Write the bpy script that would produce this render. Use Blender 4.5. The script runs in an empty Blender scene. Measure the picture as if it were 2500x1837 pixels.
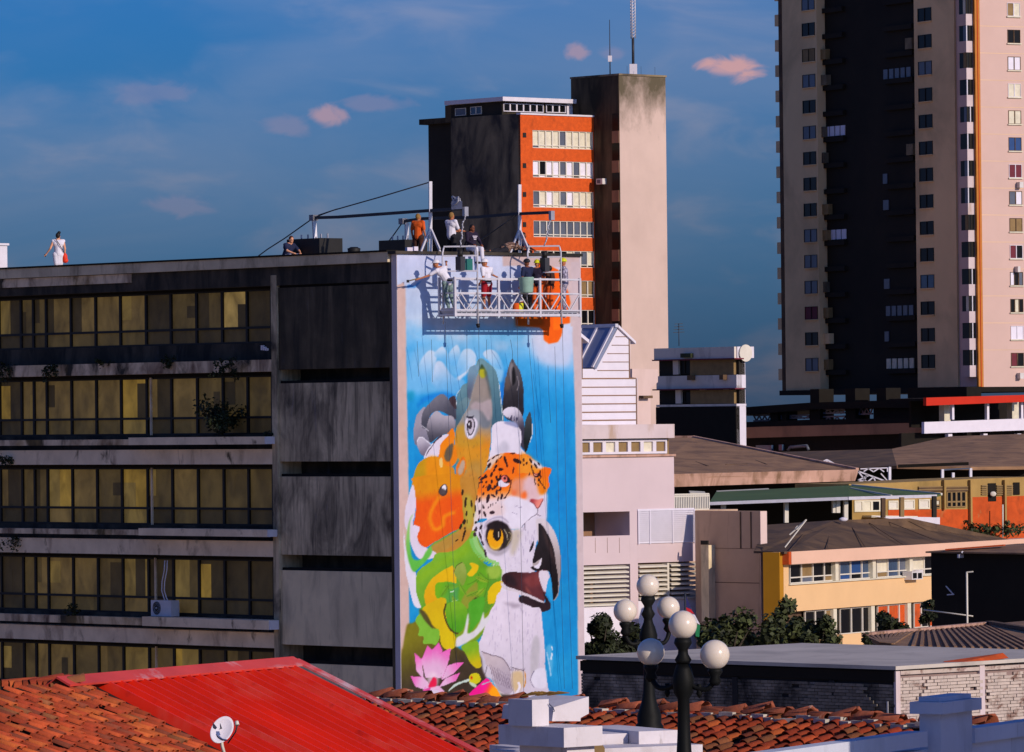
import bpy, bmesh, math, random
import numpy as np
from mathutils import Vector, Matrix
R = math.radians
random.seed(7)
scn = bpy.context.scene
COL = scn.collection

# ------------------------------------------------------------------ camera
F, W0, H0, HOR = 14000.0, 2500.0, 1837.0, 1030.0
CH = 15.0
pit = math.atan((HOR - H0/2)/F)
rol = R(0.6)
fw = Vector((0, math.cos(pit), math.sin(pit)))
r0 = Vector((1, 0, 0)); u0 = r0.cross(fw)
rt = r0*math.cos(rol) - u0*math.sin(rol)
up = u0*math.cos(rol) + r0*math.sin(rol)
CAM = Vector((0, 0, CH))
cd = bpy.data.cameras.new('camera'); cam = bpy.data.objects.new('camera', cd); COL.objects.link(cam)
m = Matrix.Identity(4)
for i in range(3):
    m[i][0] = rt[i]; m[i][1] = up[i]; m[i][2] = -fw[i]; m[i][3] = CAM[i]
cam.matrix_world = m
cd.sensor_width = 36; cd.lens = 36*F/W0; cd.clip_start = 1; cd.clip_end = 30000
scn.camera = cam

# ------------------------------------------------------------------ light
SUN_EL = 21.0
saz = math.atan2(-.755, .656) + R(4)          # horizontal angle of the direction towards the sun
sdir = Vector((math.cos(saz)*math.cos(R(SUN_EL)), math.sin(saz)*math.cos(R(SUN_EL)), math.sin(R(SUN_EL))))
sl = bpy.data.lights.new('sun', 'SUN'); so = bpy.data.objects.new('sun', sl); COL.objects.link(so)
sl.energy = 3.1; sl.angle = R(.5); sl.color = (1, .84, .69)
so.rotation_euler = sdir.to_track_quat('Z', 'Y').to_euler()
so.location = (0, 0, 200)

def new_world():
    w = bpy.data.worlds.new('World'); scn.world = w; w.use_nodes = True
    nt = w.node_tree; N = nt.nodes; L = nt.links; N.clear()
    out = N.new('ShaderNodeOutputWorld'); bg = N.new('ShaderNodeBackground'); L.new(bg.outputs[0], out.inputs[0])
    sky = N.new('ShaderNodeTexSky'); sky.sky_type = 'NISHITA'; sky.sun_disc = False
    sky.sun_elevation = R(SUN_EL); sky.sun_rotation = math.atan2(sdir.x, sdir.y)
    sky.air_density = 1.0; sky.dust_density = 1.6; sky.ozone_density = 3.0
    tint = N.new('ShaderNodeMix'); tint.data_type = 'RGBA'; tint.blend_type = 'MULTIPLY'; tint.inputs[0].default_value = 1
    tint.inputs[7].default_value = (.055, .235, .60, 1)
    L.new(sky.outputs[0], tint.inputs[6])
    geo = N.new('ShaderNodeTexCoord')
    def noise(scale, sz, det, off=0, dist=.0):
        mp = N.new('ShaderNodeMapping'); mp.inputs['Scale'].default_value = (scale, scale, sz); mp.inputs['Location'].default_value = (off, off*.3, off*.7)
        L.new(geo.outputs['Generated'], mp.inputs[0])
        n = N.new('ShaderNodeTexNoise'); n.inputs['Scale'].default_value = 1; n.inputs['Detail'].default_value = det; n.inputs['Roughness'].default_value = .5
        n.inputs['Distortion'].default_value = dist
        L.new(mp.outputs[0], n.inputs['Vector']); return n.outputs[0]
    def ramp(src, a, b, v0=0., v1=1.):
        r = N.new('ShaderNodeMapRange'); r.interpolation_type = 'SMOOTHSTEP'
        r.inputs[1].default_value = a; r.inputs[2].default_value = b; r.inputs[3].default_value = v0; r.inputs[4].default_value = v1
        L.new(src, r.inputs[0]); return r.outputs[0]
    def mth(op, a, b):
        n = N.new('ShaderNodeMath'); n.operation = op
        for i, v in enumerate((a, b)):
            if isinstance(v, (int, float)): n.inputs[i].default_value = v
            else: L.new(v, n.inputs[i])
        return n.outputs[0]
    def mixc(fac, a, col):
        n = N.new('ShaderNodeMix'); n.data_type = 'RGBA'; L.new(fac, n.inputs[0]); L.new(a, n.inputs[6]); n.inputs[7].default_value = (*col, 1); return n.outputs[2]
    c = tint.outputs[2]
    # veil of thin violet grey cloud, streaky
    def veil(col):
        n = N.new('ShaderNodeMix'); n.data_type = 'RGBA'; n.blend_type = 'MULTIPLY'; n.inputs[0].default_value = 1; L.new(sky.outputs[0], n.inputs[6]); n.inputs[7].default_value = (*col, 1); return n.outputs[2]
    def mixs(fac, a, b):
        n = N.new('ShaderNodeMix'); n.data_type = 'RGBA'; L.new(fac, n.inputs[0]); L.new(a, n.inputs[6]); L.new(b, n.inputs[7]); return n.outputs[2]
    d = fw*F + rt*(250-W0/2) - up*(95-H0/2); d.normalize()      # a deep blue clearing in the veil
    vs = N.new('ShaderNodeVectorMath'); vs.operation = 'SUBTRACT'; L.new(geo.outputs['Generated'], vs.inputs[0]); vs.inputs[1].default_value = d
    vm = N.new('ShaderNodeVectorMath'); vm.operation = 'MULTIPLY'; L.new(vs.outputs[0], vm.inputs[0]); vm.inputs[1].default_value = (F/420, F/420, F/190)
    ln = N.new('ShaderNodeVectorMath'); ln.operation = 'LENGTH'; L.new(vm.outputs[0], ln.inputs[0])
    clear = ramp(mth('ADD', ln.outputs['Value'], mth('MULTIPLY', mth('SUBTRACT', noise(40, 90, 5, 2.2, .5), .5), 1.6)), .5, 1.3, .05, 1)
    f1 = mth('MULTIPLY', ramp(noise(13, 44, 6, 3.1, .5), .34, .66, .34, .95), clear)
    c = mixs(f1, c, veil(SKYC['veil']))
    f2 = mth('MULTIPLY', ramp(noise(34, 95, 6, 9.7, .4), .48, .74, 0, .7), clear)
    c = mixs(f2, c, veil(SKYC['veil2']))
    # small sunlit puffs
    brk = noise(150, 260, 6, 1.3, .8)
    brk2 = noise(60, 140, 4, 5.1, .5)
    for (px, py, sx, sy, st) in PUFFS:
        d = fw*F + rt*(px-W0/2) - up*(py-H0/2); d.normalize()
        vs = N.new('ShaderNodeVectorMath'); vs.operation = 'SUBTRACT'; L.new(geo.outputs['Generated'], vs.inputs[0]); vs.inputs[1].default_value = d
        vm = N.new('ShaderNodeVectorMath'); vm.operation = 'MULTIPLY'; L.new(vs.outputs[0], vm.inputs[0]); vm.inputs[1].default_value = (F/sx, F/sx, F/sy)
        ln = N.new('ShaderNodeVectorMath'); ln.operation = 'LENGTH'; L.new(vm.outputs[0], ln.inputs[0])
        k = mth('ADD', ln.outputs['Value'], mth('ADD', mth('MULTIPLY', mth('SUBTRACT', brk, .5), 2.2), mth('MULTIPLY', mth('SUBTRACT', brk2, .5), 1.6)))
        f = ramp(k, .35, 1.15, st, 0)
        c = mixc(f, c, SKYC['puff'])
    L.new(c, bg.inputs[0]); bg.inputs[1].default_value = SKY_STR
SKY_STR = .15
SKYC = dict(veil=(.205, .305, .62), veil2=(.40, .385, .63), puff=(3.5, 2.0, 2.1))
PUFFS = [(1775, 162, 78, 30, .95), (1413, 128, 30, 24, .45), (1500, 128, 40, 24, .14), (800, 285, 44, 28, .55), (930, 255, 90, 22, .16), (700, 310, 60, 34, .16), (440, 500, 90, 30, .12), (360, 225, 90, 30, .12)]
new_world()
vs_ = scn.view_settings
scn.display_settings.display_device = 'sRGB'
vs_.view_transform = 'Standard'; vs_.look = 'None'; vs_.exposure = .16; vs_.gamma = 1; vs_.use_curve_mapping = False
scn.cycles.max_bounces = 6; scn.cycles.diffuse_bounces = 3; scn.cycles.glossy_bounces = 3; scn.cycles.transparent_max_bounces = 6

# ------------------------------------------------------------------ picture <-> place
Z = {  # close-ups of the photograph used while measuring: offset and scale of each
 'Z1': (0, 500, .448), 'Z2': (0, 1180, .4448), 'Z3': (600, 420, .3781), 'Z4': (950, 600, .3329), 'Z5': (950, 1100, .3873),
 'Y1': (1000, 0, .4965), 'Y2': (1400, 780, .3149), 'Y3': (1400, 1180, .3977), 'Y4': (1850, 0, .3026), 'Y5': (1850, 480, .3148),
 'Y6': (1600, 820, .4004), 'Y7': (1650, 1200, .3857), 'M1': (980, 860, .19373), 'M2': (980, 1180, .18683), 'M3': (980, 1460, .22817),
 'G1': (980, 600, .12109), 'G2': (1200, 560, .14528), 'G3': (940, 430, .13345), 'G4': (600, 480, .16014), 'G5': (80, 540, .07869),
 'B1': (0, 1600, .2758), 'B2': (1230, 1640, .21797), 'B3': (0, 640, .31139), 'B4': (2150, 1150, .27237), 'S': (0, 0, 1)}
def zp(z, x, y):
    a, b, s = Z[z]; return (a + x*s, b + y*s)
def ray(px, py):
    return fw*F + rt*(px-W0/2) - up*(py-H0/2)
def P(px, py, Y):
    d = ray(px, py); return CAM + d*(Y/d.y)
def Pz(px, py, z):
    d = ray(px, py); return CAM + d*((z-CH)/d.z)
def hit(px, py, o, n):
    d = ray(px, py); return CAM + d*((o-CAM).dot(n)/d.dot(n))

class Face:
    """vertical facade plane: u to the right along it, z up, d outwards"""
    def __init__(s, pp, Y, ang, side, z=None):
        a = R(ang)
        if side == 'R': s.e = Vector((math.sin(a), math.cos(a), 0)); s.n = Vector((math.cos(a), -math.sin(a), 0))
        else: s.e = Vector((math.cos(a), -math.sin(a), 0)); s.n = Vector((-math.sin(a), -math.cos(a), 0))
        s.O = P(*pp, Y) if not isinstance(pp, Vector) else pp.copy()
        s.O.z = 0
    def uz(s, pp, d=0.):
        q = hit(*pp, s.O + s.n*d, s.n); return (q - s.O).dot(s.e), q.z
    def pt(s, u, z, d=0.):
        q = s.O + s.e*u + s.n*d; return Vector((q.x, q.y, z))
    def at(s, pp, d=0.):
        return s.pt(*s.uz(pp, d), d)
    def box(s, mb, u0, u1, z0, z1, d0, d1):
        mb.hexa([s.pt(u, z, d) for d in (d0, d1) for z in (z0, z1) for u in (u0, u1)])
    def rect(s, tl, br, d=0.):
        ua, za = s.uz(tl, d); ub, zb = s.uz(br, d); return ua, ub, zb, za
    def pbox(s, mb, tl, br, d0, d1, dm=None):
        """box whose front (or plane dm) covers the picture rectangle tl..br"""
        u0_, u1_, z0, z1 = s.rect(tl, br, d1 if dm is None else dm); s.box(mb, u0_, u1_, z0, z1, d0, d1)
    def zat(s, pp, d=0.): return s.uz(pp, d)[1]
    def uat(s, pp, d=0.): return s.uz(pp, d)[0]

# ------------------------------------------------------------------ mesh building
class MB:
    def __init__(s): s.v = []; s.f = []; s.smooth = []
    def add(s, vs, fs, sm=False):
        b = len(s.v); s.v += [tuple(v) for v in vs]; s.f += [tuple(i+b for i in f) for f in fs]; s.smooth += [sm]*len(fs); return s
    def hexa(s, p):   # order: d0(z0(u0,u1) z1(u0,u1)) d1(...)
        return s.add(p, [(0, 1, 3, 2), (4, 6, 7, 5), (0, 4, 5, 1), (2, 3, 7, 6), (0, 2, 6, 4), (1, 5, 7, 3)])
    def box(s, c, sz, rz=0.):
        c = Vector(c); ca, sa = math.cos(rz), math.sin(rz); p = []
        for y in (-.5, .5):
            for z in (-.5, .5):
                for x in (-.5, .5):
                    X, Y_, Z_ = x*sz[0], y*sz[1], z*sz[2]; p.append(c + Vector((X*ca-Y_*sa, X*sa+Y_*ca, Z_)))
        return s.hexa(p)
    def prism(s, pts, off):
        """closed polygon (3D points) extruded by off"""
        n = len(pts); a = [Vector(p) for p in pts]; b = [p + Vector(off) for p in a]
        return s.add(a+b, [tuple(range(n)), tuple(range(2*n-1, n-1, -1))] + [(i, i+n, (i+1) % n + n, (i+1) % n) for i in range(n)])
    def bar(s, a, b, w, h=None, upv=(0, 0, 1)):
        """square bar between two points"""
        a = Vector(a); b = Vector(b); h = h or w; d = (b-a).normalized(); u = Vector(upv)
        if abs(d.dot(u)) > .98: u = Vector((1, .3, 0)).normalized()
        x = d.cross(u).normalized()*w/2; y = x.cross(d).normalized()*h/2
        return s.hexa([a-x-y, a+x-y, a-x+y, a+x+y, b-x-y, b+x-y, b-x+y, b+x+y])
    def tube(s, pts, r, n=8, caps=True):
        pts = [Vector(p) for p in pts]; rs = r if isinstance(r, (list, tuple)) else [r]*len(pts)
        vs = []; fs = []; ref = None
        for i, p in enumerate(pts):
            t = (pts[min(i+1, len(pts)-1)] - pts[max(i-1, 0)]).normalized()
            if ref is None:
                ref = Vector((0, 0, 1)) if abs(t.z) < .9 else Vector((1, 0, 0))
            x = (ref - t*ref.dot(t)).normalized(); y = t.cross(x); ref = x
            for k in range(n):
                a = 2*math.pi*k/n; vs.append(p + (x*math.cos(a)+y*math.sin(a))*rs[i])
        for i in range(len(pts)-1):
            for k in range(n):
                fs.append((i*n+k, i*n+(k+1) % n, (i+1)*n+(k+1) % n, (i+1)*n+k))
        s.add(vs, fs, True)
        if caps:
            b = len(s.v) - len(vs); s.f += [tuple(b+k for k in range(n-1, -1, -1)), tuple(b+(len(pts)-1)*n+k for k in range(n))]; s.smooth += [False, False]
        return s
    def lathe(s, c, prof, n=16, sm=True):
        c = Vector(c); vs = []; fs = []
        for r_, z in prof:
            for k in range(n):
                a = 2*math.pi*k/n; vs.append(c + Vector((r_*math.cos(a), r_*math.sin(a), z)))
        for i in range(len(prof)-1):
            for k in range(n): fs.append((i*n+k, i*n+(k+1) % n, (i+1)*n+(k+1) % n, (i+1)*n+k))
        fs.append(tuple(range(n-1, -1, -1))); fs.append(tuple((len(prof)-1)*n+k for k in range(n)))
        return s.add(vs, fs, sm)
    def sphere(s, c, r, n=16, m_=10, sc=(1, 1, 1)):
        c = Vector(c); vs = []; fs = []
        for i in range(m_+1):
            t = math.pi*i/m_
            for k in range(n):
                a = 2*math.pi*k/n; vs.append(c + Vector((r*sc[0]*math.sin(t)*math.cos(a), r*sc[1]*math.sin(t)*math.sin(a), -r*sc[2]*math.cos(t))))
        for i in range(m_):
            for k in range(n): fs.append((i*n+k, i*n+(k+1) % n, (i+1)*n+(k+1) % n, (i+1)*n+k))
        return s.add(vs, fs, True)
    def mesh(s, name, base=Vector((0, 0, 0))):
        me = bpy.data.meshes.new(name)
        me.from_pydata([(v[0]-base[0], v[1]-base[1], v[2]-base[2]) for v in s.v], [], s.f)
        me.polygons.foreach_set('use_smooth', s.smooth); me.validate(); me.update()
        bm = bmesh.new(); bm.from_mesh(me); bmesh.ops.recalc_face_normals(bm, faces=bm.faces); bm.to_mesh(me); bm.free()
        return me
    def build(s, name, mat, parent=None, kind=None, label=None):
        base = absloc(parent) if parent else Vector((0, 0, 0))
        me = s.mesh(name, base); me.materials.append(M[mat] if isinstance(mat, str) else mat)
        return link(name, me, parent, kind, label)
ABS = {}
def absloc(o): return ABS.get(o.name, Vector((0, 0, 0)))
def link(name, me, parent=None, kind=None, label=None, loc=None):
    o = bpy.data.objects.new(name, me); COL.objects.link(o)
    if parent is not None: o.parent = parent
    if loc is not None: o.location = loc
    ABS[o.name] = (absloc(parent) if parent is not None else Vector((0, 0, 0))) + o.location
    if kind: o['kind'] = kind
    if label: o['label'] = label
    return o
def thing(name, label, cat, loc, group=None):
    o = bpy.data.objects.new(name, None); COL.objects.link(o); o.empty_display_size = .3
    o.location = loc; o['label'] = label; o['category'] = cat
    if group: o['group'] = group
    ABS[o.name] = Vector(loc); return o
def tag(o, label, cat, group=None):
    o['label'] = label; o['category'] = cat
    if group: o['group'] = group
    return o
def solo(name, mb, mat, label, cat, group=None):
    """a thing that is one mesh, with its origin at its lowest middle"""
    vs = np.array(mb.v); b = Vector((vs[:, 0].mean(), vs[:, 1].mean(), vs[:, 2].min()))
    me = mb.mesh(name, b); me.materials.append(M[mat]); o = link(name, me, None, loc=b); return tag(o, label, cat, group)

# ------------------------------------------------------------------ materials
M = {}
def lin(c):
    if isinstance(c, str): c = tuple(int(c[i:i+2], 16)/255 for i in (0, 2, 4))
    return tuple((x/12.92 if x <= .04045 else ((x+.055)/1.055)**2.4) for x in c)
def mat(name, col, rough=.8, var=.12, scale=1.5, stains=(), bump=0., metal=0., streak=1., isl=0., spec=.3, emit=None, coat=0.):
    """principled surface; colour broken by noise; stains = (colour, scale, lo, hi, z-stretch, strength)"""
    m = bpy.data.materials.new(name); m.use_nodes = True; nt = m.node_tree; N = nt.nodes; L = nt.links
    b = N['Principled BSDF']; b.inputs['Roughness'].default_value = rough; b.inputs['Metallic'].default_value = metal
    b.inputs['Specular IOR Level'].default_value = spec
    if coat: b.inputs['Coat Weight'].default_value = coat
    col = lin(col) if isinstance(col, str) else col
    tc = N.new('ShaderNodeTexCoord')
    def noise(sc, st=1., det=6, dist=0.):
        mp = N.new('ShaderNodeMapping'); mp.inputs['Scale'].default_value = (sc, sc, sc*st); L.new(tc.outputs['Object'], mp.inputs[0])
        n = N.new('ShaderNodeTexNoise'); n.inputs['Scale'].default_value = 1; n.inputs['Detail'].default_value = det; n.inputs['Distortion'].default_value = dist
        n.inputs['Roughness'].default_value = .6
        L.new(mp.outputs[0], n.inputs['Vector']); return n.outputs[0]
    c = None
    nz = noise(scale, streak)
    hv = N.new('ShaderNodeMapRange'); hv.inputs[1].default_value = .25; hv.inputs[2].default_value = .75; hv.inputs[3].default_value = 1-var*1.6; hv.inputs[4].default_value = 1+var
    L.new(nz, hv.inputs[0])
    v = hv.outputs[0]
    if isl:
        g = N.new('ShaderNodeNewGeometry'); oi = N.new('ShaderNodeObjectInfo')
        ad = N.new('ShaderNodeMath'); ad.operation = 'ADD'; L.new(g.outputs['Random Per Island'], ad.inputs[0]); L.new(oi.outputs['Random'], ad.inputs[1])
        fr = N.new('ShaderNodeMath'); fr.operation = 'FRACT'; L.new(ad.outputs[0], fr.inputs[0])
        mr = N.new('ShaderNodeMapRange'); mr.inputs[3].default_value = 1-isl; mr.inputs[4].default_value = 1+isl*.6; L.new(fr.outputs[0], mr.inputs[0])
        mu = N.new('ShaderNodeMath'); mu.operation = 'MULTIPLY'; L.new(v, mu.inputs[0]); L.new(mr.outputs[0], mu.inputs[1]); v = mu.outputs[0]
        m['rnd'] = 1; rndout = fr.outputs[0]
    mx = N.new('ShaderNodeMix'); mx.data_type = 'RGBA'; mx.blend_type = 'MULTIPLY'; mx.inputs[0].default_value = 1
    mx.inputs[6].default_value = (*col, 1); L.new(v, mx.inputs[7]); c = mx.outputs[2]
    for st in stains:
        sc_, s_, lo, hi, zs, stg = st
        sc_ = lin(sc_) if isinstance(sc_, str) else sc_
        n = noise(s_, zs, 8, .5)
        r = N.new('ShaderNodeMapRange'); r.inputs[1].default_value = lo; r.inputs[2].default_value = hi; r.inputs[3].default_value = 0; r.inputs[4].default_value = stg
        L.new(n, r.inputs[0])
        q = N.new('ShaderNodeMix'); q.data_type = 'RGBA'; L.new(r.outputs[0], q.inputs[0]); L.new(c, q.inputs[6]); q.inputs[7].default_value = (*sc_, 1); c = q.outputs[2]
    L.new(c, b.inputs['Base Color'])
    if bump:
        bn = N.new('ShaderNodeBump'); bn.inputs['Strength'].default_value = .6; bn.inputs['Distance'].default_value = bump
        L.new(noise(scale*6, 1., 6), bn.inputs['Height']); L.new(bn.outputs[0], b.inputs['Normal'])
    if emit:
        b.inputs['Emission Color'].default_value = (*(lin(emit[0]) if isinstance(emit[0], str) else emit[0]), 1); b.inputs['Emission Strength'].default_value = emit[1]
        if len(emit) > 2:
            e = N.new('ShaderNodeMix'); e.data_type = 'RGBA'; e.blend_type = 'MULTIPLY'; e.inputs[0].default_value = 1
            e.inputs[6].default_value = b.inputs['Emission Color'].default_value
            r = N.new('ShaderNodeMapRange'); r.inputs[1].default_value = .3; r.inputs[2].default_value = .7; r.inputs[3].default_value = .35; r.inputs[4].default_value = 1.3
            L.new(noise(emit[2], .6, 4, .6), r.inputs[0]); L.new(r.outputs[0], e.inputs[7]); L.new(e.outputs[2], b.inputs['Emission Color'])
    M[name] = m; return m
# ------------------------------------------------------------------ the mural's paint, laid out on a canvas (flat paint on the wall)
class Canvas:
    X0, Y0, NX, NY = 958, 604, 476, 1126
    def __init__(s):
        s.a = np.zeros((s.NY, s.NX, 3)) ; s.yy, s.xx = np.mgrid[0:s.NY, 0:s.NX].astype(float); s.xx += s.X0+.5; s.yy += s.Y0+.5
    @staticmethod
    def smooth(p, n=6, closed=True):
        p = np.array(p, float); k = len(p); out = []
        rng = range(k) if closed else range(k-1)
        for i in rng:
            a, b, c, d = (p[(i-1) % k], p[i], p[(i+1) % k], p[(i+2) % k]) if closed else (p[max(i-1, 0)], p[i], p[i+1], p[min(i+2, k-1)])
            for t in np.arange(n)/n:
                out.append(.5*((2*b)+(c-a)*t+(2*a-5*b+4*c-d)*t*t+(3*b-a-3*c+d)*t**3))
        if not closed: out.append(p[-1])
        return np.array(out)
    def mask(s, p, soft=0):
        x0 = max(int(p[:, 0].min()-s.X0)-3-int(soft*2), 0); x1 = min(int(p[:, 0].max()-s.X0)+4+int(soft*2), s.NX)
        y0 = max(int(p[:, 1].min()-s.Y0)-3-int(soft*2), 0); y1 = min(int(p[:, 1].max()-s.Y0)+4+int(soft*2), s.NY)
        if x1 <= x0 or y1 <= y0: return None
        w = (slice(y0, y1), slice(x0, x1)); acc = np.zeros((y1-y0, x1-x0))
        for ox in (-.25, .25):
            for oy in (-.25, .25):
                X = s.xx[w]+ox; Y = s.yy[w]+oy; ins = np.zeros(X.shape, bool); j = len(p)-1
                for i in range(len(p)):
                    xi, yi = p[i]; xj, yj = p[j]; j = i
                    if yi == yj: continue
                    c = ((yi > Y) != (yj > Y)); ins ^= c & (X < (xj-xi)*(Y-yi)/(yj-yi)+xi)
                acc += ins*.25
        if soft:
            r = max(int(soft), 1); acc = np.pad(acc, 2*r+1)
            for _ in range(2):
                for ax in (0, 1):
                    q = np.zeros_like(acc)
                    for k in range(-r, r+1): q += np.roll(acc, k, ax)
                    acc = q/(2*r+1)
            acc = acc[2*r+1:-2*r-1, 2*r+1:-2*r-1]
        return w, acc
    def col(s, c, w):
        if isinstance(c, tuple) and len(c) == 4 and isinstance(c[2], tuple):
            ca, cb, pa, pb = c; d = np.array(pb)-np.array(pa)
            t = np.clip(((s.xx[w]-pa[0])*d[0]+(s.yy[w]-pa[1])*d[1])/(d@d), 0, 1)[..., None]
            t = t*t*(3-2*t); return np.array(ca)*(1-t)+np.array(cb)*t
        return np.array(c, float)
    def poly(s, z, pts, c, sm=True, soft=0, op=1.):
        p = np.array([zp(z, *q) for q in pts]); p = s.smooth(p) if sm else p
        if isinstance(c, tuple) and len(c) == 4: c = (c[0], c[1], zp(z, *c[2]), zp(z, *c[3]))
        r = s.mask(p, soft)
        if r is None: return
        w, mk = r; mk = (mk*op)[..., None]; s.a[w] = s.a[w]*(1-mk)+s.col(c, w)*mk
    def line(s, z, pts, c, wd, sm=True, soft=0, op=1., taper=False):
        p = np.array([zp(z, *q) for q in pts]); p = s.smooth(p, 6, False) if sm else p
        t = np.gradient(p, axis=0); t /= np.maximum(np.linalg.norm(t, axis=1, keepdims=True), 1e-6); n = np.stack([-t[:, 1], t[:, 0]], 1)
        k = np.linspace(0, 1, len(p))[:, None]; h = wd/2*(np.sin(math.pi*np.clip(k, .04, .96)) if taper else 1)
        r = s.mask(np.concatenate([p+n*h, (p-n*h)[::-1]]), soft)
        if r is None: return
        w, mk = r; mk = (mk*op)[..., None]; s.a[w] = s.a[w]*(1-mk)+np.array(c, float)*mk
    def oval(s, z, x, y, rx, ry, c, rot=0., soft=0, op=1.):
        a = np.linspace(0, 2*math.pi, 20, False); ca, sa = math.cos(R(rot)), math.sin(R(rot))
        s.poly(z, [(x+rx*math.cos(t)*ca-ry*math.sin(t)*sa, y+rx*math.cos(t)*sa+ry*math.sin(t)*ca) for t in a], c, False, soft, op)
def paint():
    c = Canvas(); rng = np.random.RandomState(5)
    def fbm(sx, sy, seed):
        r = np.random.RandomState(seed); out = np.zeros((c.NY, c.NX)); amp = 1
        for o in range(4):
            gx, gy = int(c.NX/sx*2**o)+3, int(c.NY/sy*2**o)+3; g = r.rand(gy, gx)
            fx = np.linspace(0, gx-2.01, c.NX); fy = np.linspace(0, gy-2.01, c.NY); ix = fx.astype(int); iy = fy.astype(int)
            tx = (fx-ix)[None]; ty = (fy-iy)[:, None]; tx = tx*tx*(3-2*tx); ty = ty*ty*(3-2*ty)
            q = (g[iy][:, ix]*(1-tx)+g[iy][:, ix+1]*tx)*(1-ty)+(g[iy+1][:, ix]*(1-tx)+g[iy+1][:, ix+1]*tx)*ty
            out += (q-.5)*amp; amp *= .55
        return out
    n1, n2, n3 = fbm(70, 50, 1), fbm(25, 120, 2), fbm(9, 14, 3)
    # sky ground of the picture
    stops = [(604, (208, 212, 238)), (790, (190, 212, 240)), (830, (132, 190, 234)), (880, (90, 172, 228)), (940, (64, 160, 220)), (1000, (38, 146, 206)), (1300, (28, 142, 202)), (1725, (34, 142, 196))]
    y = c.yy[:, 0] ; ref = c.yy+n1*55+np.where(c.xx > 1285, -0., 0)-np.clip((c.xx-1290)/60, 0, 1)*45*np.clip((960-c.yy)/70, 0, 1)
    for k in range(3): c.a[..., k] = np.interp(ref, [s[0] for s in stops], [s[1][k] for s in stops])
    c.a += (n1*16)[..., None]*np.array([1.1, .6, .3])+(n2*10)[..., None]
    A = c.poly; Ln = c.line; O = c.oval
    WH, OW = (226, 222, 238), (206, 204, 222)
    # brush marks of blue near the top, big pale petals
    A('Z4', [(130, 1075), (135, 900), (200, 760), (330, 740), (480, 860), (600, 800), (500, 980), (420, 1080), (300, 1085)], (140, 192, 232), soft=6, op=.7)
    A('Z4', [(310, 1000), (315, 900), (345, 845), (385, 850), (430, 900), (490, 965), (560, 1000), (490, 1090), (400, 1090)], ((196, 214, 238), (110, 176, 226), (360, 850), (430, 1080)), soft=2)
    Ln('Z4', [(300, 990), (315, 890), (355, 840), (400, 855), (450, 930), (495, 970)], (50, 150, 214), 4, soft=2, op=.5)
    A('Z4', [(500, 965), (560, 880), (590, 820), (640, 850), (600, 905), (520, 985)], (206, 222, 242), soft=2)
    A('Z4', [(735, 820), (800, 830), (835, 900), (845, 985), (800, 1000), (760, 930)], (160, 204, 236), soft=2, op=.8)
    A('Z4', [(590, 690), (660, 720), (700, 830), (620, 820), (570, 770)], (120, 182, 230), soft=5, op=.6)
    A('Z4', [(1060, 640), (1330, 600), (1335, 860), (1180, 880), (1070, 820)], (212, 214, 236), soft=8, op=.8)
    A('Z4', [(810, 1120), (830, 980), (870, 900), (850, 1000), (840, 1170)], (22, 110, 196), soft=3, op=.8)
    A('Z4', [(200, 1190), (260, 1110), (400, 1070), (490, 1110), (300, 1130)], (20, 120, 204), soft=4, op=.7)
    A('Z4', [(130, 1080), (180, 1070), (175, 1130), (140, 1140)], (20, 140, 170), soft=4, op=.6)
    for k in range(14):
        x = 1030+rng.rand()*300; A('Z4', [(x, 1150+rng.rand()*400), (x+14, 1150), (x+18, 1500), (x+4, 1620)], (16, 122, 190) if k % 2 else (60, 164, 214), soft=3, op=.35)
    # unpainted primer: top right patch, orange test coat, both margins
    A('Z4', [(830, 72), (1400, 62), (1400, 168), (1290, 165), (1150, 150), (835, 150)], (204, 184, 184), False, 1)
    A('G2', [(1170, 620), (1500, 640), (1500, 1620), (1330, 1640), (1320, 1420), (1180, 1420)], (206, 188, 190), False, 1)
    A('G2', [(760, 700), (800, 570), (860, 560), (1120, 680), (1180, 820), (1290, 1060), (1330, 1240), (1260, 1420), (1320, 1430), (1320, 1580), (1200, 1600), (1180, 1790), (1110, 1900), (960, 1930), (880, 1860), (870, 1700), (800, 1650), (420, 1620), (400, 1420), (430, 1240), (640, 1180), (700, 1000)], (228, 104, 18), False, 1)
    A('G2', [(400, 1460), (860, 1460), (880, 1620), (400, 1640)], (150, 92, 30), False, 3, .7)  # brown patch: platform shadow painted onto the orange coat
    A('G2', [(1040, 1440), (1170, 1440), (1180, 1640), (1130, 1700), (1040, 1690)], (240, 118, 14), False, 1)
    # top left: reaching painter's arm shadow painted in blue, and a grey mark
    A('G1', [(100, 815), (160, 780), (260, 815), (330, 745), (420, 700), (270, 860), (130, 860)], (60, 130, 206), False, 1, .8)
    Ln('G1', [(35, 740), (60, 920)], (96, 96, 130), 3)
    A('S', [(960, 700), (985, 690), (990, 706), (992, 880), (998, 1200), (1000, 1725), (958, 1725), (958, 700)], (206, 180, 174), False, 1)
    A('S', [(1394, 640), (1434, 640), (1434, 1725), (1412, 1725), (1409, 1400), (1404, 1000), (1398, 830)], (206, 190, 194), False, 1)
    # underlayers that close the gaps between the figures
    A('M2', [(1180, 950), (1500, 900), (1740, 1000), (1740, 1160), (1500, 1420), (1640, 1560), (1560, 1720), (1180, 1720), (1290, 1400)], WH)
    A('M2', [(380, 820), (760, 600), (960, 500), (980, 800), (700, 960), (430, 1000)], (128, 158, 62), soft=1); A('M2', [(760, 300), (960, 200), (1000, 700), (1120, 1000), (700, 1100), (420, 960), (380, 850), (700, 700)], (140, 160, 66), soft=2)
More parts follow.
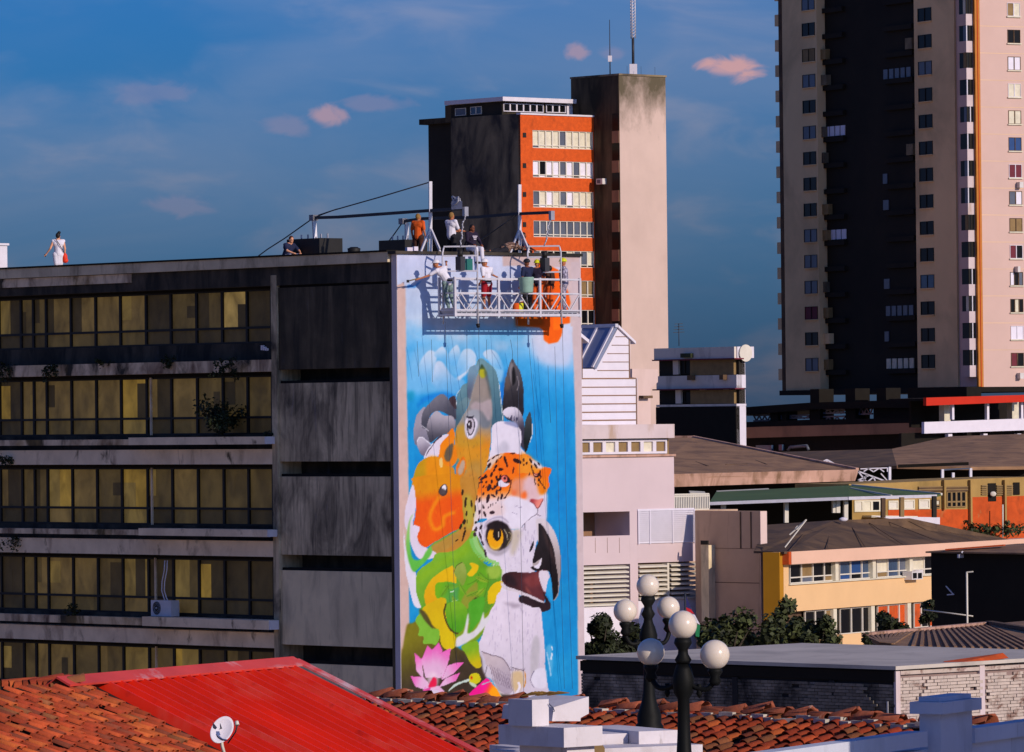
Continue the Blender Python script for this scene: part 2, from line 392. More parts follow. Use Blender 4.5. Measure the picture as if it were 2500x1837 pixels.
    A('M2', [(240, 1600), (200, 1500), (600, 1500), (1200, 1500), (1180, 1760), (900, 2100), (300, 1900)], (120, 150, 40), soft=2)
    A('M3', [(760, 600), (840, 480), (900, 560), (1000, 900), (940, 860), (840, 830)], (206, 200, 214), soft=1)
    for pts in ([(215, 960), (225, 860), (290, 770), (350, 800), (330, 900), (300, 990), (250, 1020)], [(500, 960), (500, 860), (540, 770), (600, 760), (640, 820), (600, 890)], [(420, 840), (450, 770), (500, 730), (520, 800), (480, 880)], [(690, 800), (740, 760), (800, 800), (840, 900), (790, 900)], [(330, 800), (390, 740), (430, 800), (400, 850)]):
        q = np.array(pts, float); A('Z4', pts, ((206, 222, 242), (116, 182, 232), tuple(q[q[:, 1].argmin()]), tuple(q[q[:, 1].argmax()])), soft=1, op=.85)
    # ---- grey petals left
    A('M1', [(165, 1150), (150, 1000), (190, 810), (240, 735), (300, 700), (300, 900), (330, 960), (350, 1150), (260, 1300), (200, 1190)], ((160, 156, 170), (104, 104, 122), (160, 900), (330, 1250)))
    A('M1', [(255, 930), (270, 760), (390, 610), (490, 530), (560, 550), (620, 640), (690, 740), (690, 850), (600, 800), (470, 740), (370, 790), (320, 960)], ((118, 118, 130), (72, 74, 88), (430, 560), (560, 850)))
    A('M1', [(600, 590), (680, 560), (700, 720), (650, 690)], (70, 58, 66))
    A('M1', [(315, 970), (350, 840), (440, 740), (540, 800), (640, 810), (690, 900), (640, 1000), (480, 1060), (370, 1140), (340, 1080)], ((176, 172, 184), (70, 70, 82), (430, 760), (400, 1130)))
    A('M1', [(195, 1130), (220, 1080), (270, 1080), (370, 1170), (310, 1320), (250, 1280), (205, 1200)], ((196, 192, 208), (122, 116, 132), (220, 1080), (300, 1300)))
    Ln('M1', [(195, 1130), (225, 1078), (280, 1085), (370, 1165)], (226, 226, 240), 2.2)
    Ln('M1', [(255, 930), (300, 960), (345, 1000)], (200, 200, 214), 1.6)
    # ---- blue-grey leaf bodies behind the tall bird
    A('M1', [(690, 960), (695, 760), (700, 570), (760, 430), (835, 380), (900, 300), (960, 110), (1010, 80), (1060, 110), (1180, 220), (1230, 390), (1265, 640), (1285, 880), (1140, 960), (1120, 700), (1060, 300), (960, 260), (880, 560), (820, 700)], ((112, 146, 158), (72, 106, 124), (900, 200), (1200, 900)))
    A('M1', [(835, 400), (845, 230), (900, 170), (985, 180), (940, 300), (880, 560), (840, 600)], ((120, 150, 172), (92, 100, 120), (860, 200), (860, 560)))
    A('M1', [(700, 690), (780, 590), (840, 570), (850, 640), (760, 830), (690, 940)], ((110, 138, 148), (76, 104, 120), (780, 590), (720, 900)))
    Ln('M1', [(1230, 390), (1250, 560), (1270, 760), (1280, 860)], (206, 220, 226), 1.6)
    Ln('M1', [(700, 680), (690, 560), (740, 470)], (200, 214, 226), 1.4)
    # ---- tall narrow beaked head
    A('M1', [(975, 250), (1010, 170), (1050, 200), (1080, 300), (1130, 560), (1140, 780), (1130, 1000), (1120, 1180), (1080, 1420), (1000, 1560), (900, 1560), (760, 1400), (680, 1250), (690, 980), (760, 830), (850, 660), (900, 480), (950, 300)],
      ((150, 148, 146), (214, 138, 40), (950, 850), (900, 1230)))
    A('M1', [(950, 300), (1060, 300), (1120, 560), (1130, 900), (1040, 960), (960, 880), (850, 700), (900, 480)], ((148, 140, 136), (120, 126, 136), (1000, 500), (1000, 900)), soft=3)
    A('M1', [(930, 620), (1000, 640), (1125, 600), (1135, 760), (1100, 870), (1010, 740), (930, 760), (870, 690)], (176, 164, 170), soft=2, op=.8)
    A('M1', [(975, 270), (985, 210), (1010, 150), (1060, 220), (1075, 290), (1010, 310)], ((56, 76, 60), (150, 160, 50), (1000, 170), (1020, 290)), soft=1)
    A('M1', [(985, 230), (1040, 225), (1060, 310), (1000, 320)], (168, 168, 56), soft=1)
    A('M1', [(1040, 250), (1080, 260), (1130, 540), (1120, 590), (1080, 400)], (70, 82, 88), soft=2, op=.7)
    A('M1', [(690, 1010), (740, 920), (830, 930), (810, 1080), (900, 1100), (1010, 1060), (1010, 1180), (820, 1220), (690, 1180)], (182, 146, 60), soft=5, op=.8)
    A('M1', [(810, 800), (850, 740), (960, 730), (990, 800), (960, 1000), (900, 1090), (830, 1070), (800, 980)], (156, 160, 170), soft=2)
    A('M1', [(810, 860), (850, 810), (920, 830), (960, 900), (930, 1010), (880, 1090), (830, 1070), (800, 970)], WH, soft=1)
    A('M1', [(835, 870), (870, 830), (910, 880), (910, 970), (860, 1040), (830, 980)], (196, 190, 204)); Ln('M1', [(820, 810), (880, 820), (920, 880), (915, 970), (870, 1045), (835, 990), (830, 900)], (46, 40, 52), 2.6)
    O('M1', 862, 915, 30, 60, (60, 52, 62)); O('M1', 852, 910, 11, 18, (220, 220, 230)); A('M1', [(815, 805), (870, 815), (915, 800), (890, 840), (830, 830)], (60, 60, 72))
    A('M1', [(700, 1230), (1000, 1210), (1110, 1240), (1060, 1500), (900, 1560), (720, 1460)], (196, 146, 56), soft=8, op=.75)
    A('M1', [(860, 1400), (1010, 1390), (1000, 1650), (820, 1650)], (168, 138, 84), soft=6, op=.7)
    # ---- dark pointed leaf, small leaf, white fluffy head
    A('M1', [(1275, 720), (1290, 480), (1330, 260), (1390, 90), (1440, 150), (1500, 260), (1535, 440), (1540, 640), (1530, 800), (1410, 880), (1290, 800)], ((92, 90, 96), (40, 38, 46), (1340, 200), (1440, 700)))
    A('M1', [(1360, 250), (1390, 120), (1410, 250), (1390, 420)], (150, 146, 152), soft=2, op=.7); A('M1', [(1395, 230), (1420, 190), (1440, 350), (1400, 420)], (20, 20, 28), soft=1)
    Ln('M1', [(1460, 300), (1480, 400), (1455, 480)], (140, 134, 140), 2); A('M1', [(1300, 330), (1340, 310), (1380, 420), (1310, 480)], (112, 96, 90), soft=3, op=.5)
    A('M1', [(1285, 790), (1300, 720), (1380, 690), (1460, 710), (1510, 780), (1545, 900), (1560, 1100), (1560, 1220), (1500, 1180), (1430, 900)], ((220, 216, 232), (66, 64, 80), (1340, 740), (1500, 1000)))
    for k in range(12): x = 1320+k*13; Ln('M1', [(x, 790+abs(k-6)*6), (x+4, 870)], (64, 62, 84), 1.6, taper=True)
    A('M1', [(1545, 1180), (1550, 950), (1570, 850), (1620, 750), (1645, 900), (1640, 1050), (1600, 1180), (1565, 1270)], ((66, 70, 74), (20, 30, 34), (1590, 800), (1590, 1200)))
    Ln('M1', [(1648, 900), (1650, 1020), (1620, 1140)], (214, 222, 232), 1.6)
    A('M1', [(1130, 1180), (1140, 960), (1190, 890), (1290, 870), (1430, 920), (1500, 980), (1515, 1100), (1500, 1200), (1570, 1290), (1540, 1440), (1380, 1500), (1200, 1480), (1080, 1460), (1110, 1300)], WH)
    A('M1', [(1290, 890), (1370, 870), (1450, 900), (1470, 950), (1380, 930)], (150, 156, 190), soft=1)
    A('M1', [(1200, 1210), (1290, 1120), (1360, 1180), (1340, 1260), (1220, 1280)], (200, 198, 214), soft=4)
    # ---- spotted big cat
    A('M1', [(940, 1650), (980, 1580), (1080, 1480), (1130, 1340), (1250, 1280), (1400, 1270), (1500, 1290), (1580, 1290), (1680, 1370), (1740, 1440), (1885, 1470), (1850, 1600), (1860, 1700), (1700, 1760), (1000, 1760)], (226, 116, 22))
    A('M1', [(1500, 1290), (1580, 1290), (1680, 1370), (1750, 1450), (1690, 1560), (1560, 1640), (1480, 1560)], (226, 150, 60), soft=4)
    A('M1', [(1085, 1430), (1110, 1340), (1230, 1290), (1290, 1285), (1200, 1370), (1110, 1480)], (222, 200, 190), soft=2)
    A('M1', [(1610, 1340), (1700, 1380), (1790, 1450), (1740, 1470), (1650, 1420)], (222, 212, 220), soft=2)
    A('M2', [(950, 230), (985, 0), (1100, -120), (1400, -120), (1880, -120), (1900, 60), (1890, 200), (1890, 340), (1860, 460), (1730, 470), (1620, 520), (1560, 590), (1430, 600), (1330, 560), (1150, 470), (1010, 480), (930, 640), (880, 560), (960, 400)], ((226, 120, 28), (232, 222, 234), (1300, 60), (1320, 260)))
    A('M2', [(1420, 40), (1480, -60), (1640, -40), (1600, 160), (1480, 160)], (220, 150, 120), soft=4); A('M2', [(1580, 60), (1640, -100), (1760, -60), (1800, 180), (1700, 230), (1620, 200)], (220, 190, 196), soft=5)
    A('M2', [(1560, 160), (1620, 100), (1640, 180), (1580, 230)], (232, 120, 66), soft=3); A('M2', [(1440, 160), (1460, 90), (1500, 110), (1480, 170)], (232, 120, 76), soft=3, op=.7)
    A('M2', [(1330, 260), (1430, 170), (1560, 200), (1640, 230), (1780, 330), (1760, 440), (1620, 520), (1560, 600), (1420, 580), (1330, 430)], (228, 224, 240), soft=2)
    A('M2', [(1010, 300), (1120, 240), (1330, 270), (1320, 430), (1100, 440), (1000, 470)], (226, 206, 208), soft=5, op=.9)
    A('M2', [(1820, 180), (1900, 130), (1905, 330), (1890, 500), (1800, 440)], (220, 214, 232), soft=2)
    A('M2', [(1780, -60), (1870, -40), (1890, 110), (1820, 150), (1790, 60)], (226, 134, 34), soft=3)
    A('M2', [(1680, 235), (1700, 205), (1790, 215), (1850, 200), (1830, 270), (1780, 330), (1740, 280)], ((150, 60, 70), (232, 150, 140), (1690, 230), (1800, 260)), soft=1)
    Ln('M2', [(1680, 240), (1740, 280), (1780, 330), (1830, 260), (1850, 205)], (110, 40, 50), 1.8); Ln('M2', [(1780, 330), (1775, 400), (1700, 450), (1600, 540), (1560, 600)], (90, 80, 100), 1.5); Ln('M2', [(1775, 410), (1840, 440)], (100, 88, 106), 1.6)
    for yy in (295, 310): Ln('M2', [(1480, yy), (1580, yy+12)], (150, 140, 170), .8)
    Ln('M2', [(1430, 375), (1520, 410)], (150, 140, 170), 1)
    DK = (50, 22, 26)
    spots = [(1105, 1430, 20, 40, 30), (1200, 1380, 12, 30, 25), (1310, 1360, 18, 50, -15), (1330, 1420, 14, 40, -10), (1190, 1440, 16, 30, 30), (1250, 1480, 34, 20, 0), (1460, 1375, 60, 28, 25), (1135, 1545, 16, 36, 20), (1050, 1570, 14, 40, 30), (1170, 1490, 12, 22, 20), (1410, 1490, 10, 44, 10), (1540, 1360, 14, 22, 0), (1580, 1400, 14, 20, 20), (1630, 1370, 16, 34, -30), (1690, 1430, 14, 40, -30), (1640, 1450, 10, 30, -10), (1730, 1410, 12, 26, -40), (1070, 1640, 12, 20, 10), (1010, 1610, 10, 24, 30), (1160, 1330, 26, 10, -40), (1210, 1300, 30, 9, -20), (1100, 1370, 28, 9, -50), (1400, 1280, 36, 8, -5), (1540, 1420, 8, 16, 0), (1250, 1330, 8, 24, 30)]
    for q in spots: O('M1', q[0], q[1], q[2], q[3], DK, q[4])
    sp2 = [(1000, 30, 14, 50, 5), (1145, 60, 26, 50, 25), (1220, 50, 18, 28, 10), (1130, 200, 24, 60, 15), (1245, 120, 14, 40, 5), (1200, 165, 40, 14, 30), (1310, 175, 16, 42, 10), (1265, 205, 10, 34, 10), (1020, 220, 16, 40, 15), (1070, 310, 14, 30, -20), (1165, 290, 9, 22, 10), (1195, 280, 8, 18, 5), (1235, 260, 7, 14, 5), (1135, 320, 7, 18, 10), (1185, 385, 38, 22, -15), (1090, 405, 16, 46, -25), (1315, 310, 8, 9, 0), (1070, 140, 10, 26, 10), (985, 190, 8, 40, 10), (1285, 90, 26, 9, -30), (1350, 195, 22, 10, -20), (1020, 380, 12, 34, 10), (1010, 480, 10, 24, 10), (970, 600, 18, 34, 10), (1040, 575, 16, 34, 25), (1030, 700, 22, 60, -20), (975, 680, 18, 28, 0), (1060, 780, 14, 40, -25), (1100, 920, 16, 56, -15), (1840, 20, 8, 26, -30), (1870, 60, 8, 22, -30)]
    for q in sp2: O('M2', q[0], q[1], q[2], q[3], (54, 34, 44), q[4])
    for k in range(26): O('M2', 990+rng.rand()*330, -90+rng.rand()*170, 6+rng.rand()*9, 12+rng.rand()*18, DK, rng.rand()*60)
    for k in range(12): O('M1', 1600+rng.rand()*240, 1480+rng.rand()*200, 5+rng.rand()*6, 10+rng.rand()*20, DK, rng.rand()*60-30)
    # eyes of the cat
    A('M1', [(1180, 1560), (1230, 1590), (1310, 1545), (1370, 1600), (1360, 1650), (1230, 1650)], DK); O('M1', 1300, 1595, 38, 44, (222, 130, 120)); O('M1', 1302, 1590, 14, 22, (60, 24, 30)); Ln('M1', [(1250, 1590), (1290, 1550), (1335, 1580), (1330, 1630)], (110, 40, 46), 2)
    A('M1', [(1220, 1640), (1260, 1610), (1300, 1650), (1360, 1660), (1300, 1700), (1230, 1690)], WH)
    A('M1', [(1640, 1460), (1690, 1540), (1750, 1520), (1720, 1580), (1670, 1570)], DK); O('M1', 1695, 1545, 22, 20, (222, 150, 130)); O('M1', 1697, 1543, 9, 10, (60, 24, 30))
    Ln('M2', [(1440, -40), (1420, 60), (1400, 120), (1350, 200)], (60, 26, 30), 2.5)
    # ---- squirrel-like orange head
    A('M1', [(640, 960), (675, 1040), (665, 1150), (700, 1300), (680, 1400), (560, 1480), (480, 1440), (465, 1270), (500, 1120), (580, 1030)], (222, 134, 24)); A('M1', [(300, 1330), (380, 1160), (490, 1060), (600, 1040), (500, 1150), (460, 1310)], (222, 214, 230))
    Ln('M1', [(300, 1310), (370, 1200), (430, 1120), (510, 1050)], (66, 52, 66), 3.6); Ln('M1', [(285, 1340), (330, 1240), (400, 1150)], (222, 220, 236), 3)
    A('M1', [(540, 1300), (570, 1210), (650, 1150), (640, 1300), (600, 1380), (560, 1370)], (104, 92, 76), soft=1)
    A('M1', [(700, 1560), (690, 1450), (760, 1330), (800, 1330), (820, 1450), (770, 1580), (720, 1600)], (220, 124, 34)); A('M1', [(710, 1500), (760, 1370), (800, 1380), (790, 1480), (740, 1550)], (186, 166, 150), soft=1)
    A('M1', [(135, 1660), (170, 1500), (230, 1390), (330, 1330), (460, 1320), (540, 1420), (660, 1470), (680, 1660), (760, 1760), (500, 1800), (140, 1800)], ((180, 148, 40), (210, 140, 10), (180, 1500), (500, 1450)))
    A('M1', [(310, 1480), (330, 1340), (460, 1330), (500, 1500), (560, 1660), (400, 1700), (320, 1600)], (214, 142, 14), soft=3); A('M1', [(640, 1420), (700, 1600), (840, 1480), (960, 1560), (930, 1760), (640, 1700)], (190, 140, 70), soft=4)
    A('M1', [(475, 1370), (500, 1330), (520, 1360), (520, 1440), (490, 1455)], (226, 196, 130))
    A('M2', [(150, 0), (180, -80), (700, -120), (790, 0), (800, 300), (810, 480), (760, 590), (640, 650), (420, 780), (320, 840), (250, 810), (215, 740), (200, 660), (235, 570), (160, 570), (180, 420), (190, 250)], ((206, 138, 14), (216, 94, 6), (450, 60), (480, 260)))
    A('M2', [(770, -60), (900, -60), (1010, -60), (960, 300), (930, 600), (840, 800), (740, 880), (560, 920), (430, 910), (390, 850), (560, 740), (750, 620), (820, 460)], (184, 136, 66)); A('M2', [(820, 200), (880, 160), (950, 330), (930, 520), (880, 620), (840, 560)], (170, 172, 80), soft=6, op=.8)
    A('M2', [(390, 840), (560, 730), (740, 640), (750, 720), (600, 860), (440, 910)], (174, 140, 74), soft=2)
    for q in [(800, 120, 16, 40, 10), (840, 250, 16, 70, 5), (915, 270, 14, 54, -5), (850, 400, 12, 40, 5), (820, 505, 20, 36, 15), (775, 570, 16, 40, 20), (820, 670, 14, 60, 15), (800, 740, 10, 24, 20), (720, 750, 26, 8, -40), (965, 330, 10, 50, 0), (940, 420, 8, 30, 10), (860, 500, 8, 24, 0), (830, 590, 8, 22, 0), (970, 520, 14, 28, 10), (850, 860, 12, 16, 0), (890, 890, 14, 14, 0), (825, 920, 10, 14, 0)]: O('M2', q[0], q[1], q[2], q[3], (50, 36, 24), q[4])
    Ln('M2', [(500, 170), (420, 300), (370, 450), (430, 600), (540, 560), (560, 440), (700, 380)], (224, 138, 14), 9, soft=2, op=.9)
    A('M2', [(485, 120), (520, 40), (570, 15), (605, 60), (590, 140), (540, 170)], (70, 60, 60)); O('M2', 560, 60, 26, 36, (232, 230, 240)); O('M2', 540, 110, 40, 36, (84, 76, 80), soft=1)
    # ---- white shape at the left, green vines
    A('M2', [(40, 520), (60, 300), (150, 20), (190, 250), (170, 420), (150, 560), (200, 650), (230, 780), (330, 850), (440, 900), (460, 960), (300, 1000), (200, 960), (130, 820), (80, 650)], (222, 214, 232))
    A('M2', [(150, 560), (235, 572), (225, 640), (200, 690)], (226, 216, 236))
    A('M2', [(30, 600), (70, 900), (180, 1150), (210, 1300), (240, 1500), (260, 1620), (170, 1600), (100, 1350), (50, 1100)], (224, 222, 236))
    A('M2', [(155, 400), (115, 520), (110, 760), (150, 980), (260, 990), (330, 880), (380, 830), (400, 900), (330, 1010), (250, 1090), (160, 1160), (90, 1000), (60, 740), (100, 500)], ((150, 196, 120), (104, 182, 84), (100, 500), (200, 1050)), soft=1)
    # ---- green body with yellow heart
    A('M2', [(200, 1200), (260, 1110), (400, 1010), (460, 920), (700, 880), (860, 740), (930, 620), (960, 760), (1000, 960), (1150, 1090), (1290, 1080), (1310, 1200), (1290, 1350), (1200, 1560), (1080, 1720), (700, 1900), (400, 1900), (250, 1600), (190, 1400)], ((124, 170, 58), (92, 146, 52), (500, 950), (900, 1500)))
    A('M2', [(430, 1060), (600, 960), (780, 860), (860, 780), (880, 900), (720, 1010), (520, 1090), (330, 1230), (230, 1300), (260, 1180)], (136, 176, 46), soft=6, op=.7)
    A('M2', [(300, 1480), (330, 1350), (430, 1220), (600, 1110), (680, 1090), (720, 1250), (700, 1320), (560, 1350), (520, 1500), (580, 1620), (600, 1760), (420, 1760), (330, 1620)], ((214, 178, 30), (212, 160, 24), (500, 1150), (400, 1700)))
    A('M2', [(440, 1370), (480, 1300), (640, 1290), (720, 1320), (760, 1400), (740, 1540), (620, 1560), (520, 1550), (450, 1480)], ((116, 170, 40), (84, 152, 84), (480, 1340), (740, 1420)))
    Ln('M2', [(640, 1425), (690, 1412)], (216, 240, 220), 2); Ln('M2', [(660, 1545), (740, 1525)], (190, 220, 180), 1.4)
    A('M2', [(760, 1380), (880, 1200), (1000, 1100), (1130, 1150), (1140, 1280), (1060, 1500), (900, 1600), (760, 1560)], (104, 160, 44), soft=3)
    A('M2', [(690, 1160), (720, 1090), (800, 1035), (840, 1120), (850, 1230), (800, 1340), (740, 1260), (700, 1200)], ((150, 166, 90), (128, 150, 70), (800, 1050), (760, 1300))); Ln('M2', [(690, 1160), (720, 1080), (800, 1035)], (74, 86, 40), 1.6)
    A('M2', [(890, 1050), (960, 1050), (1010, 1090), (970, 1180), (910, 1220), (860, 1190), (920, 1110)], (214, 182, 30))
    A('M2', [(780, 1600), (810, 1480), (880, 1380), (980, 1290), (1000, 1380), (970, 1520), (870, 1640)], (140, 148, 62), soft=1); A('M2', [(880, 1600), (960, 1500), (1010, 1470), (960, 1580)], (60, 64, 34), soft=1)
    A('M2', [(1130, 1560), (1140, 1400), (1230, 1300), (1320, 1290), (1290, 1420), (1230, 1540), (1180, 1580)], (212, 184, 26)); A('M2', [(1120, 1100), (1290, 1080), (1300, 1210), (1200, 1260), (1140, 1220)], (148, 180, 80), soft=3)
    for (x, y, x2, y2) in [(1130, 1180, 1080, 1500), (1000, 1180, 990, 1300), (860, 1330, 1010, 1240), (1140, 1260, 1240, 1260)]: Ln('M2', [(x, y), ((x+x2)/2+20, (y+y2)/2), (x2, y2)], (76, 112, 34), 1.8, op=.7)
    for k in range(9):   # leaves with a mid vein over the green body
        x = 560+rng.rand()*640; y2 = 1180+rng.rand()*420; a = rng.rand()*3.1; l_ = 60+rng.rand()*40; dx, dy = math.cos(a)*l_, math.sin(a)*l_; g_ = rng.rand()
        A('M2', [(x-dx, y2-dy), (x-dy*.34, y2+dx*.34), (x+dx, y2+dy), (x+dy*.34, y2-dx*.34)], ((110+50*g_, 164+14*g_, 50+20*g_), (92+40*g_, 146+14*g_, 44), (x-dy*.3, y2+dx*.3), (x+dy*.3, y2-dx*.3)), op=.7); Ln('M2', [(x-dx*.9, y2-dy*.9), (x+dx*.9, y2+dy*.9)], (70, 100, 40), 1.2, op=.7)
    for k in range(60):   # soft fur strokes on the animals
        x = 200+rng.rand()*560; y2 = 60+rng.rand()*640; Ln('M2', [(x, y2), (x-6+rng.rand()*12, y2+30+rng.rand()*30)], (190, 84, 8) if k % 2 else (228, 140, 40), 1.6, taper=True, op=.3)
    for k in range(50):
        x = 700+rng.rand()*400; y2 = 1000+rng.rand()*600; Ln('M1', [(x, y2), (x+rng.rand()*10-5, y2+40)], (120, 100, 70), 1.4, taper=True, op=.3)
    # fern
    for k in range(16):
        t = k/15; x = 930+t*t*300; y2 = 720+t*360-max(0, t-.7)*100
        A('M2', [(x, y2), (x+46-14*t, y2-54+30*t), (x+54, y2-20+30*t), (x+16, y2+24)], (150, 200, 130)); A('M2', [(x, y2), (x-46+20*t, y2+10+30*t), (x-20, y2+40), (x+12, y2+24)], (130, 190, 106))
    # ---- great white bird of prey
    A('M2', [(960, 540), (1080, 500), (1200, 430), (1330, 440), (1430, 600), (1560, 590), (1640, 500), (1760, 440), (1850, 450), (1800, 640), (1740, 900), (1720, 1080), (1780, 1130), (1640, 1170), (1400, 1170), (1310, 1130), (1260, 1020), (1150, 990), (1090, 880), (1030, 760), (970, 650)], (220, 214, 230))
    for q in [(975, 600, 16, 34, 10), (1040, 575, 16, 34, 25), (1030, 690, 16, 60, -18), (960, 670, 20, 30, 0), (1060, 780, 13, 40, -25), (1100, 920, 16, 56, -12)]: O('M2', q[0], q[1], q[2], q[3], (62, 46, 58), q[4])
    O('M2', 1262, 700, 180, 220, (190, 184, 200), 0, 3); O('M2', 1262, 690, 165, 200, (44, 34, 40), 0, 1); A('M2', [(1110, 780), (1150, 860), (1250, 890), (1350, 840), (1430, 740), (1450, 780), (1370, 900), (1250, 950), (1140, 900)], (176, 170, 182), soft=2)
    A('M2', [(1330, 560), (1420, 600), (1450, 700), (1400, 800), (1330, 850), (1370, 720)], (52, 46, 40), soft=2); Ln('M2', [(1340, 600), (1380, 670), (1390, 750)], (176, 170, 150), 1.8); Ln('M2', [(1400, 640), (1440, 690), (1380, 820)], (150, 140, 110), 1.6)
    O('M2', 1228, 715, 104, 150, (220, 160, 16), 0, 0); A('M2', [(1140, 800), (1230, 850), (1310, 800), (1270, 870), (1190, 870)], (230, 200, 120), soft=2, op=.8); O('M2', 1250, 665, 56, 92, (32, 22, 22)); Ln('M2', [(1270, 635), (1275, 700)], (206, 196, 180), 2)
    A('M2', [(1110, 560), (1200, 500), (1330, 520), (1400, 580), (1300, 600), (1180, 610)], (34, 24, 30), soft=2)
    Ln('M2', [(1080, 600), (1110, 520), (1200, 460), (1320, 450), (1400, 520)], (150, 140, 164), 2.4, soft=1, op=.8)
    A('M2', [(1450, 640), (1560, 620), (1540, 760), (1470, 940), (1430, 900)], (188, 178, 160), soft=4, op=.8)
    for k in range(26):
        x = 1480+rng.rand()*270; y2 = 560+rng.rand()*480; Ln('M2', [(x, y2), (x-10+rng.rand()*10, y2+50+rng.rand()*60)], (170, 160, 188), 1.3, taper=True, op=.7)
    for k in range(20):
        x = 1330+rng.rand()*380; y2 = 960+rng.rand()*170; Ln('M2', [(x, y2), (x+20, y2+30)], (184, 174, 200), 1.2, taper=True, op=.6)
    O('M2', 1705, 830, 16, 76, (40, 34, 46), 20); Ln('M2', [(1610, 520), (1620, 620)], (90, 80, 100), 1.6)
    # beak
    A('M2', [(1760, 500), (1800, 460), (1880, 480), (1980, 600), (2050, 780), (2085, 1000), (2070, 1300), (2040, 1480), (1980, 1530), (1970, 1380), (1960, 1200), (1900, 1150), (1790, 1150), (1720, 1090), (1720, 1000), (1780, 780)], ((216, 208, 216), (160, 150, 150), (1850, 500), (2060, 1200)))
    A('M2', [(1790, 540), (1840, 550), (1920, 680), (1990, 860), (2020, 1060), (2050, 1250), (2040, 1440), (1975, 1525), (1970, 1350), (1920, 1150), (1790, 1160), (1690, 1110), (1730, 1090), (1800, 1110), (1830, 990), (1720, 1050), (1740, 900), (1790, 740)], ((40, 34, 40), (24, 14, 20), (1800, 600), (2000, 1400)))
    A('M2', [(1830, 560), (1900, 690), (1980, 900), (2010, 1090), (1960, 960), (1880, 740)], (76, 60, 58), soft=3, op=.8); A('M2', [(1830, 980), (1800, 1110), (1730, 1090), (1790, 1050)], WH)
    A('M2', [(1310, 1240), (1350, 1180), (1450, 1160), (1640, 1170), (1800, 1150), (1900, 1150), (1880, 1450), (1850, 1560), (1700, 1480), (1480, 1390), (1350, 1330)], ((60, 34, 40), (96, 52, 58), (1400, 1250), (1750, 1250)))
    A('M2', [(1600, 1250), (1790, 1180), (1830, 1300), (1720, 1360), (1650, 1340)], (120, 64, 66), soft=4); A('M2', [(1620, 1340), (1700, 1450), (1640, 1420)], (130, 76, 72), soft=2); A('M2', [(1330, 1230), (1400, 1190), (1480, 1250), (1500, 1350), (1400, 1320)], (44, 28, 36), soft=3)
    A('M2', [(1810, 1150), (1910, 1150), (1930, 1250), (1880, 1420), (1830, 1340), (1800, 1230)], (220, 212, 226)); A('M2', [(1930, 1240), (1960, 1300), (1975, 1530), (1920, 1480), (1890, 1400)], (60, 160, 214))
    A('M2', [(1300, 1290), (1360, 1350), (1500, 1390), (1700, 1470), (1860, 1550), (1870, 1580), (1700, 1520), (1480, 1440), (1330, 1370)], (214, 206, 216))
    A('M2', [(1560, 1470), (1640, 1480), (1780, 1540), (1880, 1560), (1850, 1420), (1930, 1540), (1955, 1590), (1930, 1660), (1800, 1680), (1640, 1600), (1520, 1560)], (46, 30, 38))
    # chest
    A('M3', [(860, 420), (940, 170), (1000, 60), (1050, -60), (1240, -60), (1260, 40), (1330, 70), (1400, 100), (1490, 120), (1510, 300), (1530, 480), (1540, 760), (1570, 960), (1580, 1110), (1100, 1110), (990, 900), (930, 700), (830, 520)], ((224, 216, 232), (206, 200, 216), (1100, 200), (1300, 900)))
    for k in range(110):
        x = 920+rng.rand()*560; y2 = 80+rng.rand()*620; Ln('M3', [(x, y2), (x+4-rng.rand()*8, y2+26+rng.rand()*40)], (176, 166, 192), 1.5, taper=True, op=.55)
    A('M3', [(1080, 50), (1220, 60), (1300, 80), (1210, 110), (1150, 80)], (176, 166, 182), soft=3)
    A('M3', [(870, 580), (980, 620), (1080, 650), (1160, 760), (1190, 980), (1120, 1030), (1020, 960), (960, 780), (900, 700)], ((196, 184, 192), (172, 162, 178), (950, 640), (1120, 950))); Ln('M3', [(860, 575), (960, 612), (1070, 640), (1130, 710), (1170, 780)], (104, 92, 104), 2)
    for k in range(14):
        x = 940+k*17; Ln('M3', [(x, 700+k*9), (x+22, 800+k*12), (x+34, 900+k*8)], (128, 116, 132), 1.3, taper=True)
    A('M3', [(860, 600), (900, 700), (880, 840), (820, 830), (850, 740)], (200, 196, 212)); Ln('M3', [(920, 720), (900, 800), (870, 850)], (90, 84, 96), 1.6)
    Ln('M3', [(1170, 740), (1230, 760), (1310, 780)], (96, 88, 96), 1.6); A('M3', [(1190, 800), (1290, 790), (1310, 920), (1240, 1010), (1190, 960)], (206, 184, 150), soft=3); Ln('M3', [(1320, 790), (1330, 880), (1310, 960)], (196, 140, 60), 3)
    for k in range(12): x = 1180+k*13; Ln('M3', [(x, 750), (x+3, 785)], (150, 138, 156), 1.2, taper=True)
    A('M3', [(1400, 480), (1440, 400), (1470, 440), (1480, 560), (1460, 760), (1400, 900), (1380, 700)], (190, 186, 196), soft=2); A('M3', [(1390, 880), (1420, 780), (1540, 760), (1545, 950), (1440, 960)], (222, 220, 236), soft=1); Ln('M3', [(1420, 780), (1380, 880), (1420, 960)], (110, 104, 128), 1.6)
    A('M3', [(1545, 540), (1600, 500), (1610, 560), (1620, 680), (1600, 850), (1570, 700)], (120, 184, 222), soft=2, op=.7); Ln('M3', [(1605, 515), (1618, 560)], (206, 224, 240), 3); Ln('M3', [(1555, 580), (1580, 700), (1600, 840)], (190, 214, 234), 3, op=.7); Ln('M3', [(1612, 590), (1600, 660)], (206, 224, 240), 4)
    Ln('M3', [(1250, 900), (1265, 950), (1240, 1010), (1200, 1080)], (230, 226, 240), 6)
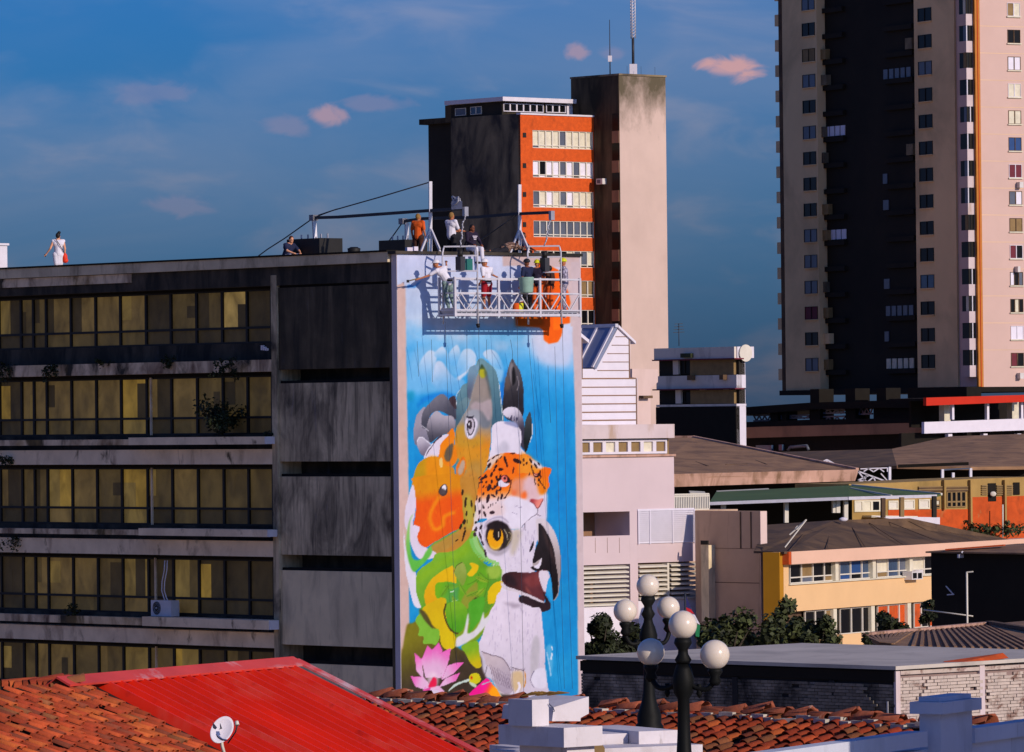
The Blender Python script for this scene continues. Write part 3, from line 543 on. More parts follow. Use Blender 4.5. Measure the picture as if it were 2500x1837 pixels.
    # ---- lower left: olive ground, leaves, branch
    A('S', [(990, 1545), (1010, 1520), (1040, 1500), (1080, 1530), (1115, 1580), (1170, 1600), (1180, 1640), (1210, 1690), (1260, 1700), (1260, 1725), (990, 1725)], ((118, 110, 38), (62, 52, 44), (1020, 1540), (1080, 1700)), soft=2)
    A('M3', [(30, 480), (90, 300), (170, 280), (240, 480), (380, 480), (560, 520), (690, 620), (780, 800), (700, 830), (600, 840), (500, 1110), (40, 1110)], ((122, 118, 34), (66, 56, 44), (120, 340), (400, 900)), soft=1)
    A('M3', [(220, 130), (300, 60), (420, 0), (480, 30), (470, 200), (560, 390), (590, 440), (580, 520), (500, 560), (430, 500), (400, 360), (280, 240)], ((200, 172, 22), (206, 186, 24), (400, 60), (500, 500)))
    A('M3', [(150, 240), (210, 170), (290, 220), (330, 320), (400, 340), (410, 420), (370, 500), (310, 490), (230, 490), (240, 420), (180, 400), (190, 330)], (126, 178, 70)); A('M3', [(190, 120), (260, 160), (310, 250), (340, 330), (280, 280), (220, 200)], (86, 80, 44), soft=1)
    A('M3', [(470, 110), (540, 40), (640, 50), (700, 130), (690, 260), (640, 360), (560, 380), (500, 280)], ((120, 168, 50), (84, 150, 40), (560, 60), (600, 340))); Ln('M3', [(475, 60), (460, 170), (500, 300), (560, 370), (610, 380)], (76, 70, 34), 4)
    A('M3', [(720, 60), (880, -10), (880, 120), (840, 240), (760, 340), (720, 380), (740, 220)], (86, 158, 52))
    A('M3', [(580, 520), (590, 430), (660, 380), (700, 220), (715, 160), (720, 260), (710, 380), (800, 330), (850, 230), (880, 150), (890, 220), (940, 180), (930, 260), (850, 360), (760, 440), (640, 510)], (216, 216, 222), soft=1)
    A('M3', [(640, 520), (760, 470), (820, 470), (830, 560), (850, 680), (850, 740), (800, 750), (740, 700), (690, 600)], ((124, 168, 50), (190, 176, 24), (740, 520), (810, 720)))
    # lotus
    PK, PL = (226, 96, 180), (226, 186, 220)
    for pts in ([(140, 590), (220, 660), (240, 880), (160, 780)], [(215, 660), (280, 510), (330, 560), (330, 850), (260, 860)], [(325, 560), (400, 480), (440, 560), (420, 860), (330, 850)], [(400, 600), (530, 540), (500, 700), (430, 880)], [(430, 880), (490, 730), (560, 700), (670, 690), (560, 810)], [(400, 960), (470, 860), (630, 800), (580, 890), (480, 930)], [(100, 840), (240, 850), (330, 960), (240, 980), (150, 950)], [(200, 1040), (260, 950), (400, 940), (460, 1000), (440, 1040), (360, 1020), (250, 1050)]):
        q = np.array(pts, float); a = q[0] if q[0][1] < q[-1][1] else q[-1]
        far = q[np.argmax(((q-np.array([330, 930]))**2).sum(1))]
        A('M3', pts, ((226, 110, 186), PL, tuple(far), tuple(far*.35+np.array([330, 900])*.65)), False, 0); Ln('M3', [pts[0], pts[1]], (210, 90, 170), .8, op=.7)
    O('M3', 335, 880, 60, 90, (236, 214, 232), 0, 4, .8); A('M3', [(310, 900), (340, 850), (375, 870), (370, 940), (320, 960), (290, 950)], (214, 40, 86), soft=1); A('M3', [(200, 1040), (250, 980), (310, 960), (300, 1000), (240, 1020)], (214, 90, 160))
    A('M3', [(230, 1060), (270, 1000), (400, 990), (360, 1060), (350, 1110), (330, 1110), (320, 1060)], (220, 210, 232))
    # hummingbird
    A('M3', [(720, 880), (735, 830), (780, 805), (830, 820), (850, 880), (800, 920), (740, 920)], (196, 190, 36)); O('M3', 752, 855, 14, 20, (206, 96, 20)); O('M3', 752, 852, 5, 6, (40, 20, 20)); A('M3', [(500, 1000), (560, 930), (650, 890), (720, 870), (720, 895), (640, 915), (560, 960)], (196, 214, 206)); A('M3', [(730, 900), (800, 930), (790, 960), (740, 930)], (190, 206, 180))
    A('M3', [(670, 1095), (740, 1010), (840, 920), (920, 860), (980, 930), (1040, 1000), (1085, 1080), (1150, 1120), (1090, 1130), (740, 1135)], ((226, 40, 146), (240, 156, 16), (860, 1000), (960, 1050))); A('M3', [(730, 1100), (800, 1060), (900, 1080), (920, 1130), (760, 1135)], (170, 130, 206), soft=3); A('M3', [(940, 1010), (1010, 960), (1080, 1080), (1090, 1120), (940, 1130)], (240, 160, 14), soft=2); Ln('M3', [(860, 930), (960, 900), (1030, 980), (1080, 1070)], (150, 190, 200), 2)
    # faint brush and roller texture of the whole wall
    c.a += (n3*7)[..., None]+(n2*5)[..., None]
    g_ = c.a.mean(2, keepdims=True); c.a = g_+(c.a-g_)*1.16; c.a = c.a-14*(1-np.clip(c.a/170, 0, 1))
    s = np.clip(c.a, 0, 255)/255
    c.lin = np.where(s <= .04045, s/12.92, ((s+.055)/1.055)**2.4)*.81
    return c
# ------------------------------------------------------------------ paints and stones
GRIME = (.012, .013, .012)
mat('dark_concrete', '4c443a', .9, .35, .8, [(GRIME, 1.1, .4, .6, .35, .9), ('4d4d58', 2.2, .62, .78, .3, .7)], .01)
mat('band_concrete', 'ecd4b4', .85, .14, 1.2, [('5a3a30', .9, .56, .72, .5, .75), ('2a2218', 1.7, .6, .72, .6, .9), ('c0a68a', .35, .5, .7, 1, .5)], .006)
mat('band_stained', 'e0c8a8', .85, .2, 1.2, [('503028', 1.4, .44, .66, .45, .85), (GRIME, .55, .52, .6, .5, .96), ('b99858', .3, .52, .72, 1, .5)], .01)
mat('panel_dark', '5e5342', .9, .3, 1.2, [(GRIME, 1.6, .38, .66, .14, .85), ('565560', 2.0, .6, .8, .25, .6)], .01)
mat('panel_mid', 'd2be9c', .9, .22, .6, [('242022', .8, .44, .66, .6, .85), ('1a1a1c', 6., .46, .68, .10, .6), ('8a8696', 3, .62, .8, .2, .5)], .006)
mat('panel_pale', 'e6d2ac', .88, .1, .8, [('6e665e', 1.4, .48, .75, .3, .6), ('2c2a2a', 6, .6, .8, .08, .6)], .004)
mat('coping', 'd6c4a4', .85, .2, .7, [('4a4234', 1.2, .5, .7, .4, .6)], .004)
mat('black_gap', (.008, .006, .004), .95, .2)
mat('window_frame_dark', (.012, .010, .009), .6, .2)
mat('glass_dark', (.012, .012, .014), .12, .3, .8, spec=.5)
mat('primer', 'cfc3c6', .8, .06)
for i_, (c_, e_) in enumerate([((.27, .18, .05), .27), ((.23, .15, .05), .22), ((.17, .115, .04), .17), ((.36, .22, .04), .30), ((.33, .22, .07), .40), ((.10, .07, .03), .10)]):
    mat('glow_curtain_%d' % i_, c_, .6, .25, 1.2, emit=(c_, e_*1.15, 1.3), spec=.2)  # weak emission added: panes glow in place of light coming through the rooms
mat('white_paint', 'd6d0d8', .6, .06, 2)
mat('white_metal', 'c9c6ce', .45, .08, 3, metal=.15)
mat('galvanised', 'a9a9b2', .45, .15, 4, metal=.5)
mat('steel_dark', (.035, .036, .045), .55, .25, 3)
mat('cable_black', (.045, .06, .10), .7, .1)
mat('cable_grey', '83838c', .6, .1)
mat('black_plastic', (.012, .011, .011), .6, .2)

# ------------------------------------------------------------------ ground
gm = MB(); gm.add([(-9000, -300, 0), (9000, -300, 0), (9000, 16000, 0), (-9000, 16000, 0)], [(0, 1, 2, 3)])
mat('ground_mat', (.48, .34, .21), .95, .3, .02, [((.06, .06, .03), .01, .5, .65, 1, .6)])
gm.build('ground', 'ground_mat', None, 'structure')

# ------------------------------------------------------------------ building with the mural
Ym = 187.0
CO = (968, 613)
FR = Face(CO, Ym, 49, 'R'); FL = Face(CO, Ym, 49, 'L')
cz = FR.zat(CO)                                    # top of the parapet at the corner
mur = thing('office_building', 'long stained concrete office block with the animal mural on its end wall', 'building', FR.pt(0, 0))
uR = FR.uat((1417, 622)); uL = FL.uat((-60, 600)); 
DEP = 1.0                                          # depth of the shaded loggia
roof_z = cz - .45
# solid core, set back behind the loggia
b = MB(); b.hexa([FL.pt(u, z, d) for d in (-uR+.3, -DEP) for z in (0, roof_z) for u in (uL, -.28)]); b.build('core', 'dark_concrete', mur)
# mural wall slab
b = MB(); FR.box(b, .0, uR, 0, cz-.10, -.27, 0); b.build('end_wall', 'primer', mur)
# painted sheet, 4 mm proud
cv = paint()
nu, nz = 236, 560
zb = FR.zat((990, 1724)); us = np.linspace(.015, uR-.015, nu); zs = np.linspace(zb, cz-.105, nz)
vv = []; cc = []
for z_ in zs:
    for u_ in us:
        q = FR.pt(u_, z_, .004); vv.append(q - FR.pt(0, 0))
V = np.array(vv); rel = V + np.array(FR.pt(0, 0)) - np.array(CAM); dep = rel@np.array(fw); px = W0/2 + rel@np.array(rt)/dep*F; py = H0/2 - rel@np.array(up)/dep*F
ix = np.clip((px-cv.X0).astype(int), 0, cv.NX-1); iy = np.clip((py-cv.Y0).astype(int), 0, cv.NY-1)
me = bpy.data.meshes.new('mural'); fs = [(j*nu+i, j*nu+i+1, (j+1)*nu+i+1, (j+1)*nu+i) for j in range(nz-1) for i in range(nu-1)]
me.from_pydata(vv, [], fs); at = me.color_attributes.new('paint', 'FLOAT_COLOR', 'POINT')
at.data.foreach_set('color', np.concatenate([cv.lin[iy, ix], np.ones((len(vv), 1))], 1).astype(np.float32).ravel())
mm = bpy.data.materials.new('mural_paint'); mm.use_nodes = True; an = mm.node_tree.nodes.new('ShaderNodeAttribute'); an.attribute_name = 'paint'
pb = mm.node_tree.nodes['Principled BSDF']; pb.inputs['Roughness'].default_value = .75; pb.inputs['Specular IOR Level'].default_value = .2
mm.node_tree.links.new(an.outputs['Color'], pb.inputs['Base Color']); me.materials.append(mm)
link('mural', me, mur, None, 'mural of animal heads, leaves and a pink lotus on a blue ground')
# parapet copings
b = MB(); FR.box(b, -.12, uR+.02, cz-.098, cz, -.30, .10); b.build('coping', 'dark_concrete', mur)
b = MB(); u1 = -.32
zt = cz - .02; zc = FL.zat((968, 613+26), .12)
FL.box(b, uL, u1, zc, zt, -.3, .12); b.build('coping', 'coping', mur)
b = MB(); FL.box(b, uL, u1, zt+.003, zt+.06, -.33, .16); b.build('coping_cap', 'black_gap', mur)
# top fascia below the coping
zf = FL.zat(zp('Z1', 0, 478)); 
b = MB(); FL.box(b, uL, u1, zf-.15, zc-.004, -.6, .0); b.build('fascia', 'dark_concrete', mur)
b = MB(); ua = FL.uat(zp('Z1', 720, 400)); FL.box(b, uL, ua, FL.zat(zp('Z1', 0, 455)), FL.zat(zp('Z1', 0, 408)), .004, .05); b.build('drip_ledge', 'band_stained', mur)
# corner pier + pier between the loggias and blank panels
up0, up1 = FL.uat(zp('Z1', 1482, 900)), FL.uat(zp('Z1', 1512, 900))
b = MB(); FL.box(b, up0, up1, 0, zf+.2, -DEP+.01, .02); b.build('pier', 'panel_mid', mur)
uc0 = FL.uat(zp('Z1', 2125, 900))
b = MB(); FL.box(b, uc0, -.285, 0, zc-.01, -DEP+.01, .015); b.build('corner_pier', 'panel_dark', mur)
# blank panels beside the corner with dark slots between them
ys = [(zp('Z1', 1510, 455), zp('Z1', 1510, 900)), (zp('Z1', 1520, 975), zp('Z1', 1540, 1400)), (zp('Z1', 1530, 1482), zp('Z2', 1540, 392)), (zp('Z2', 1560, 478), zp('Z2', 1560, 885)), (zp('Z2', 1560, 985), zp('Z2', 1560, 1500))]
for (t, bt), mt in zip(ys, ['panel_dark', 'panel_mid', 'panel_mid', 'panel_pale', 'panel_pale']):
    b = MB(); FL.box(b, up1, uc0, FL.zat(bt, -.06), FL.zat(t, -.06), -DEP+.02, -.06); b.build('wall_panel', mt, mur)
    b = MB(); FL.box(b, up1+.02, uc0-.02, FL.zat(t, -.06)+.003, FL.zat(t, -.06)+.09, -.5, -.12)
    b.build('slot_beam', 'black_gap', mur)
# floor bands, windows, ledges
bands = [(zp('Z1', 330, 872), zp('Z1', 330, 934), 'band_stained'), (zp('Z1', 0, 1340), zp('Z1', 0, 1418), 'band_concrete'), (zp('Z2', 0, 298), zp('Z2', 0, 379), 'band_concrete'), (zp('Z2', 0, 772), zp('Z2', 0, 851), 'band_concrete')]
bz = []
for t, bt, mt in bands:
    za, zb_ = FL.zat(bt), FL.zat(t); bz.append((za, zb_))
    b = MB(); FL.box(b, uL, up0-.003, za, zb_, -DEP+.02, 0); b.build('floor_band', mt, mur)
pitch = (bz[0][0]-bz[3][0])/3
bz.append((bz[3][0]-pitch, bz[3][1]-pitch)); b = MB(); FL.box(b, uL, up0-.003, *bz[4], -DEP+.02, 0); b.build('floor_band', 'band_concrete', mur)
WD = -.62                                           # window plane
cols = [-110, -2, 118, 185, 255, 390, 525, 660, 800, 935, 1075, 1215, 1350, 1484]
lit = [[2, 5, 2, 2, 1, 1, 1, 1, 5, 2, 2, 4, 5], [2, 5, 1, 1, 1, 1, 1, 3, 5, 1, 2, 2, 2], [5, 5, 2, 2, 0, 1, 2, 3, 2, 1, 2, 2, 2], [1, 5, 2, 1, 1, 1, 2, 0, 5, 0, 5, 5, 5], [1, 5, 2, 1, 1, 2, 2, 0, 2, 0, 5, 5, 5]]
skip = {(1, 9), (1, 10), (1, 11)}
for fl in range(5):
    zlo = (bz[fl][1] + .10 + .72) ; zhi = (zf-.18 if fl == 0 else bz[fl-1][0]-.16)
    if fl == 0: zlo = FL.zat(zp('Z1', 660, 775), WD); zhi = FL.zat(zp('Z1', 660, 492), WD)
    else:
        d_ = zlo; zlo = bz[fl][1] + (FL.zat(zp('Z1', 660, 1258), WD) - bz[1][1]); zhi = bz[fl-1][0] - .12
    ztr = zlo + (zhi-zlo)*.29
    # shaded wall below the windows and head beam above them
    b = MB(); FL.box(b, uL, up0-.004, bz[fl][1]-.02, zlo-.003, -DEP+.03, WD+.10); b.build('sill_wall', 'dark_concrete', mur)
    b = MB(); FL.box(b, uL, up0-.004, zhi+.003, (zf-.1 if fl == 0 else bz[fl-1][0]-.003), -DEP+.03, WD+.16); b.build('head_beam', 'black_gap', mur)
    for k in range(len(cols)-1):
        a0 = FL.uat(zp('Z1', cols[k], 700), WD); a1 = FL.uat(zp('Z1', cols[k+1], 700), WD)
        if a1 > up0-.03: a1 = up0-.03
        w = MB(); t_ = .055
        for (x0, x1, y0, y1) in [(a0, a0+t_, zlo, zhi), (a1-t_+.002, a1, zlo, zhi), (a0+t_, a1-t_, zlo, zlo+t_), (a0+t_, a1-t_, zhi-t_, zhi), (a0+t_, a1-t_, ztr-.04, ztr+.04)]:
            FL.box(w, x0, x1, y0, y1, WD-.06, WD+.05)
        wo = w.build('window', 'window_frame_dark', mur)
        for (y0, y1, low) in [(zlo+t_, ztr-.04, 1), (ztr+.04, zhi-t_, 0)]:
            li = lit[fl][k]
            if low: li = {0: 1, 1: 2, 2: 5, 3: 0, 4: 2, 5: 5}[li]
            if fl == 0 and low and k == 11: li = 5
            g = MB(); FL.box(g, a0+t_, a1-t_, y0, y1, WD-.03, WD-.022); g.build('pane', 'glow_curtain_%d' % li, wo)
            if not low and random.random() < .55:
                wv = (a1-a0-2*t_); f0 = random.choice((0, 0, .45, .6)); f1 = min(1, f0+random.uniform(.25, .5)); yt = y1-(y1-y0)*random.choice((0, 0, .1, .35)); yb_ = y0+(y1-y0)*random.choice((0, 0, .3))
                g = MB(); FL.box(g, a0+t_+wv*f0+.003, a0+t_+wv*f1-.003, yb_+.003, yt-.003, WD-.0215, WD-.016); g.build('curtain', random.choice(['glow_curtain_0', 'glow_curtain_1', 'glow_curtain_2', 'glow_curtain_5', 'glow_curtain_5', 'glow_curtain_3']), wo)
    # narrow light pier seen inside the glazing
    if fl: 
        x = FL.uat(zp('Z1', 820 if fl < 3 else 835, 1100), WD+.12); b = MB(); FL.box(b, x-.035, x+.035, zlo, zhi, WD+.06, WD+.12); b.build('mullion', 'band_concrete', mur)
# projecting ledge boxes with pale ends
for fl, (xa, xb, ya, yb, z) in zip((1, 2, 3), [(700, 1478, 1264, 1306, 'Z1'), (760, 1503, 256, 296, 'Z2'), (780, 1512, 754, 806, 'Z2')]):
    d1 = .42
    u_0 = FL.uat(zp(z, xa, ya), d1); u_1 = FL.uat(zp(z, xb-38, ya), d1); za = FL.zat(zp(z, xb-38, yb), d1); zb_ = FL.zat(zp(z, xb-38, ya), d1)
    b = MB(); FL.box(b, u_0, u_1, za, zb_, -.2, d1); o = b.build('ledge_box', 'band_concrete', mur)
    b = MB(); FL.box(b, u_1+.003, u_1+.05, za+.005, zb_-.005, -.15, d1-.01); b.build('end_cap', 'white_paint', o)
    b = MB(); FL.box(b, uL, u_0-.01, za, zb_-.06, -.2, .16); b.build('planter_trough', 'band_stained', mur)
# broken corner of the missing top ledge
b = MB(); q = zp('Z1', 1440, 780)
for i_ in range(3): b.box(FL.at((q[0]-4+i_*5, q[1]+2*i_), .2), (.08, .1, .16-.04*i_), R(-49))
b.build('broken_ledge', 'white_paint', mur)
# roof slab
b = MB(); FL.box(b, uL, -.3, roof_z+.002, roof_z+.06, -uR+.3, -.34); b.build('roof', 'coping', mur)
b = MB(); FR.box(b, uR-.25, uR, 0, cz-.1, uL, -.28); b.build('rear_wall', 'dark_concrete', mur)
# big dark shrub growing on the second-floor loggia
mat('leaf_dark', (.026, .034, .011), .7, .4, 2, isl=.6)
mat('leaf_mid', (.062, .074, .022), .65, .4, 1, isl=.7)
mat('leaf_far', (.022, .032, .014), .7, .4, .6, isl=.7)
mat('bark', (.05, .038, .026), .9, .3, 3)
def leaf_clump(mb, c, rad, n, size, sc=(1, 1, 1), rng=random):
    """leaf-sized faces spread through a lumpy volume"""
    c = Vector(c); lumps = [(Vector((rng.gauss(0, .5)*sc[0], rng.gauss(0, .5)*sc[1], rng.gauss(0, .42)*sc[2]))*rad, rad*rng.uniform(.22, .5)) for _ in range(14)]
    for _ in range(n):
        lc, lr = rng.choice(lumps); d = Vector((rng.gauss(0, 1), rng.gauss(0, 1), rng.gauss(0, 1))).normalized()
        p = c + lc + d*lr*rng.uniform(.3, 1.2)
        a = Vector((rng.gauss(0, 1), rng.gauss(0, 1), rng.gauss(0, .6))).normalized(); b_ = a.cross(d+Vector((0, 0, .4))).normalized()
        s = size*rng.uniform(.6, 1.3); t = a*s; w = b_*s*.38
        mb.add([p-t*.5, p+w, p+t*.6+Vector((0, 0, -s*.15)), p-w], [(0, 1, 2), (0, 2, 3)])
def plant(name, label, cat, base, h, w, n, leaf, mt='leaf_mid', group=None, stem=.3, lean=0):
    t = thing(name, label, cat, base, group); base = Vector(base)
    tm = MB(); top = base+Vector((0, 0, h*.55))
    tm.tube([base, base+Vector((.05*w, 0, h*.3)), top], [w*.05+.02, w*.04+.015, w*.02+.01], 7)
    for k in range(4):
        a = k*1.7; tm.tube([base+Vector((0, 0, h*.25)), base+Vector((math.cos(a)*w*.2, math.sin(a)*w*.2, h*.5)), base+Vector((math.cos(a)*w*.35, math.sin(a)*w*.35, h*.72))], [w*.03+.01, w*.02+.008, .008], 6)
    tm.build('trunk', 'bark', t)
    cm = MB(); leaf_clump(cm, base+Vector((0, 0, h*.58)), w*.52, n, leaf, (1, 1, h/w*.8)); cm.build('crown', mt, t); return t
q = FL.at(zp('Z1', 1200, 1255), -.2)
plant('potted_shrub', 'dark dense shrub growing in front of the second-storey windows of the office block', 'shrub', q, 1.15, 1.7, 1500, .12, 'leaf_dark')
# ferns and weeds rooted in the stained ledges
for i_, (z_, x, y, w, h, n) in enumerate((('Z1', 20, 905, 1.0, .5, 420), ('Z1', 285, 900, .7, .6, 420), ('Z1', 920, 860, .55, .4, 260), ('Z1', 1245, 875, .8, .6, 420), ('Z1', 1460, 1265, .4, .3, 160), ('Z1', 40, 1395, .8, .4, 260), ('Z2', 60, 330, .9, .4, 260), ('Z2', 400, 700, .5, .35, 180), ('Z1', 560, 860, .5, .25, 160))):
    cm = MB(); leaf_clump(cm, FL.at(zp(z_, x, y), .12), w*.5, n, .09, (1, .5, h/w*1.2))
    o_ = solo('ledge_plant', cm, 'leaf_dark', ['dark fern hanging at the far left end of the top stained floor band', 'dark fern breaking through the top floor band below the first dark window', 'small fern over the middle of the top floor band', 'dark fern splitting the top floor band near its right end', 'weed tuft by the white end of the upper ledge box', 'weed tuft at the left end of the second floor band', 'weed tuft at the left end of the third floor band', 'small weed on the window ledge left of the outdoor air conditioner', 'low weed on the lip of the top floor band, left half'][i_], 'plant', 'weeds growing on the office block ledges'); o_['kind'] = 'stuff'
# air conditioner on the fourth floor ledge with its hose
q = zp('Z2', 886, 735); o_ = FL.at(q, .1)
ac = thing('air_conditioner', 'white outdoor air conditioner with round black fan on the ledge of the stained office block', 'air conditioner', o_)
u_a, u_b, z_a, z_b = FL.rect(zp('Z2', 828, 642), zp('Z2', 940, 733), .1)
b = MB(); FL.box(b, u_a, u_b, z_a, z_b, -.25, .1); b.build('casing', 'white_metal', ac)
b = MB(); cc_ = FL.at(zp('Z2', 860, 686), .1); rr = (z_b-z_a)*.42
b.add([cc_ + FL.n*.006 + (FL.e*math.cos(a)+Vector((0, 0, 1))*math.sin(a))*rr for a in np.linspace(0, 2*math.pi, 24, False)], [tuple(range(24))])
fan = b.build('fan_grille', 'black_plastic', ac)
b = MB(); b.sphere(cc_+FL.n*.012, .045, 10, 6); b.build('hub', 'galvanised', fan)
b = MB()
for r_ in (.5, .72, .92): b.tube([cc_ + FL.n*.014 + (FL.e*math.cos(a)+Vector((0, 0, 1))*math.sin(a))*rr*r_ for a in np.linspace(0, 2*math.pi, 20)], .006, 5)
b.build('guard_ring', 'galvanised', fan)
for dx in (0, 14):
    b = MB(); b.tube([FL.at(zp('Z2', x+dx, y), .0) for x, y in [(905, 425), (902, 480), (890, 540), (888, 590), (900, 630), (906, 645)]], .02, 6); b.build('hose', 'white_paint', ac)
# white block at the far left of the roof
b = MB(); o_ = FL.at((-40, 664), -2.5)
FLb = FL
u_a, u_b, z_a, z_b = FL.rect((-160, 604), (-58, 664), -2.5); FL.box(b, u_a, u_b, roof_z+.06, z_b, -3.9, -2.5); b2 = MB()
FL.box(b2, u_a-.1, u_b+.06, z_b+.002, z_b+.08, -3.95, -2.42)
wt = thing('roof_tank_house', 'plain white block standing at the far left end of the flat roof', 'roof block', FL.pt((u_a+u_b)/2, roof_z+.06, -3.7)); b.build('wall', 'white_paint', wt); b2.build('roof', 'white_paint', wt)
# ------------------------------------------------------------------ middle distance and far buildings
mat('orange_brick', 'd2561a', .85, .16, 2.5, [('a83c10', 7, .5, .7, 3, .5), ('7a3414', .6, .6, .75, 1, .5)], .004)
mat('grey_render', '8a7a60', .9, .3, .22, [('26262a', .3, .42, .62, .5, .9), ('74747c', .8, .6, .8, .4, .4)])
mat('dark_render', '2e2a24', .9, .25, .3)
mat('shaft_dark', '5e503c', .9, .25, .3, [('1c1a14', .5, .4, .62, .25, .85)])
mat('shaft_pink', 'd9bfb6', .85, .08, .25, [('b59c90', .5, .5, .75, .25, .5)], .004)
mat('pink_wall', 'cebabc', .8, .05, .3, [('bda8ae', .5, .6, .8, .3, .5)])
mat('cream_curtain', 'd8d0b8', .7, .12, 2, spec=.5)
mat('white_curtain', 'e2dde8', .6, .05, 2)
mat('grey_glass', '5c6270', .3, .15, .5, spec=.3)
mat('blue_glass', '39506e', .2, .25, .5, spec=.6)
mat('dark_glass', '0f0f12', .3, .3, .5, spec=.15)
mat('red_cloth', '6a2230', .7, .1)
mat('tan_cloth', '8a7048', .7, .15)
mat('blue_cloth', '24477c', .7, .1)
mat('tower_beige', 'ecc896', .9, .08, .12, [('8c7a5c', .08, .45, .65, 1, .5)])
mat('tower_lit', 'cfb0a4', .88, .04, .3)
mat('tower_bay', (.017, .012, .007), .9, .3, .2)  # near-black puts the deep shade of the tower recess into the colour
mat('orange_trim', 'bc7630', .8, .08)
mat('red_fascia', 'c22a12', .8, .08, .5)
mat('brown_parapet', '967258', .9, .15, .3, [('4a3a34', .3, .5, .7, .4, .6)])
mat('void_black', (.010, .0075, .005), .95, .2)  # near-black stands in for deep shade under roofs, decks and eaves
mat('roof_brown', '9c7858', .95, .16, .35, [('5e483e', .5, .45, .65, 1, .6)])
mat('roof_dark', '6c543e', .95, .22, .4, [('3c302c', .5, .42, .62, 1, .7)])
mat('stained_fascia', 'c39a86', .9, .16, .35, [('6e5236', .9, .48, .66, .4, .8), ('e0c0b0', .7, .6, .75, .4, .6)])
mat('green_canopy', '566c34', .7, .15, .3)
mat('ochre_wall', 'a8884e', .9, .15, .5, [('6e5c34', .6, .5, .7, .4, .6)])
mat('brick_red', 'c8521e', .9, .2, .8, [('7e3818', .8, .5, .7, 1, .7), ('a07a48', 1.2, .6, .75, 1, .6)])
mat('yellow_wall', 'e2b986', .85, .04, .4)
mat('peach_wall', 'e0b69c', .85, .05, .4)
mat('ochre_paint', 'b07a14', .85, .08, .5)
mat('brown_wall', 'c6a68a', .9, .1, .35, [('6c5648', .6, .55, .7, .2, .7)])
mat('louver', 'd6cfc0', .6, .06)
mat('roof_metal', '8a92aa', .4, .08, .5, metal=.3)
mat('siding', 'dcd6e0', .7, .04)
mat('ac_white', 'd2ccc8', .6, .08)
VAR = lambda *a: random.choice(a)

def wbox(F_, par, tl, br, d, panes, mats, fr='white_metal', fw_=.09, fd=.06, rows=None, name='window'):
    """window set in facade F_ at depth d: one frame with a pane per light"""
    u0_, u1_, z0, z1 = F_.rect(tl, br, d); return wuz(F_, par, u0_, u1_, z0, z1, d, panes, mats, fr, fw_, fd, rows, name)
def wuz(F_, par, u0_, u1_, z0, z1, d, panes, mats, fr='white_metal', fw_=.09, fd=.06, rows=None, name='window'):
    b = MB(); h = fw_/2; rows = rows or []
    F_.box(b, u0_, u1_, z0, z0+h, d-.02, d+fd); F_.box(b, u0_, u1_, z1-h, z1, d-.02, d+fd)
    xs = np.linspace(u0_, u1_, panes+1)
    for i, x in enumerate(xs):
        a = max(x-h, u0_); c = min(x+h, u1_); F_.box(b, a, c, z0+h, z1-h, d-.02, d+fd)
    zs = [z0+h] + [z0+(z1-z0)*r for r in rows] + [z1-h]
    for r in zs[1:-1]:
        for i in range(panes): F_.box(b, xs[i]+h, xs[i+1]-h, r-h*.7, r+h*.7, d-.02, d+fd*.8)
    o = b.build(name, fr, par)
    k = 0
    for i in range(panes):
        for j in range(len(zs)-1):
            g = MB(); F_.box(g, xs[i]+h, xs[i+1]-h, zs[j]+(h*.7 if j else 0), zs[j+1]-(h*.7 if j < len(zs)-2 else 0), d-.015, d-.003)
            g.build('pane', mats[k % len(mats)], o); k += 1
    return o
def body(F_, par, u0_, u1_, z0, z1, depth, mt, name='wall', d=0.):
    b = MB(); F_.box(b, u0_, u1_, z0, z1, d-depth, d); return b.build(name, mt, par)
def slab(mb, pts, th):
    """sloping roof sheet with real thickness below"""
    return mb.prism(pts, (0, 0, -th))

# ---- orange brick tower with blank grey flank
Yo = 560.
OR = Face((1270, 277), Yo, 49, 'R'); OL = Face((1270, 277), Yo, 49, 'L')
ob = thing('brick_tower', 'orange brick tower with ribbon windows and a blank grey flank behind the mural block', 'building', OR.pt(4, 0, -6))
zt = OR.zat((1270, 277)); uo = OR.uat((1450, 283)); ul = OL.uat(zp('Y1', 202, 600))
b = MB(); b.hexa([OR.pt(u, z, d) for d in (-.001-abs(0)+ul, -.3) for z in (0, zt-.3) for u in (.02, uo-.02)]); b.build('core', 'dark_render', ob)
b = MB(); OL.box(b, ul, -.0, 0, zt, -.4, 0); b.build('flank_wall', 'grey_render', ob)
ul2 = OL.uat(zp('Y1', 92, 640), -2.5)
b = MB(); OL.box(b, ul2, ul-.01, 0, OL.zat(zp('Y1', 120, 608), -2.5), -9, -2.5); b.build('rear_wing', 'dark_render', ob)
b = MB(); OL.box(b, OL.uat(zp('Y1', 50, 600), -2.), ul+1.5, OL.zat(zp('Y1', 100, 612), -2.), OL.zat(zp('Y1', 100, 585), -2.), -9.5, -1.9); b.build('roof_slab', 'shaft_dark', ob)
strips = [(640, 728), (790, 872), (938, 1020), (1085, 1166), (1232, 1314), (1378, 1462), (1523, 1604), (1668, 1750)]
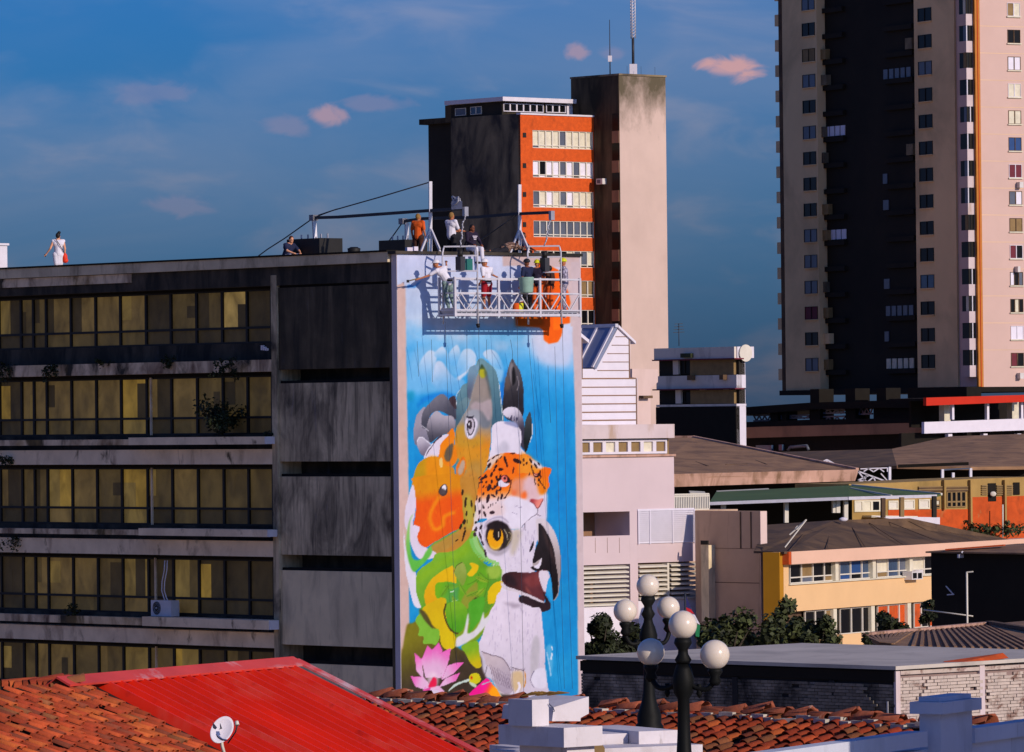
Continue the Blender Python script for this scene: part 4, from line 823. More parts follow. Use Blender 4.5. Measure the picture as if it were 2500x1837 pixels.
pm = [['grey_glass'] + ['cream_curtain']*8, ['grey_glass', 'white_curtain', 'white_curtain', 'dark_glass', 'grey_glass', 'white_curtain', 'white_curtain', 'white_curtain', 'white_curtain'],
      ['grey_glass', 'grey_glass', 'white_curtain', 'cream_curtain', 'cream_curtain', 'white_curtain', 'cream_curtain', 'cream_curtain', 'cream_curtain'],
      ['grey_glass']*9, ['dark_glass', 'grey_glass', 'cream_curtain', 'dark_glass', 'grey_glass', 'dark_glass', 'grey_glass', 'dark_glass', 'cream_curtain'], ['tan_cloth', 'dark_glass', 'tan_cloth']*3, ['dark_glass', 'blue_glass', 'dark_glass']*3, ['dark_glass']*9]
us0 = OR.uat(zp('Y1', 605, 690)); zprev = zt
b = MB(); OR.box(b, -.0, us0, 0, zt-.12, -.29, .003); b.build('brick_pier', 'orange_brick', ob)
b = MB(); OR.box(b, uo-.12, uo, 0, zt-.12, -.29, .003); b.build('brick_pier', 'orange_brick', ob)
zprev = zt-.12
for (a, c), mats in zip(strips, pm):
    z1 = OR.zat(zp('Y1', 605, a)); z0 = OR.zat(zp('Y1', 605, c))
    b = MB(); OR.box(b, us0+.002, uo-.122, z1, zprev, -.28, 0); b.build('brick_band', 'orange_brick', ob); zprev = z0
    wuz(OR, ob, us0+.002, uo-.122, z0, z1, -.2, 9, mats, 'louver', .13, .14, rows=[.16])
b = MB(); OR.box(b, us0+.002, uo-.122, 0, zprev, -.28, 0); b.build('brick_band', 'orange_brick', ob)
b = MB(); OR.box(b, -.05, uo+.1, zt-.118, zt+.05, -.5, .12); b.build('coping', 'white_paint', ob)
for y in (665, 815, 957, 1105): 
    b = MB(); OR.pbox(b, zp('Y1', 558, y-12), zp('Y1', 574, y+12), .005, .06); b.build('vent', 'black_plastic', ob)
# penthouse
pe = -3.2
q0, q1 = OR.uat(zp('Y1', 455, 540), pe), OR.uat(zp('Y1', 825, 540), pe); zpt = OR.zat(zp('Y1', 470, 500), pe)
body(OR, ob, q0, q1, zt-.3, zpt, 8.5, 'shaft_dark', 'penthouse', pe-.15)
wbox(OR, ob, zp('Y1', 458, 508), zp('Y1', 655, 556), pe-.1, 6, ['dark_glass'], 'white_paint', .16, .12); wbox(OR, ob, zp('Y1', 668, 514), zp('Y1', 765, 558), pe-.1, 3, ['dark_glass'], 'white_paint', .16, .12)
b = MB(); OR.pbox(b, zp('Y1', 770, 512), zp('Y1', 828, 566), -3.25, -3.1, pe); b.build('penthouse_end', 'white_paint', ob)
PL_ = Face(OR.pt(q0, 0, pe), 0, 49, 'L')
b = MB(); z_ = PL_.zat(zp('Y1', 446, 494)); PL_.box(b, PL_.uat(zp('Y1', 190, 520)), .7, zpt+.01, zpt+.42, -(q1-q0)-.6, .5); b.build('penthouse_roof', 'white_paint', ob)
b = MB(); PL_.box(b, PL_.uat(zp('Y1', 204, 540)), -.01, zt-.3, zpt, -.3, 0.01); b.build('penthouse_wall', 'dark_render', ob)
wbox(PL_, ob, zp('Y1', 225, 535), zp('Y1', 278, 568), .05, 1, ['grey_glass'], 'louver', .12); wbox(PL_, ob, zp('Y1', 300, 527), zp('Y1', 355, 562), .05, 2, ['blue_glass'], 'louver', .12)

# ---- windowless concrete shaft
Ys = 563.5
SR = Face(zp('Y1', 1030, 372), Ys, 49, 'R'); SL = Face(zp('Y1', 1030, 372), Ys, 49, 'L')
sb = thing('service_shaft', 'tall blank concrete lift shaft, stained dark at the top, with an antenna mast', 'tower', SR.pt(2, 0, -3))
zs_ = SR.zat(zp('Y1', 1030, 372)); us_ = SR.uat(zp('Y1', 1258, 378)); sl_ = SL.uat(zp('Y1', 795, 392))
def shaft_mat():
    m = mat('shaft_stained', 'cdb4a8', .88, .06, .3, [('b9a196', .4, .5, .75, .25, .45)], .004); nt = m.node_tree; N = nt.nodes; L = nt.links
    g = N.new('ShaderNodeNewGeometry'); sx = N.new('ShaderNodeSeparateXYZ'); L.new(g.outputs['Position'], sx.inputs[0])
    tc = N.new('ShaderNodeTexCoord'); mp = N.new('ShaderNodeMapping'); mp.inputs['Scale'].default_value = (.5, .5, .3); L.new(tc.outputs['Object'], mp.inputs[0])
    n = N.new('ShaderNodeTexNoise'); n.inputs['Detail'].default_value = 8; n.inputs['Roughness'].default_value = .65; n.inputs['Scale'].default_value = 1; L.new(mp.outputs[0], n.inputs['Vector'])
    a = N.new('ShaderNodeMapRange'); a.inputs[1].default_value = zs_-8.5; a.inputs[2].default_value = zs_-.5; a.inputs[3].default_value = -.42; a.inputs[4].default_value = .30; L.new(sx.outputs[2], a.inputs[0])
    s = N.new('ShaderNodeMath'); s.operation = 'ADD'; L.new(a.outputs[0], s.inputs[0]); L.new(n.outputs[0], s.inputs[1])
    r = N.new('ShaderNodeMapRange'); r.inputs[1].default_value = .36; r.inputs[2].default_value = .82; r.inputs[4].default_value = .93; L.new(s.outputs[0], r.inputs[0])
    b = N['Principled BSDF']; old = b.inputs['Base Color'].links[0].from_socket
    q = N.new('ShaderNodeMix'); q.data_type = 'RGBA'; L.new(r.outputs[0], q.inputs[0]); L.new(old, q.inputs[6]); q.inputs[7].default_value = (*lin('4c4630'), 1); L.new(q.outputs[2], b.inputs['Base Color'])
shaft_mat()
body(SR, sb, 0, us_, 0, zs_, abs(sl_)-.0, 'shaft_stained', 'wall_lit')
b = MB(); SL.box(b, sl_, -.01, 0, zs_-.01, -.2, .06); b.build('wall_shaded', 'shaft_dark', sb)  # darker sheet over the shaded side, its shade put into the colour
b = MB(); SR.box(b, -.1, us_+.08, zs_+.01, zs_+.2, sl_-.1, .1); b.build('coping', 'grey_render', sb)
for k in range(9):
    y = 560+k*146
    b = MB(); SL.pbox(b, zp('Y1', 996, y), zp('Y1', 1029, y+84), .07, .1); b.build('window', 'dark_glass', sb)
    b = MB(); SL.pbox(b, zp('Y1', 994, y+86), zp('Y1', 1029, y+143), .07, .14); b.build('spandrel', 'brown_parapet', sb)
for k in range(3):
    b = MB(); u_ = us_*(.2+.3*k); SR.box(b, u_, u_+.02, zs_+.2, zs_+1.0, -.2, -.18); b.build('spike', 'steel_dark', sb)
pa = SR.at(zp('Y1', 1100, 362), -1.5)
am = thing('antenna_mast', 'tall white lattice antenna mast on top of the concrete shaft', 'antenna', (pa.x, pa.y, zs_+.2))
b = MB(); b.box((pa.x, pa.y, zs_+.75), (.75, .75, 1.1)); b.build('base_box', 'white_paint', am)
zt1 = SR.zat(zp('Y1', 1095, 185), -1.5); zt2 = SR.zat(zp('Y1', 1095, -60), -1.5)
b = MB(); b.tube([(pa.x, pa.y, zs_+1.3), (pa.x, pa.y, zt1)], .13, 8); b.build('lower_pole', 'steel_dark', am)
b = MB(); ww = .27
cs = [Vector((pa.x+ww*math.cos(a), pa.y+ww*math.sin(a), 0)) for a in (0.3, 2.4, 4.5)]
n_ = 16
for c in cs: b.tube([(c.x, c.y, zt1-.1), (c.x, c.y, zt2)], .045, 5)
for i in range(n_):
    za, zb_ = zt1+(zt2-zt1)*i/n_, zt1+(zt2-zt1)*(i+1)/n_
    for j in range(3): A_, B_ = cs[j], cs[(j+1) % 3]; b.bar((A_.x, A_.y, za), (B_.x, B_.y, zb_), .05)
b.build('lattice', 'white_metal', am)
pw = SL.at(zp('Y1', 986, 372), -1.)
aw = thing('whip_antenna', 'thin dark whip antenna with a small white box beside the lattice mast', 'antenna', (pw.x, pw.y, zs_+.2))
b = MB(); z1 = SL.zat(zp('Y1', 984, 98), -1.); b.tube([(pw.x, pw.y, zs_+.2), (pw.x, pw.y, z1)], [.06, .03], 6); b.build('pole', 'steel_dark', aw)
b = MB(); b.box((pw.x, pw.y-.1, SL.zat(zp('Y1', 986, 290), -1.)), (.4, .3, .6)); b.build('box', 'white_paint', aw)
q = SL.at(zp('Y1', 932, 893), .5)
sa = thing('wall_air_conditioner', 'small white air conditioner sticking out of the dark shaft beside the orange brick', 'air conditioner', q)
b = MB(); SL.pbox(b, zp('Y1', 917, 880), zp('Y1', 948, 906), .07, .6); b.build('casing', 'ac_white', sa); b = MB(); SL.pbox(b, zp('Y1', 922, 885), zp('Y1', 938, 902), .605, .63, .6); b.build('grille', 'grey_glass', sa)

# ---- pale block with saw-tooth roof, right of the mural
Yp = 330.
PR = Face((1645, 1100), Yp, 49, 'R'); PLf = Face((1645, 1100), Yp, 49, 'L')
pk = thing('pale_block', 'pale pink block with white saw-tooth roof, window strip and louvres right of the mural', 'building', PR.pt(-6, 0, -6))
ul_ = PR.uat((1395, 1100)); zk = PR.zat(zp('Y2', 780, 1062)); z_lo = PR.zat(zp('Y2', 780, 1480))
body(PR, pk, ul_, 0, z_lo, zk, 14, 'pink_wall')
b = MB(); PR.box(b, ul_, .06, zk+.005, PR.zat(zp('Y2', 780, 1044)), -.6, .12); b.build('ledge', 'stained_fascia', pk)
wbox(PR, pk, zp('Y2', 30, 938), zp('Y2', 716, 1040), -.35, 7, ['tan_cloth', 'tan_cloth', 'cream_curtain', 'tan_cloth', 'tan_cloth', 'cream_curtain', 'tan_cloth'], 'white_paint', .26, .12)
z1 = PR.zat(zp('Y2', 775, 920)); z2 = PR.zat(zp('Y2', 775, 812))
body(PR, pk, ul_, -.02, zk+.02, z1, 13, 'tan_cloth', 'wall', -.4)
mat('concrete_beam', 'cdbcbc', .85, .08, .6, [('a07e50', .7, .56, .72, .3, .6)])
b = MB(); PR.box(b, ul_, -.02, z1+.003, z2, -13, .1); b.build('roof_beam', 'concrete_beam', pk)
# white siding wall with saw-tooth gables
sd = -1.2
def P2(x, y, d=sd): return PR.at(zp('Y2', x, y), d)
back = -PR.n*7
b = MB(); b.prism([P2(40, 818), P2(495, 818), P2(495, 456), P2(440, 456), P2(440, 158), P2(345, 70), P2(178, 384), P2(70, 384), P2(40, 384)], back); b.build('siding_wall', 'siding', pk)
for y in (523, 588, 653, 717, 780):
    b = MB(); PR.pbox(b, zp('Y2', 40, y), zp('Y2', 489, y+4), sd+.002, sd+.05, sd+.05); b.build('siding_joint', 'brown_parapet', pk)
for y, x in ((132, 330), (198, 300), (263, 266), (328, 230), (394, 190)):
    b = MB(); PR.pbox(b, zp('Y2', x, y), zp('Y2', 436, y+4), sd+.002, sd+.05, sd+.05); b.build('siding_joint', 'brown_parapet', pk)
b = MB(); PR.pbox(b, zp('Y2', 433, 156), zp('Y2', 440, 456), sd+.002, sd+.06, sd+.06); PR.pbox(b, zp('Y2', 488, 458), zp('Y2', 495, 818), sd+.002, sd+.06, sd+.06); PR.pbox(b, zp('Y2', 60, 455), zp('Y2', 486, 461), sd+.002, sd+.06, sd+.06); b.build('corner_trim', 'brown_parapet', pk)
rd = MB(); g0, g1 = P2(343, 62, sd+.15), P2(178, 386, sd+.15); th = (PR.e*-.16 + Vector((0, 0, .10)))
rd.prism([g0, g1, g1+back, g0+back], th); sl2 = rd.build('skylight_roof', 'roof_metal', pk)
for k in range(5):
    o1 = back*(k/5.2+.02); b = MB(); b.bar(g0+o1+th*1.1, g1+o1+th*1.1, .16, .12, PR.e); b.build('roof_rib', 'white_paint', sl2)
b = MB(); b.bar(g0+th+PR.n*.1, g0+th+back, .22, .2); b.build('ridge_cap', 'white_metal', pk)
b = MB(); e1, e2 = P2(350, 64, sd+.15), P2(485, 192, sd+.15); b.prism([e1, e2, e2+back, e1+back], Vector((0, 0, .16))); b.build('gable_roof', 'siding', pk)
b = MB(); f0 = [P2(-80, 384, .6), P2(68, 384, .6), P2(68, 150, .6), P2(40, 110, .6), P2(-80, 40, .6)]; b.prism(f0, back*.6); b.build('second_gable', 'siding', pk)
b = MB(); e1, e2 = P2(-20, 66, .75), P2(122, 186, .75); b.prism([e1, e2, e2+back*.6, e1+back*.6], Vector((0, 0, .2))); b.build('gable_roof', 'siding', pk)
b = MB(); PR.pbox(b, zp('Y2', 66, 150), zp('Y2', 72, 456), .6, .65, .65); b.build('corner_trim', 'brown_parapet', pk)
b = MB(); b.prism([P2(496, 815, -3), P2(600, 815, -3), P2(598, 540, -3), P2(655, 486, -3), P2(655, 390, -3), P2(455, 384, -3), P2(455, 450, -3), P2(496, 456, -3)], back*.6); b.build('stair_head', 'shaft_pink', pk)
b = MB(); PR.pbox(b, zp('Y2', 516, 592), zp('Y2', 588, 612), -2.99, -2.6, -2.9); b.build('vent', 'roof_dark', pk)
# lower storeys with louvres
zl1 = z_lo
uop0, uop1 = PR.uat(zp('Y3', 30, 250)), PR.uat(zp('Y3', 345, 250)); zo1, zo0 = PR.zat(zp('Y3', 345, 172)), PR.zat(zp('Y3', 345, 320))
uR_ = PR.uat(zp('Y3', 777, 430)); zg = 0
b = MB(); PR.box(b, ul_, uop1+.9, zo1, z_lo-.003, -5, .0); b.build('lintel', 'pink_wall', pk)
b = MB(); PR.box(b, ul_, uop1, PR.zat(zp('Y3', 60, 505)), zo0, -.6, 0); b.build('spandrel_wall', 'pink_wall', pk)
for k in range(4):
    x = 60+k*74; b = MB(); PR.pbox(b, zp('Y3', x, 335), zp('Y3', x+2, 428), .002, .02); b.build('wall_joint', 'brown_parapet', pk)
b = MB(); PR.box(b, ul_, uop1+.02, zg, zo1, -6, -3); b.build('recess_wall', 'brown_parapet', pk)
ucol = PR.uat(zp('Y3', 394, 300)); b = MB(); PR.box(b, uop1+.003, ucol, zg, zo1-.003, -5, .0); b.build('pier', 'pink_wall', pk)
# fine louvre screen
u_a, u_b, z_a, z_b = PR.rect(zp('Y3', 392, 170), zp('Y3', 742, 365), .02)
body(PR, pk, ucol+.003, uR_, zg, z_b-.1, 5, 'brown_parapet', 'recess_wall', -.9)
for k in range(17):
    z = z_a+(z_b-z_a)*(k+.3)/17; b = MB(); PR.box(b, u_a, u_b, z, z+.17, -.05, .05); b.build('louver_slat', 'siding', pk)
for t in (.0, .2, .6, .99): b = MB(); u_ = u_a+(u_b-u_a)*t; PR.box(b, u_, u_+.08, z_a, z_b, .055, .1); b.build('louver_post', 'siding', pk)
b = MB(); PR.pbox(b, zp('Y3', 395, 374), zp('Y3', 777, 478), -.8, .0); b.build('spandrel_wall', 'pink_wall', pk)
for (x0, x1, y0, y1, n_) in ((45, 335, 508, 752, 9), (398, 574, 496, 716, 8), (592, 778, 486, 710, 8)):
    u_a, u_b, z_a, z_b = PR.rect(zp('Y3', x0, y0), zp('Y3', x1, y1), .0); b = MB()
    for k in range(n_):
        z = z_a+(z_b-z_a)*(k+.15)/n_; h_ = (z_b-z_a)/n_*.62
        b = MB(); b.hexa([PR.pt(u, zz+dz, d) for d, dz in ((-.25, h_*.5), (.12, 0)) for zz in (z, z+h_*.55) for u in (u_a, u_b)]); b.build('louver_blade', 'louver', pk)
b = MB(); PR.pbox(b, zp('Y3', 576, 490), zp('Y3', 590, 712), -.4, .05); b.build('louver_post', 'louver', pk)
for (x0, x1, y0) in ((30, 394, 764), (394, 785, 720)):
    b = MB(); u_a, u_b, z_a, z_b = PR.rect(zp('Y3', x0, y0), zp('Y3', x1, y0+40)); PR.box(b, u_a, u_b, 0, z_b, -4, -.02); b.build('base_wall', 'siding', pk)
# concrete slab wall in front
BW = Face(zp('Y3', 1145, 172), 326, 49, 'L'); BWR = Face(zp('Y3', 1145, 172), 326, 49, 'R')
bw = thing('concrete_slab_wall', 'tall bare brown concrete slab wall with two dark drip streaks and a pale lit edge', 'wall', BW.pt(-2, 0, -.3))
ub = BW.uat(zp('Y3', 745, 172)); zb2 = BW.zat(zp('Y3', 1145, 172)); wt_ = BWR.uat(zp('Y3', 1185, 172))
body(BW, bw, ub, 0, 0, zb2, wt_, 'brown_wall')
b = MB(); BWR.box(b, .0, wt_, 0, zb2-.01, .002, .03); b.build('sunlit_edge_sheet', 'shaft_pink', bw)  # paler sheet puts the sunlight on this edge into the colour
for x in (1020, 1084): b = MB(); BW.pbox(b, zp('Y3', x, 176), zp('Y3', x+9, 400), .002, .03); b.build('down_pipe', 'roof_dark', bw)
for y in (400, 610): b = MB(); BW.pbox(b, zp('Y3', 840, y), zp('Y3', 1140, y+2), .002, .012); b.build('panel_joint', 'roof_dark', bw)
b = MB(); BW.pbox(b, zp('Y3', 782, 380), zp('Y3', 834, 850), .002, .5, .5); b.build('buttress', 'panel_pale', bw); b = MB(); BW.pbox(b, zp('Y3', 788, 352), zp('Y3', 832, 378), .505, .6, .5); b.build('buttress_cap', 'dark_render', bw)
# white railing behind it
rl = Face(zp('Y3', 620, 165), 345, 49, 'R'); ra = thing('white_railing', 'white vertical-bar railing on the terrace behind the concrete slab wall', 'railing', rl.at(zp('Y3', 725, 165)))
u_a, u_b, z_a, z_b = rl.rect(zp('Y3', 618, 66), zp('Y3', 832, 163))
for z in (z_a, (z_a+z_b)/2+.3, z_b-.08): b = MB(); rl.box(b, u_a, u_b, z, z+.08, -.04, .04); b.build('rail', 'louver', ra)
for k in range(21): b = MB(); u_ = u_a+(u_b-u_a)*k/20; rl.box(b, u_-.04, u_+.04, z_a+.085, z_b-.085, -.03, .03); b.build('bar', 'louver', ra)
body(rl, ra, u_a-1, u_b+2.2, 0, z_a-.003, 6, 'brown_wall', 'terrace', .2)

# ---- white apartment block half hidden by the shaft
WL = Face(zp('Y2', 1262, 210), 500, 49, 'L'); WR = Face(zp('Y2', 1262, 210), 500, 49, 'R')
wb = thing('white_apartment_block', 'shaded white apartment block with two rows of windows right of the shaft', 'building', WL.pt(-4, 0, -4))
uw = WL.uat(zp('Y2', 640, 230)); uwr = WR.uat(zp('Y2', 1336, 450)); zwt = WL.zat(zp('Y2', 1262, 212))
def zw(y): return WL.zat(zp('Y2', 1262, y))
body(WL, wb, uw, -.05, 0, zw(300), uwr-.4, 'dark_render', 'core', -.35)
mat('block_white', 'dcd0c2', .85, .1, .4, [('8a7f78', .6, .56, .72, .3, .6)])
for y0, y1, d in ((212, 300, .25), (430, 532, 0), (655, 672, .05)):
    b = MB(); WL.box(b, uw, 0, zw(y1), zw(y0), -.6, d); b.build('floor_band', 'block_white', wb)
    b = MB(); WR.box(b, .003, uwr+(.9 if y0 < 300 else 0), zw(y1), zw(y0), -8, d*.5); b.build('floor_band', 'white_paint', wb)
for y0, y1, xs_ in ((304, 428, (770, 970, 1165)), (545, 653, (790, 978, 1162))):
    for x in xs_: b = MB(); WL.pbox(b, zp('Y2', x, y0), zp('Y2', x+42, y1), -.34, -.06); b.build('pier', 'block_white', wb)
    for x0, x1 in ((815, 968), (1008, 1160), (1208, 1258)): wbox(WL, wb, zp('Y2', x0, y0+14), zp('Y2', x1, y1-6), -.3, 3, ['dark_glass', 'dark_glass', 'grey_glass'], 'dark_render', .1)
    b = MB(); WR.box(b, uwr*.45, uwr-.01, zw(y1)+.003, zw(y0)-.003, -6, -.05); b.build('end_wall', 'white_paint', wb)
    b = MB(); WR.box(b, .05, uwr*.44, zw(y1)+.003, zw(y0)-.003, -6, -.4); b.build('end_window', 'tan_cloth', wb)
for y in (300, 532): b = MB(); WL.box(b, uw, uwr*.3, zw(y+10), zw(y)-.003, -.6, .5); b.build('sunshade', 'red_cloth', wb)
b = MB(); WR.box(b, 0, uwr, 0, zw(672)-.003, -6, -.02); b.build('end_wall', 'white_paint', wb)
b = MB(); WL.box(b, uw, -.02, 0, zw(674), -.34, .1); b.build('lower_wall', 'void_black', wb)
b = MB(); c_ = WR.at(zp('Y2', 1338, 262), .3); b.add([c_ + (WR.e*math.cos(a)+Vector((0, 0, 1))*math.sin(a))*.75 for a in np.linspace(0, 2*math.pi, 20, False)], [tuple(range(20))]); 
b.tube([c_-WR.n*.1, c_-WR.n*.02], .75, 20); b.build('round_panel', 'louver', wb)
for (x, y, s) in ((880, 452, 34), (1130, 448, 30)): b = MB(); WL.pbox(b, zp('Y2', x, y-18), zp('Y2', x+s, y+20), .01, .5); b.build('window_unit', 'roof_dark', wb)
b = MB(); WL.pbox(b, zp('Y2', 828, 265), zp('Y2', 908, 296), .26, .6); b.build('planter', 'leaf_dark', wb)
q = WL.at(zp('Y2', 818, 208), -1.); b = MB(); b.tube([q, q+Vector((0, 0, 2.))], .04, 5)
for k in range(4): b.bar(q+Vector((-.5+.05*k, 0, 1.2+.25*k)), q+Vector((.5-.05*k, .2, 1.25+.25*k)), .05)
ro = solo('roof_aerial', b, 'steel_dark', 'small dark television aerial on the roof of the shaded white apartment block', 'antenna')

# ---- the big beige tower
Yt = 560.
TL = Face((2363, 500), Yt, 62, 'L'); TR = Face((2363, 500), Yt, 62, 'R')
tw = thing('apartment_tower', 'very tall beige apartment tower with dark central bay and orange corner strip', 'tower', TL.pt(-8, 20, -8))
zb0 = TL.zat(zp('Y5', 1640, 1478)); pt_ = 66.07/14000*Yt*1.0
ztop = TL.zat((2363, -330))
D1 = -.6
def tl(px, d=D1): return TL.uat((px, 500), d)
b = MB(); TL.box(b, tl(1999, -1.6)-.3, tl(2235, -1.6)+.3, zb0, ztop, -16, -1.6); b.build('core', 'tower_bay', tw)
b = MB(); TL.box(b, tl(1914), tl(1998), zb0, ztop, -16, D1); b.build('wing_wall', 'tower_beige', tw)
b = MB(); TL.box(b, tl(2236), tl(2334), zb0, ztop, -16, D1); b.build('wing_wall', 'tower_beige', tw)
uR2 = TR.uat((2640, 500))
b = MB(); TR.box(b, TR.uat((2380, 500)), uR2, zb0, ztop, -10.4, .0); b.build('end_wall', 'tower_lit', tw)
b = MB(); TR.box(b, TR.uat((2380, 500)), TR.uat((2392, 500)), zb0, ztop-.01, .003, .35); b.build('corner_strip', 'orange_trim', tw)
b = MB(); TR.box(b, TR.uat((2385.4, 500)), TR.uat((2386.6, 500)), zb0, ztop-.01, .353, .40); b.build('strip_line', 'red_fascia', tw)
b = MB(); TL.box(b, tl(1905, -1.4), tl(1913.4, -1.4), zb0, ztop, -16, -1.4); b.build('edge_pier', 'roof_dark', tw)
zw0 = TL.zat((2263, 35.7), D1)                      # centre of the topmost window row in view
TLc = Face(TL.O.copy(), 0, 62, 'L')
rc = ['dark_glass', 'dark_glass', 'grey_glass', 'dark_glass', 'dark_glass', 'dark_glass', 'dark_glass', 'dark_glass', 'dark_glass', 'dark_glass', 'blue_glass', 'dark_glass', 'dark_glass', 'dark_glass']
lc = ['dark_glass', 'tan_cloth', 'grey_glass', 'dark_glass', 'grey_glass', 'dark_glass', 'dark_glass', 'dark_glass', 'grey_glass', 'grey_glass', 'grey_glass', 'red_cloth', 'dark_glass', 'grey_glass']
fc = [['tan_cloth', 'cream_curtain'], ['dark_glass', 'dark_glass'], ['white_curtain', 'white_curtain'], ['cream_curtain', 'cream_curtain'], ['cream_curtain', 'cream_curtain'], ['blue_cloth', 'blue_cloth'], ['red_cloth', 'red_cloth'], ['grey_glass', 'white_curtain'], ['tan_cloth', 'tan_cloth'], ['red_cloth', 'dark_glass'], ['white_curtain', 'dark_glass', 'grey_glass'], ['dark_glass', 'cream_curtain', 'dark_glass'], ['white_curtain', 'white_curtain'], ['red_cloth', 'dark_glass']]
for k in range(-4, 14):
    zc_ = zw0 - k*pt_; hz = .66; kk = k % 14
    for (xa, xb, mats) in ((2246, 2279, rc), (1963, 1994, lc)):
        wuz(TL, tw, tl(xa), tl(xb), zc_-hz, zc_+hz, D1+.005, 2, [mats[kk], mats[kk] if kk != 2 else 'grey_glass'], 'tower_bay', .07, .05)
        b = MB(); TL.box(b, tl(xa)-.05, tl(xb)+.05, zc_-hz-.1, zc_-hz-.003, D1+.004, D1+.16); b.build('sill', 'tower_beige', tw)
    # balconies in the dark bay
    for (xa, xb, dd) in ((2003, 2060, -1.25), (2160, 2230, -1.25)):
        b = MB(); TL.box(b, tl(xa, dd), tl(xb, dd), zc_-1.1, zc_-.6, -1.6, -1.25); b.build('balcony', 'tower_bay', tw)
    if k >= 0:
        x0 = 2000 if kk in (1, 2, 4, 5, 7, 8, 10, 11, 12, 13) else None
        if x0:
            b = MB(); TL.box(b, tl(x0, -1.2), tl(x0+random.choice((16, 24, 22)), -1.2), zc_-.55, zc_+.5, -1.6, -1.05); b.build('laundry_box', random.choice(['tower_beige', 'tan_cloth', 'grey_render']), tw)
        if kk in (4, 8):
            for i in range(5): b = MB(); TL.box(b, tl(2002+i*13, -1.5), tl(2012+i*13, -1.5), zc_-.5, zc_+.5, -1.59, -1.5); b.build('curtain', 'white_curtain', tw)
        if kk in (1, 5): 
            b = MB(); TL.box(b, tl(2218, -1.3), tl(2234, -1.3), zc_-.5, zc_+.6, -1.6, -1.1); b.build('laundry_box', 'grey_render', tw)
        if kk in (2, 11, 13):
            for i in range(5): b = MB(); TL.box(b, tl(2160+i*14, -1.5), tl(2170+i*14, -1.5), zc_-.6, zc_+.4, -1.59, -1.5); b.build('curtain', 'cream_curtain' if kk == 13 else 'grey_glass', tw)
        if kk in (6, 7, 10, 12): b = MB(); TL.box(b, tl(2156, -1.5), tl(2166+3*(kk % 3), -1.5), zc_-.5, zc_+.5, -1.59, -1.5); b.build('curtain', 'grey_glass', tw)
    # corner bay: parapet block and glazed block on every floor
    zpb = zc_-1.62; zpt2 = zc_-.50
    b = MB(); TL.box(b, tl(2342, 0), -.0, zpb, zpt2, -.7, 0); b.build('bay_parapet', 'tower_lit', tw)
    b = MB(); TR.box(b, .003, TR.uat((2379.5, 500)), zpb, zpt2, -.6, .01); b.build('bay_front', 'concrete_beam', tw)
    b = MB(); TL.box(b, tl(2344, 0), -.06, zpt2+.003, zpb+pt_-.003, -.7, -.12); b.build('bay_glazing', 'dark_glass', tw)
    b = MB(); TR.box(b, .06, TR.uat((2379, 500)), zpt2+.003, zpb+pt_-.003, -.6, -.12); b.build('bay_window', random.choice(['dark_glass', 'tan_cloth', 'cream_curtain', 'grey_glass', 'dark_glass']), tw)
    for u_ in (.05, TR.uat((2371, 500))): b = MB(); TR.box(b, u_, u_+.1, zpt2+.003, zpb+pt_-.003, -.11, -.02); b.build('bay_mullion', random.choice(['white_metal', 'dark_render']), tw)
    # sunny end windows
    m_ = fc[kk]; ua, ub_ = TR.uat((2464, 500)), TR.uat((2495, 500)); zc2 = zc_ + .05
    wuz(TR, tw, ua, ub_, zc2-.66, zc2+.66, .006, len(m_), m_, 'roof_dark' if kk % 3 else 'white_paint', .09, .05)
    if k > -2: b = MB(); TR.box(b, TR.uat((2392.5, 500)), uR2, zc2+.93, zc2+.97, .001, .012); b.build('floor_joint', 'tower_beige', tw)
    b = MB(); TR.box(b, ua-.08, ub_+.08, zc2-.78, zc2-.663, .004, .16); b.build('sill', 'cream_curtain', tw)
    # slivers of balconies on the far-left edge
    b = MB(); TL.box(b, tl(1896, -3.5), tl(1912, -3.5), zc_-1.5, zc_-.3, -6, -3.5); b.build('side_balcony', 'tower_beige', tw)
b = MB(); TL.box(b, tl(1910), tl(2334)-.01, ztop+.003, ztop+.8, -17.5, D1+.3); b.build('roof', 'tower_beige', tw)
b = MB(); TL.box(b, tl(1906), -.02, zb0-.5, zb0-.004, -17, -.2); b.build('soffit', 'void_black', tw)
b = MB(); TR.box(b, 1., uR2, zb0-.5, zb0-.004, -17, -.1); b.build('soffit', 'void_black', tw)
for (x, y, wx) in ((2486, 452, 9), (2487, 918, 9), (2480, 658, 6)):
    q = TR.at((x, y), .2); b = MB(); TR.box(b, TR.uat((x-wx/2, y)), TR.uat((x+wx/2, y)), q.z-.28, q.z+.28, .02, .6)
    solo('wall_air_conditioner', b, 'ac_white', {452: 'air conditioner unit under the dark red window on the sunny side of the tall tower', 918: 'lowest air conditioner unit on the sunny side of the tall tower', 658: 'dark round vent unit under a maroon window halfway down the tall tower'}[y], 'air conditioner')
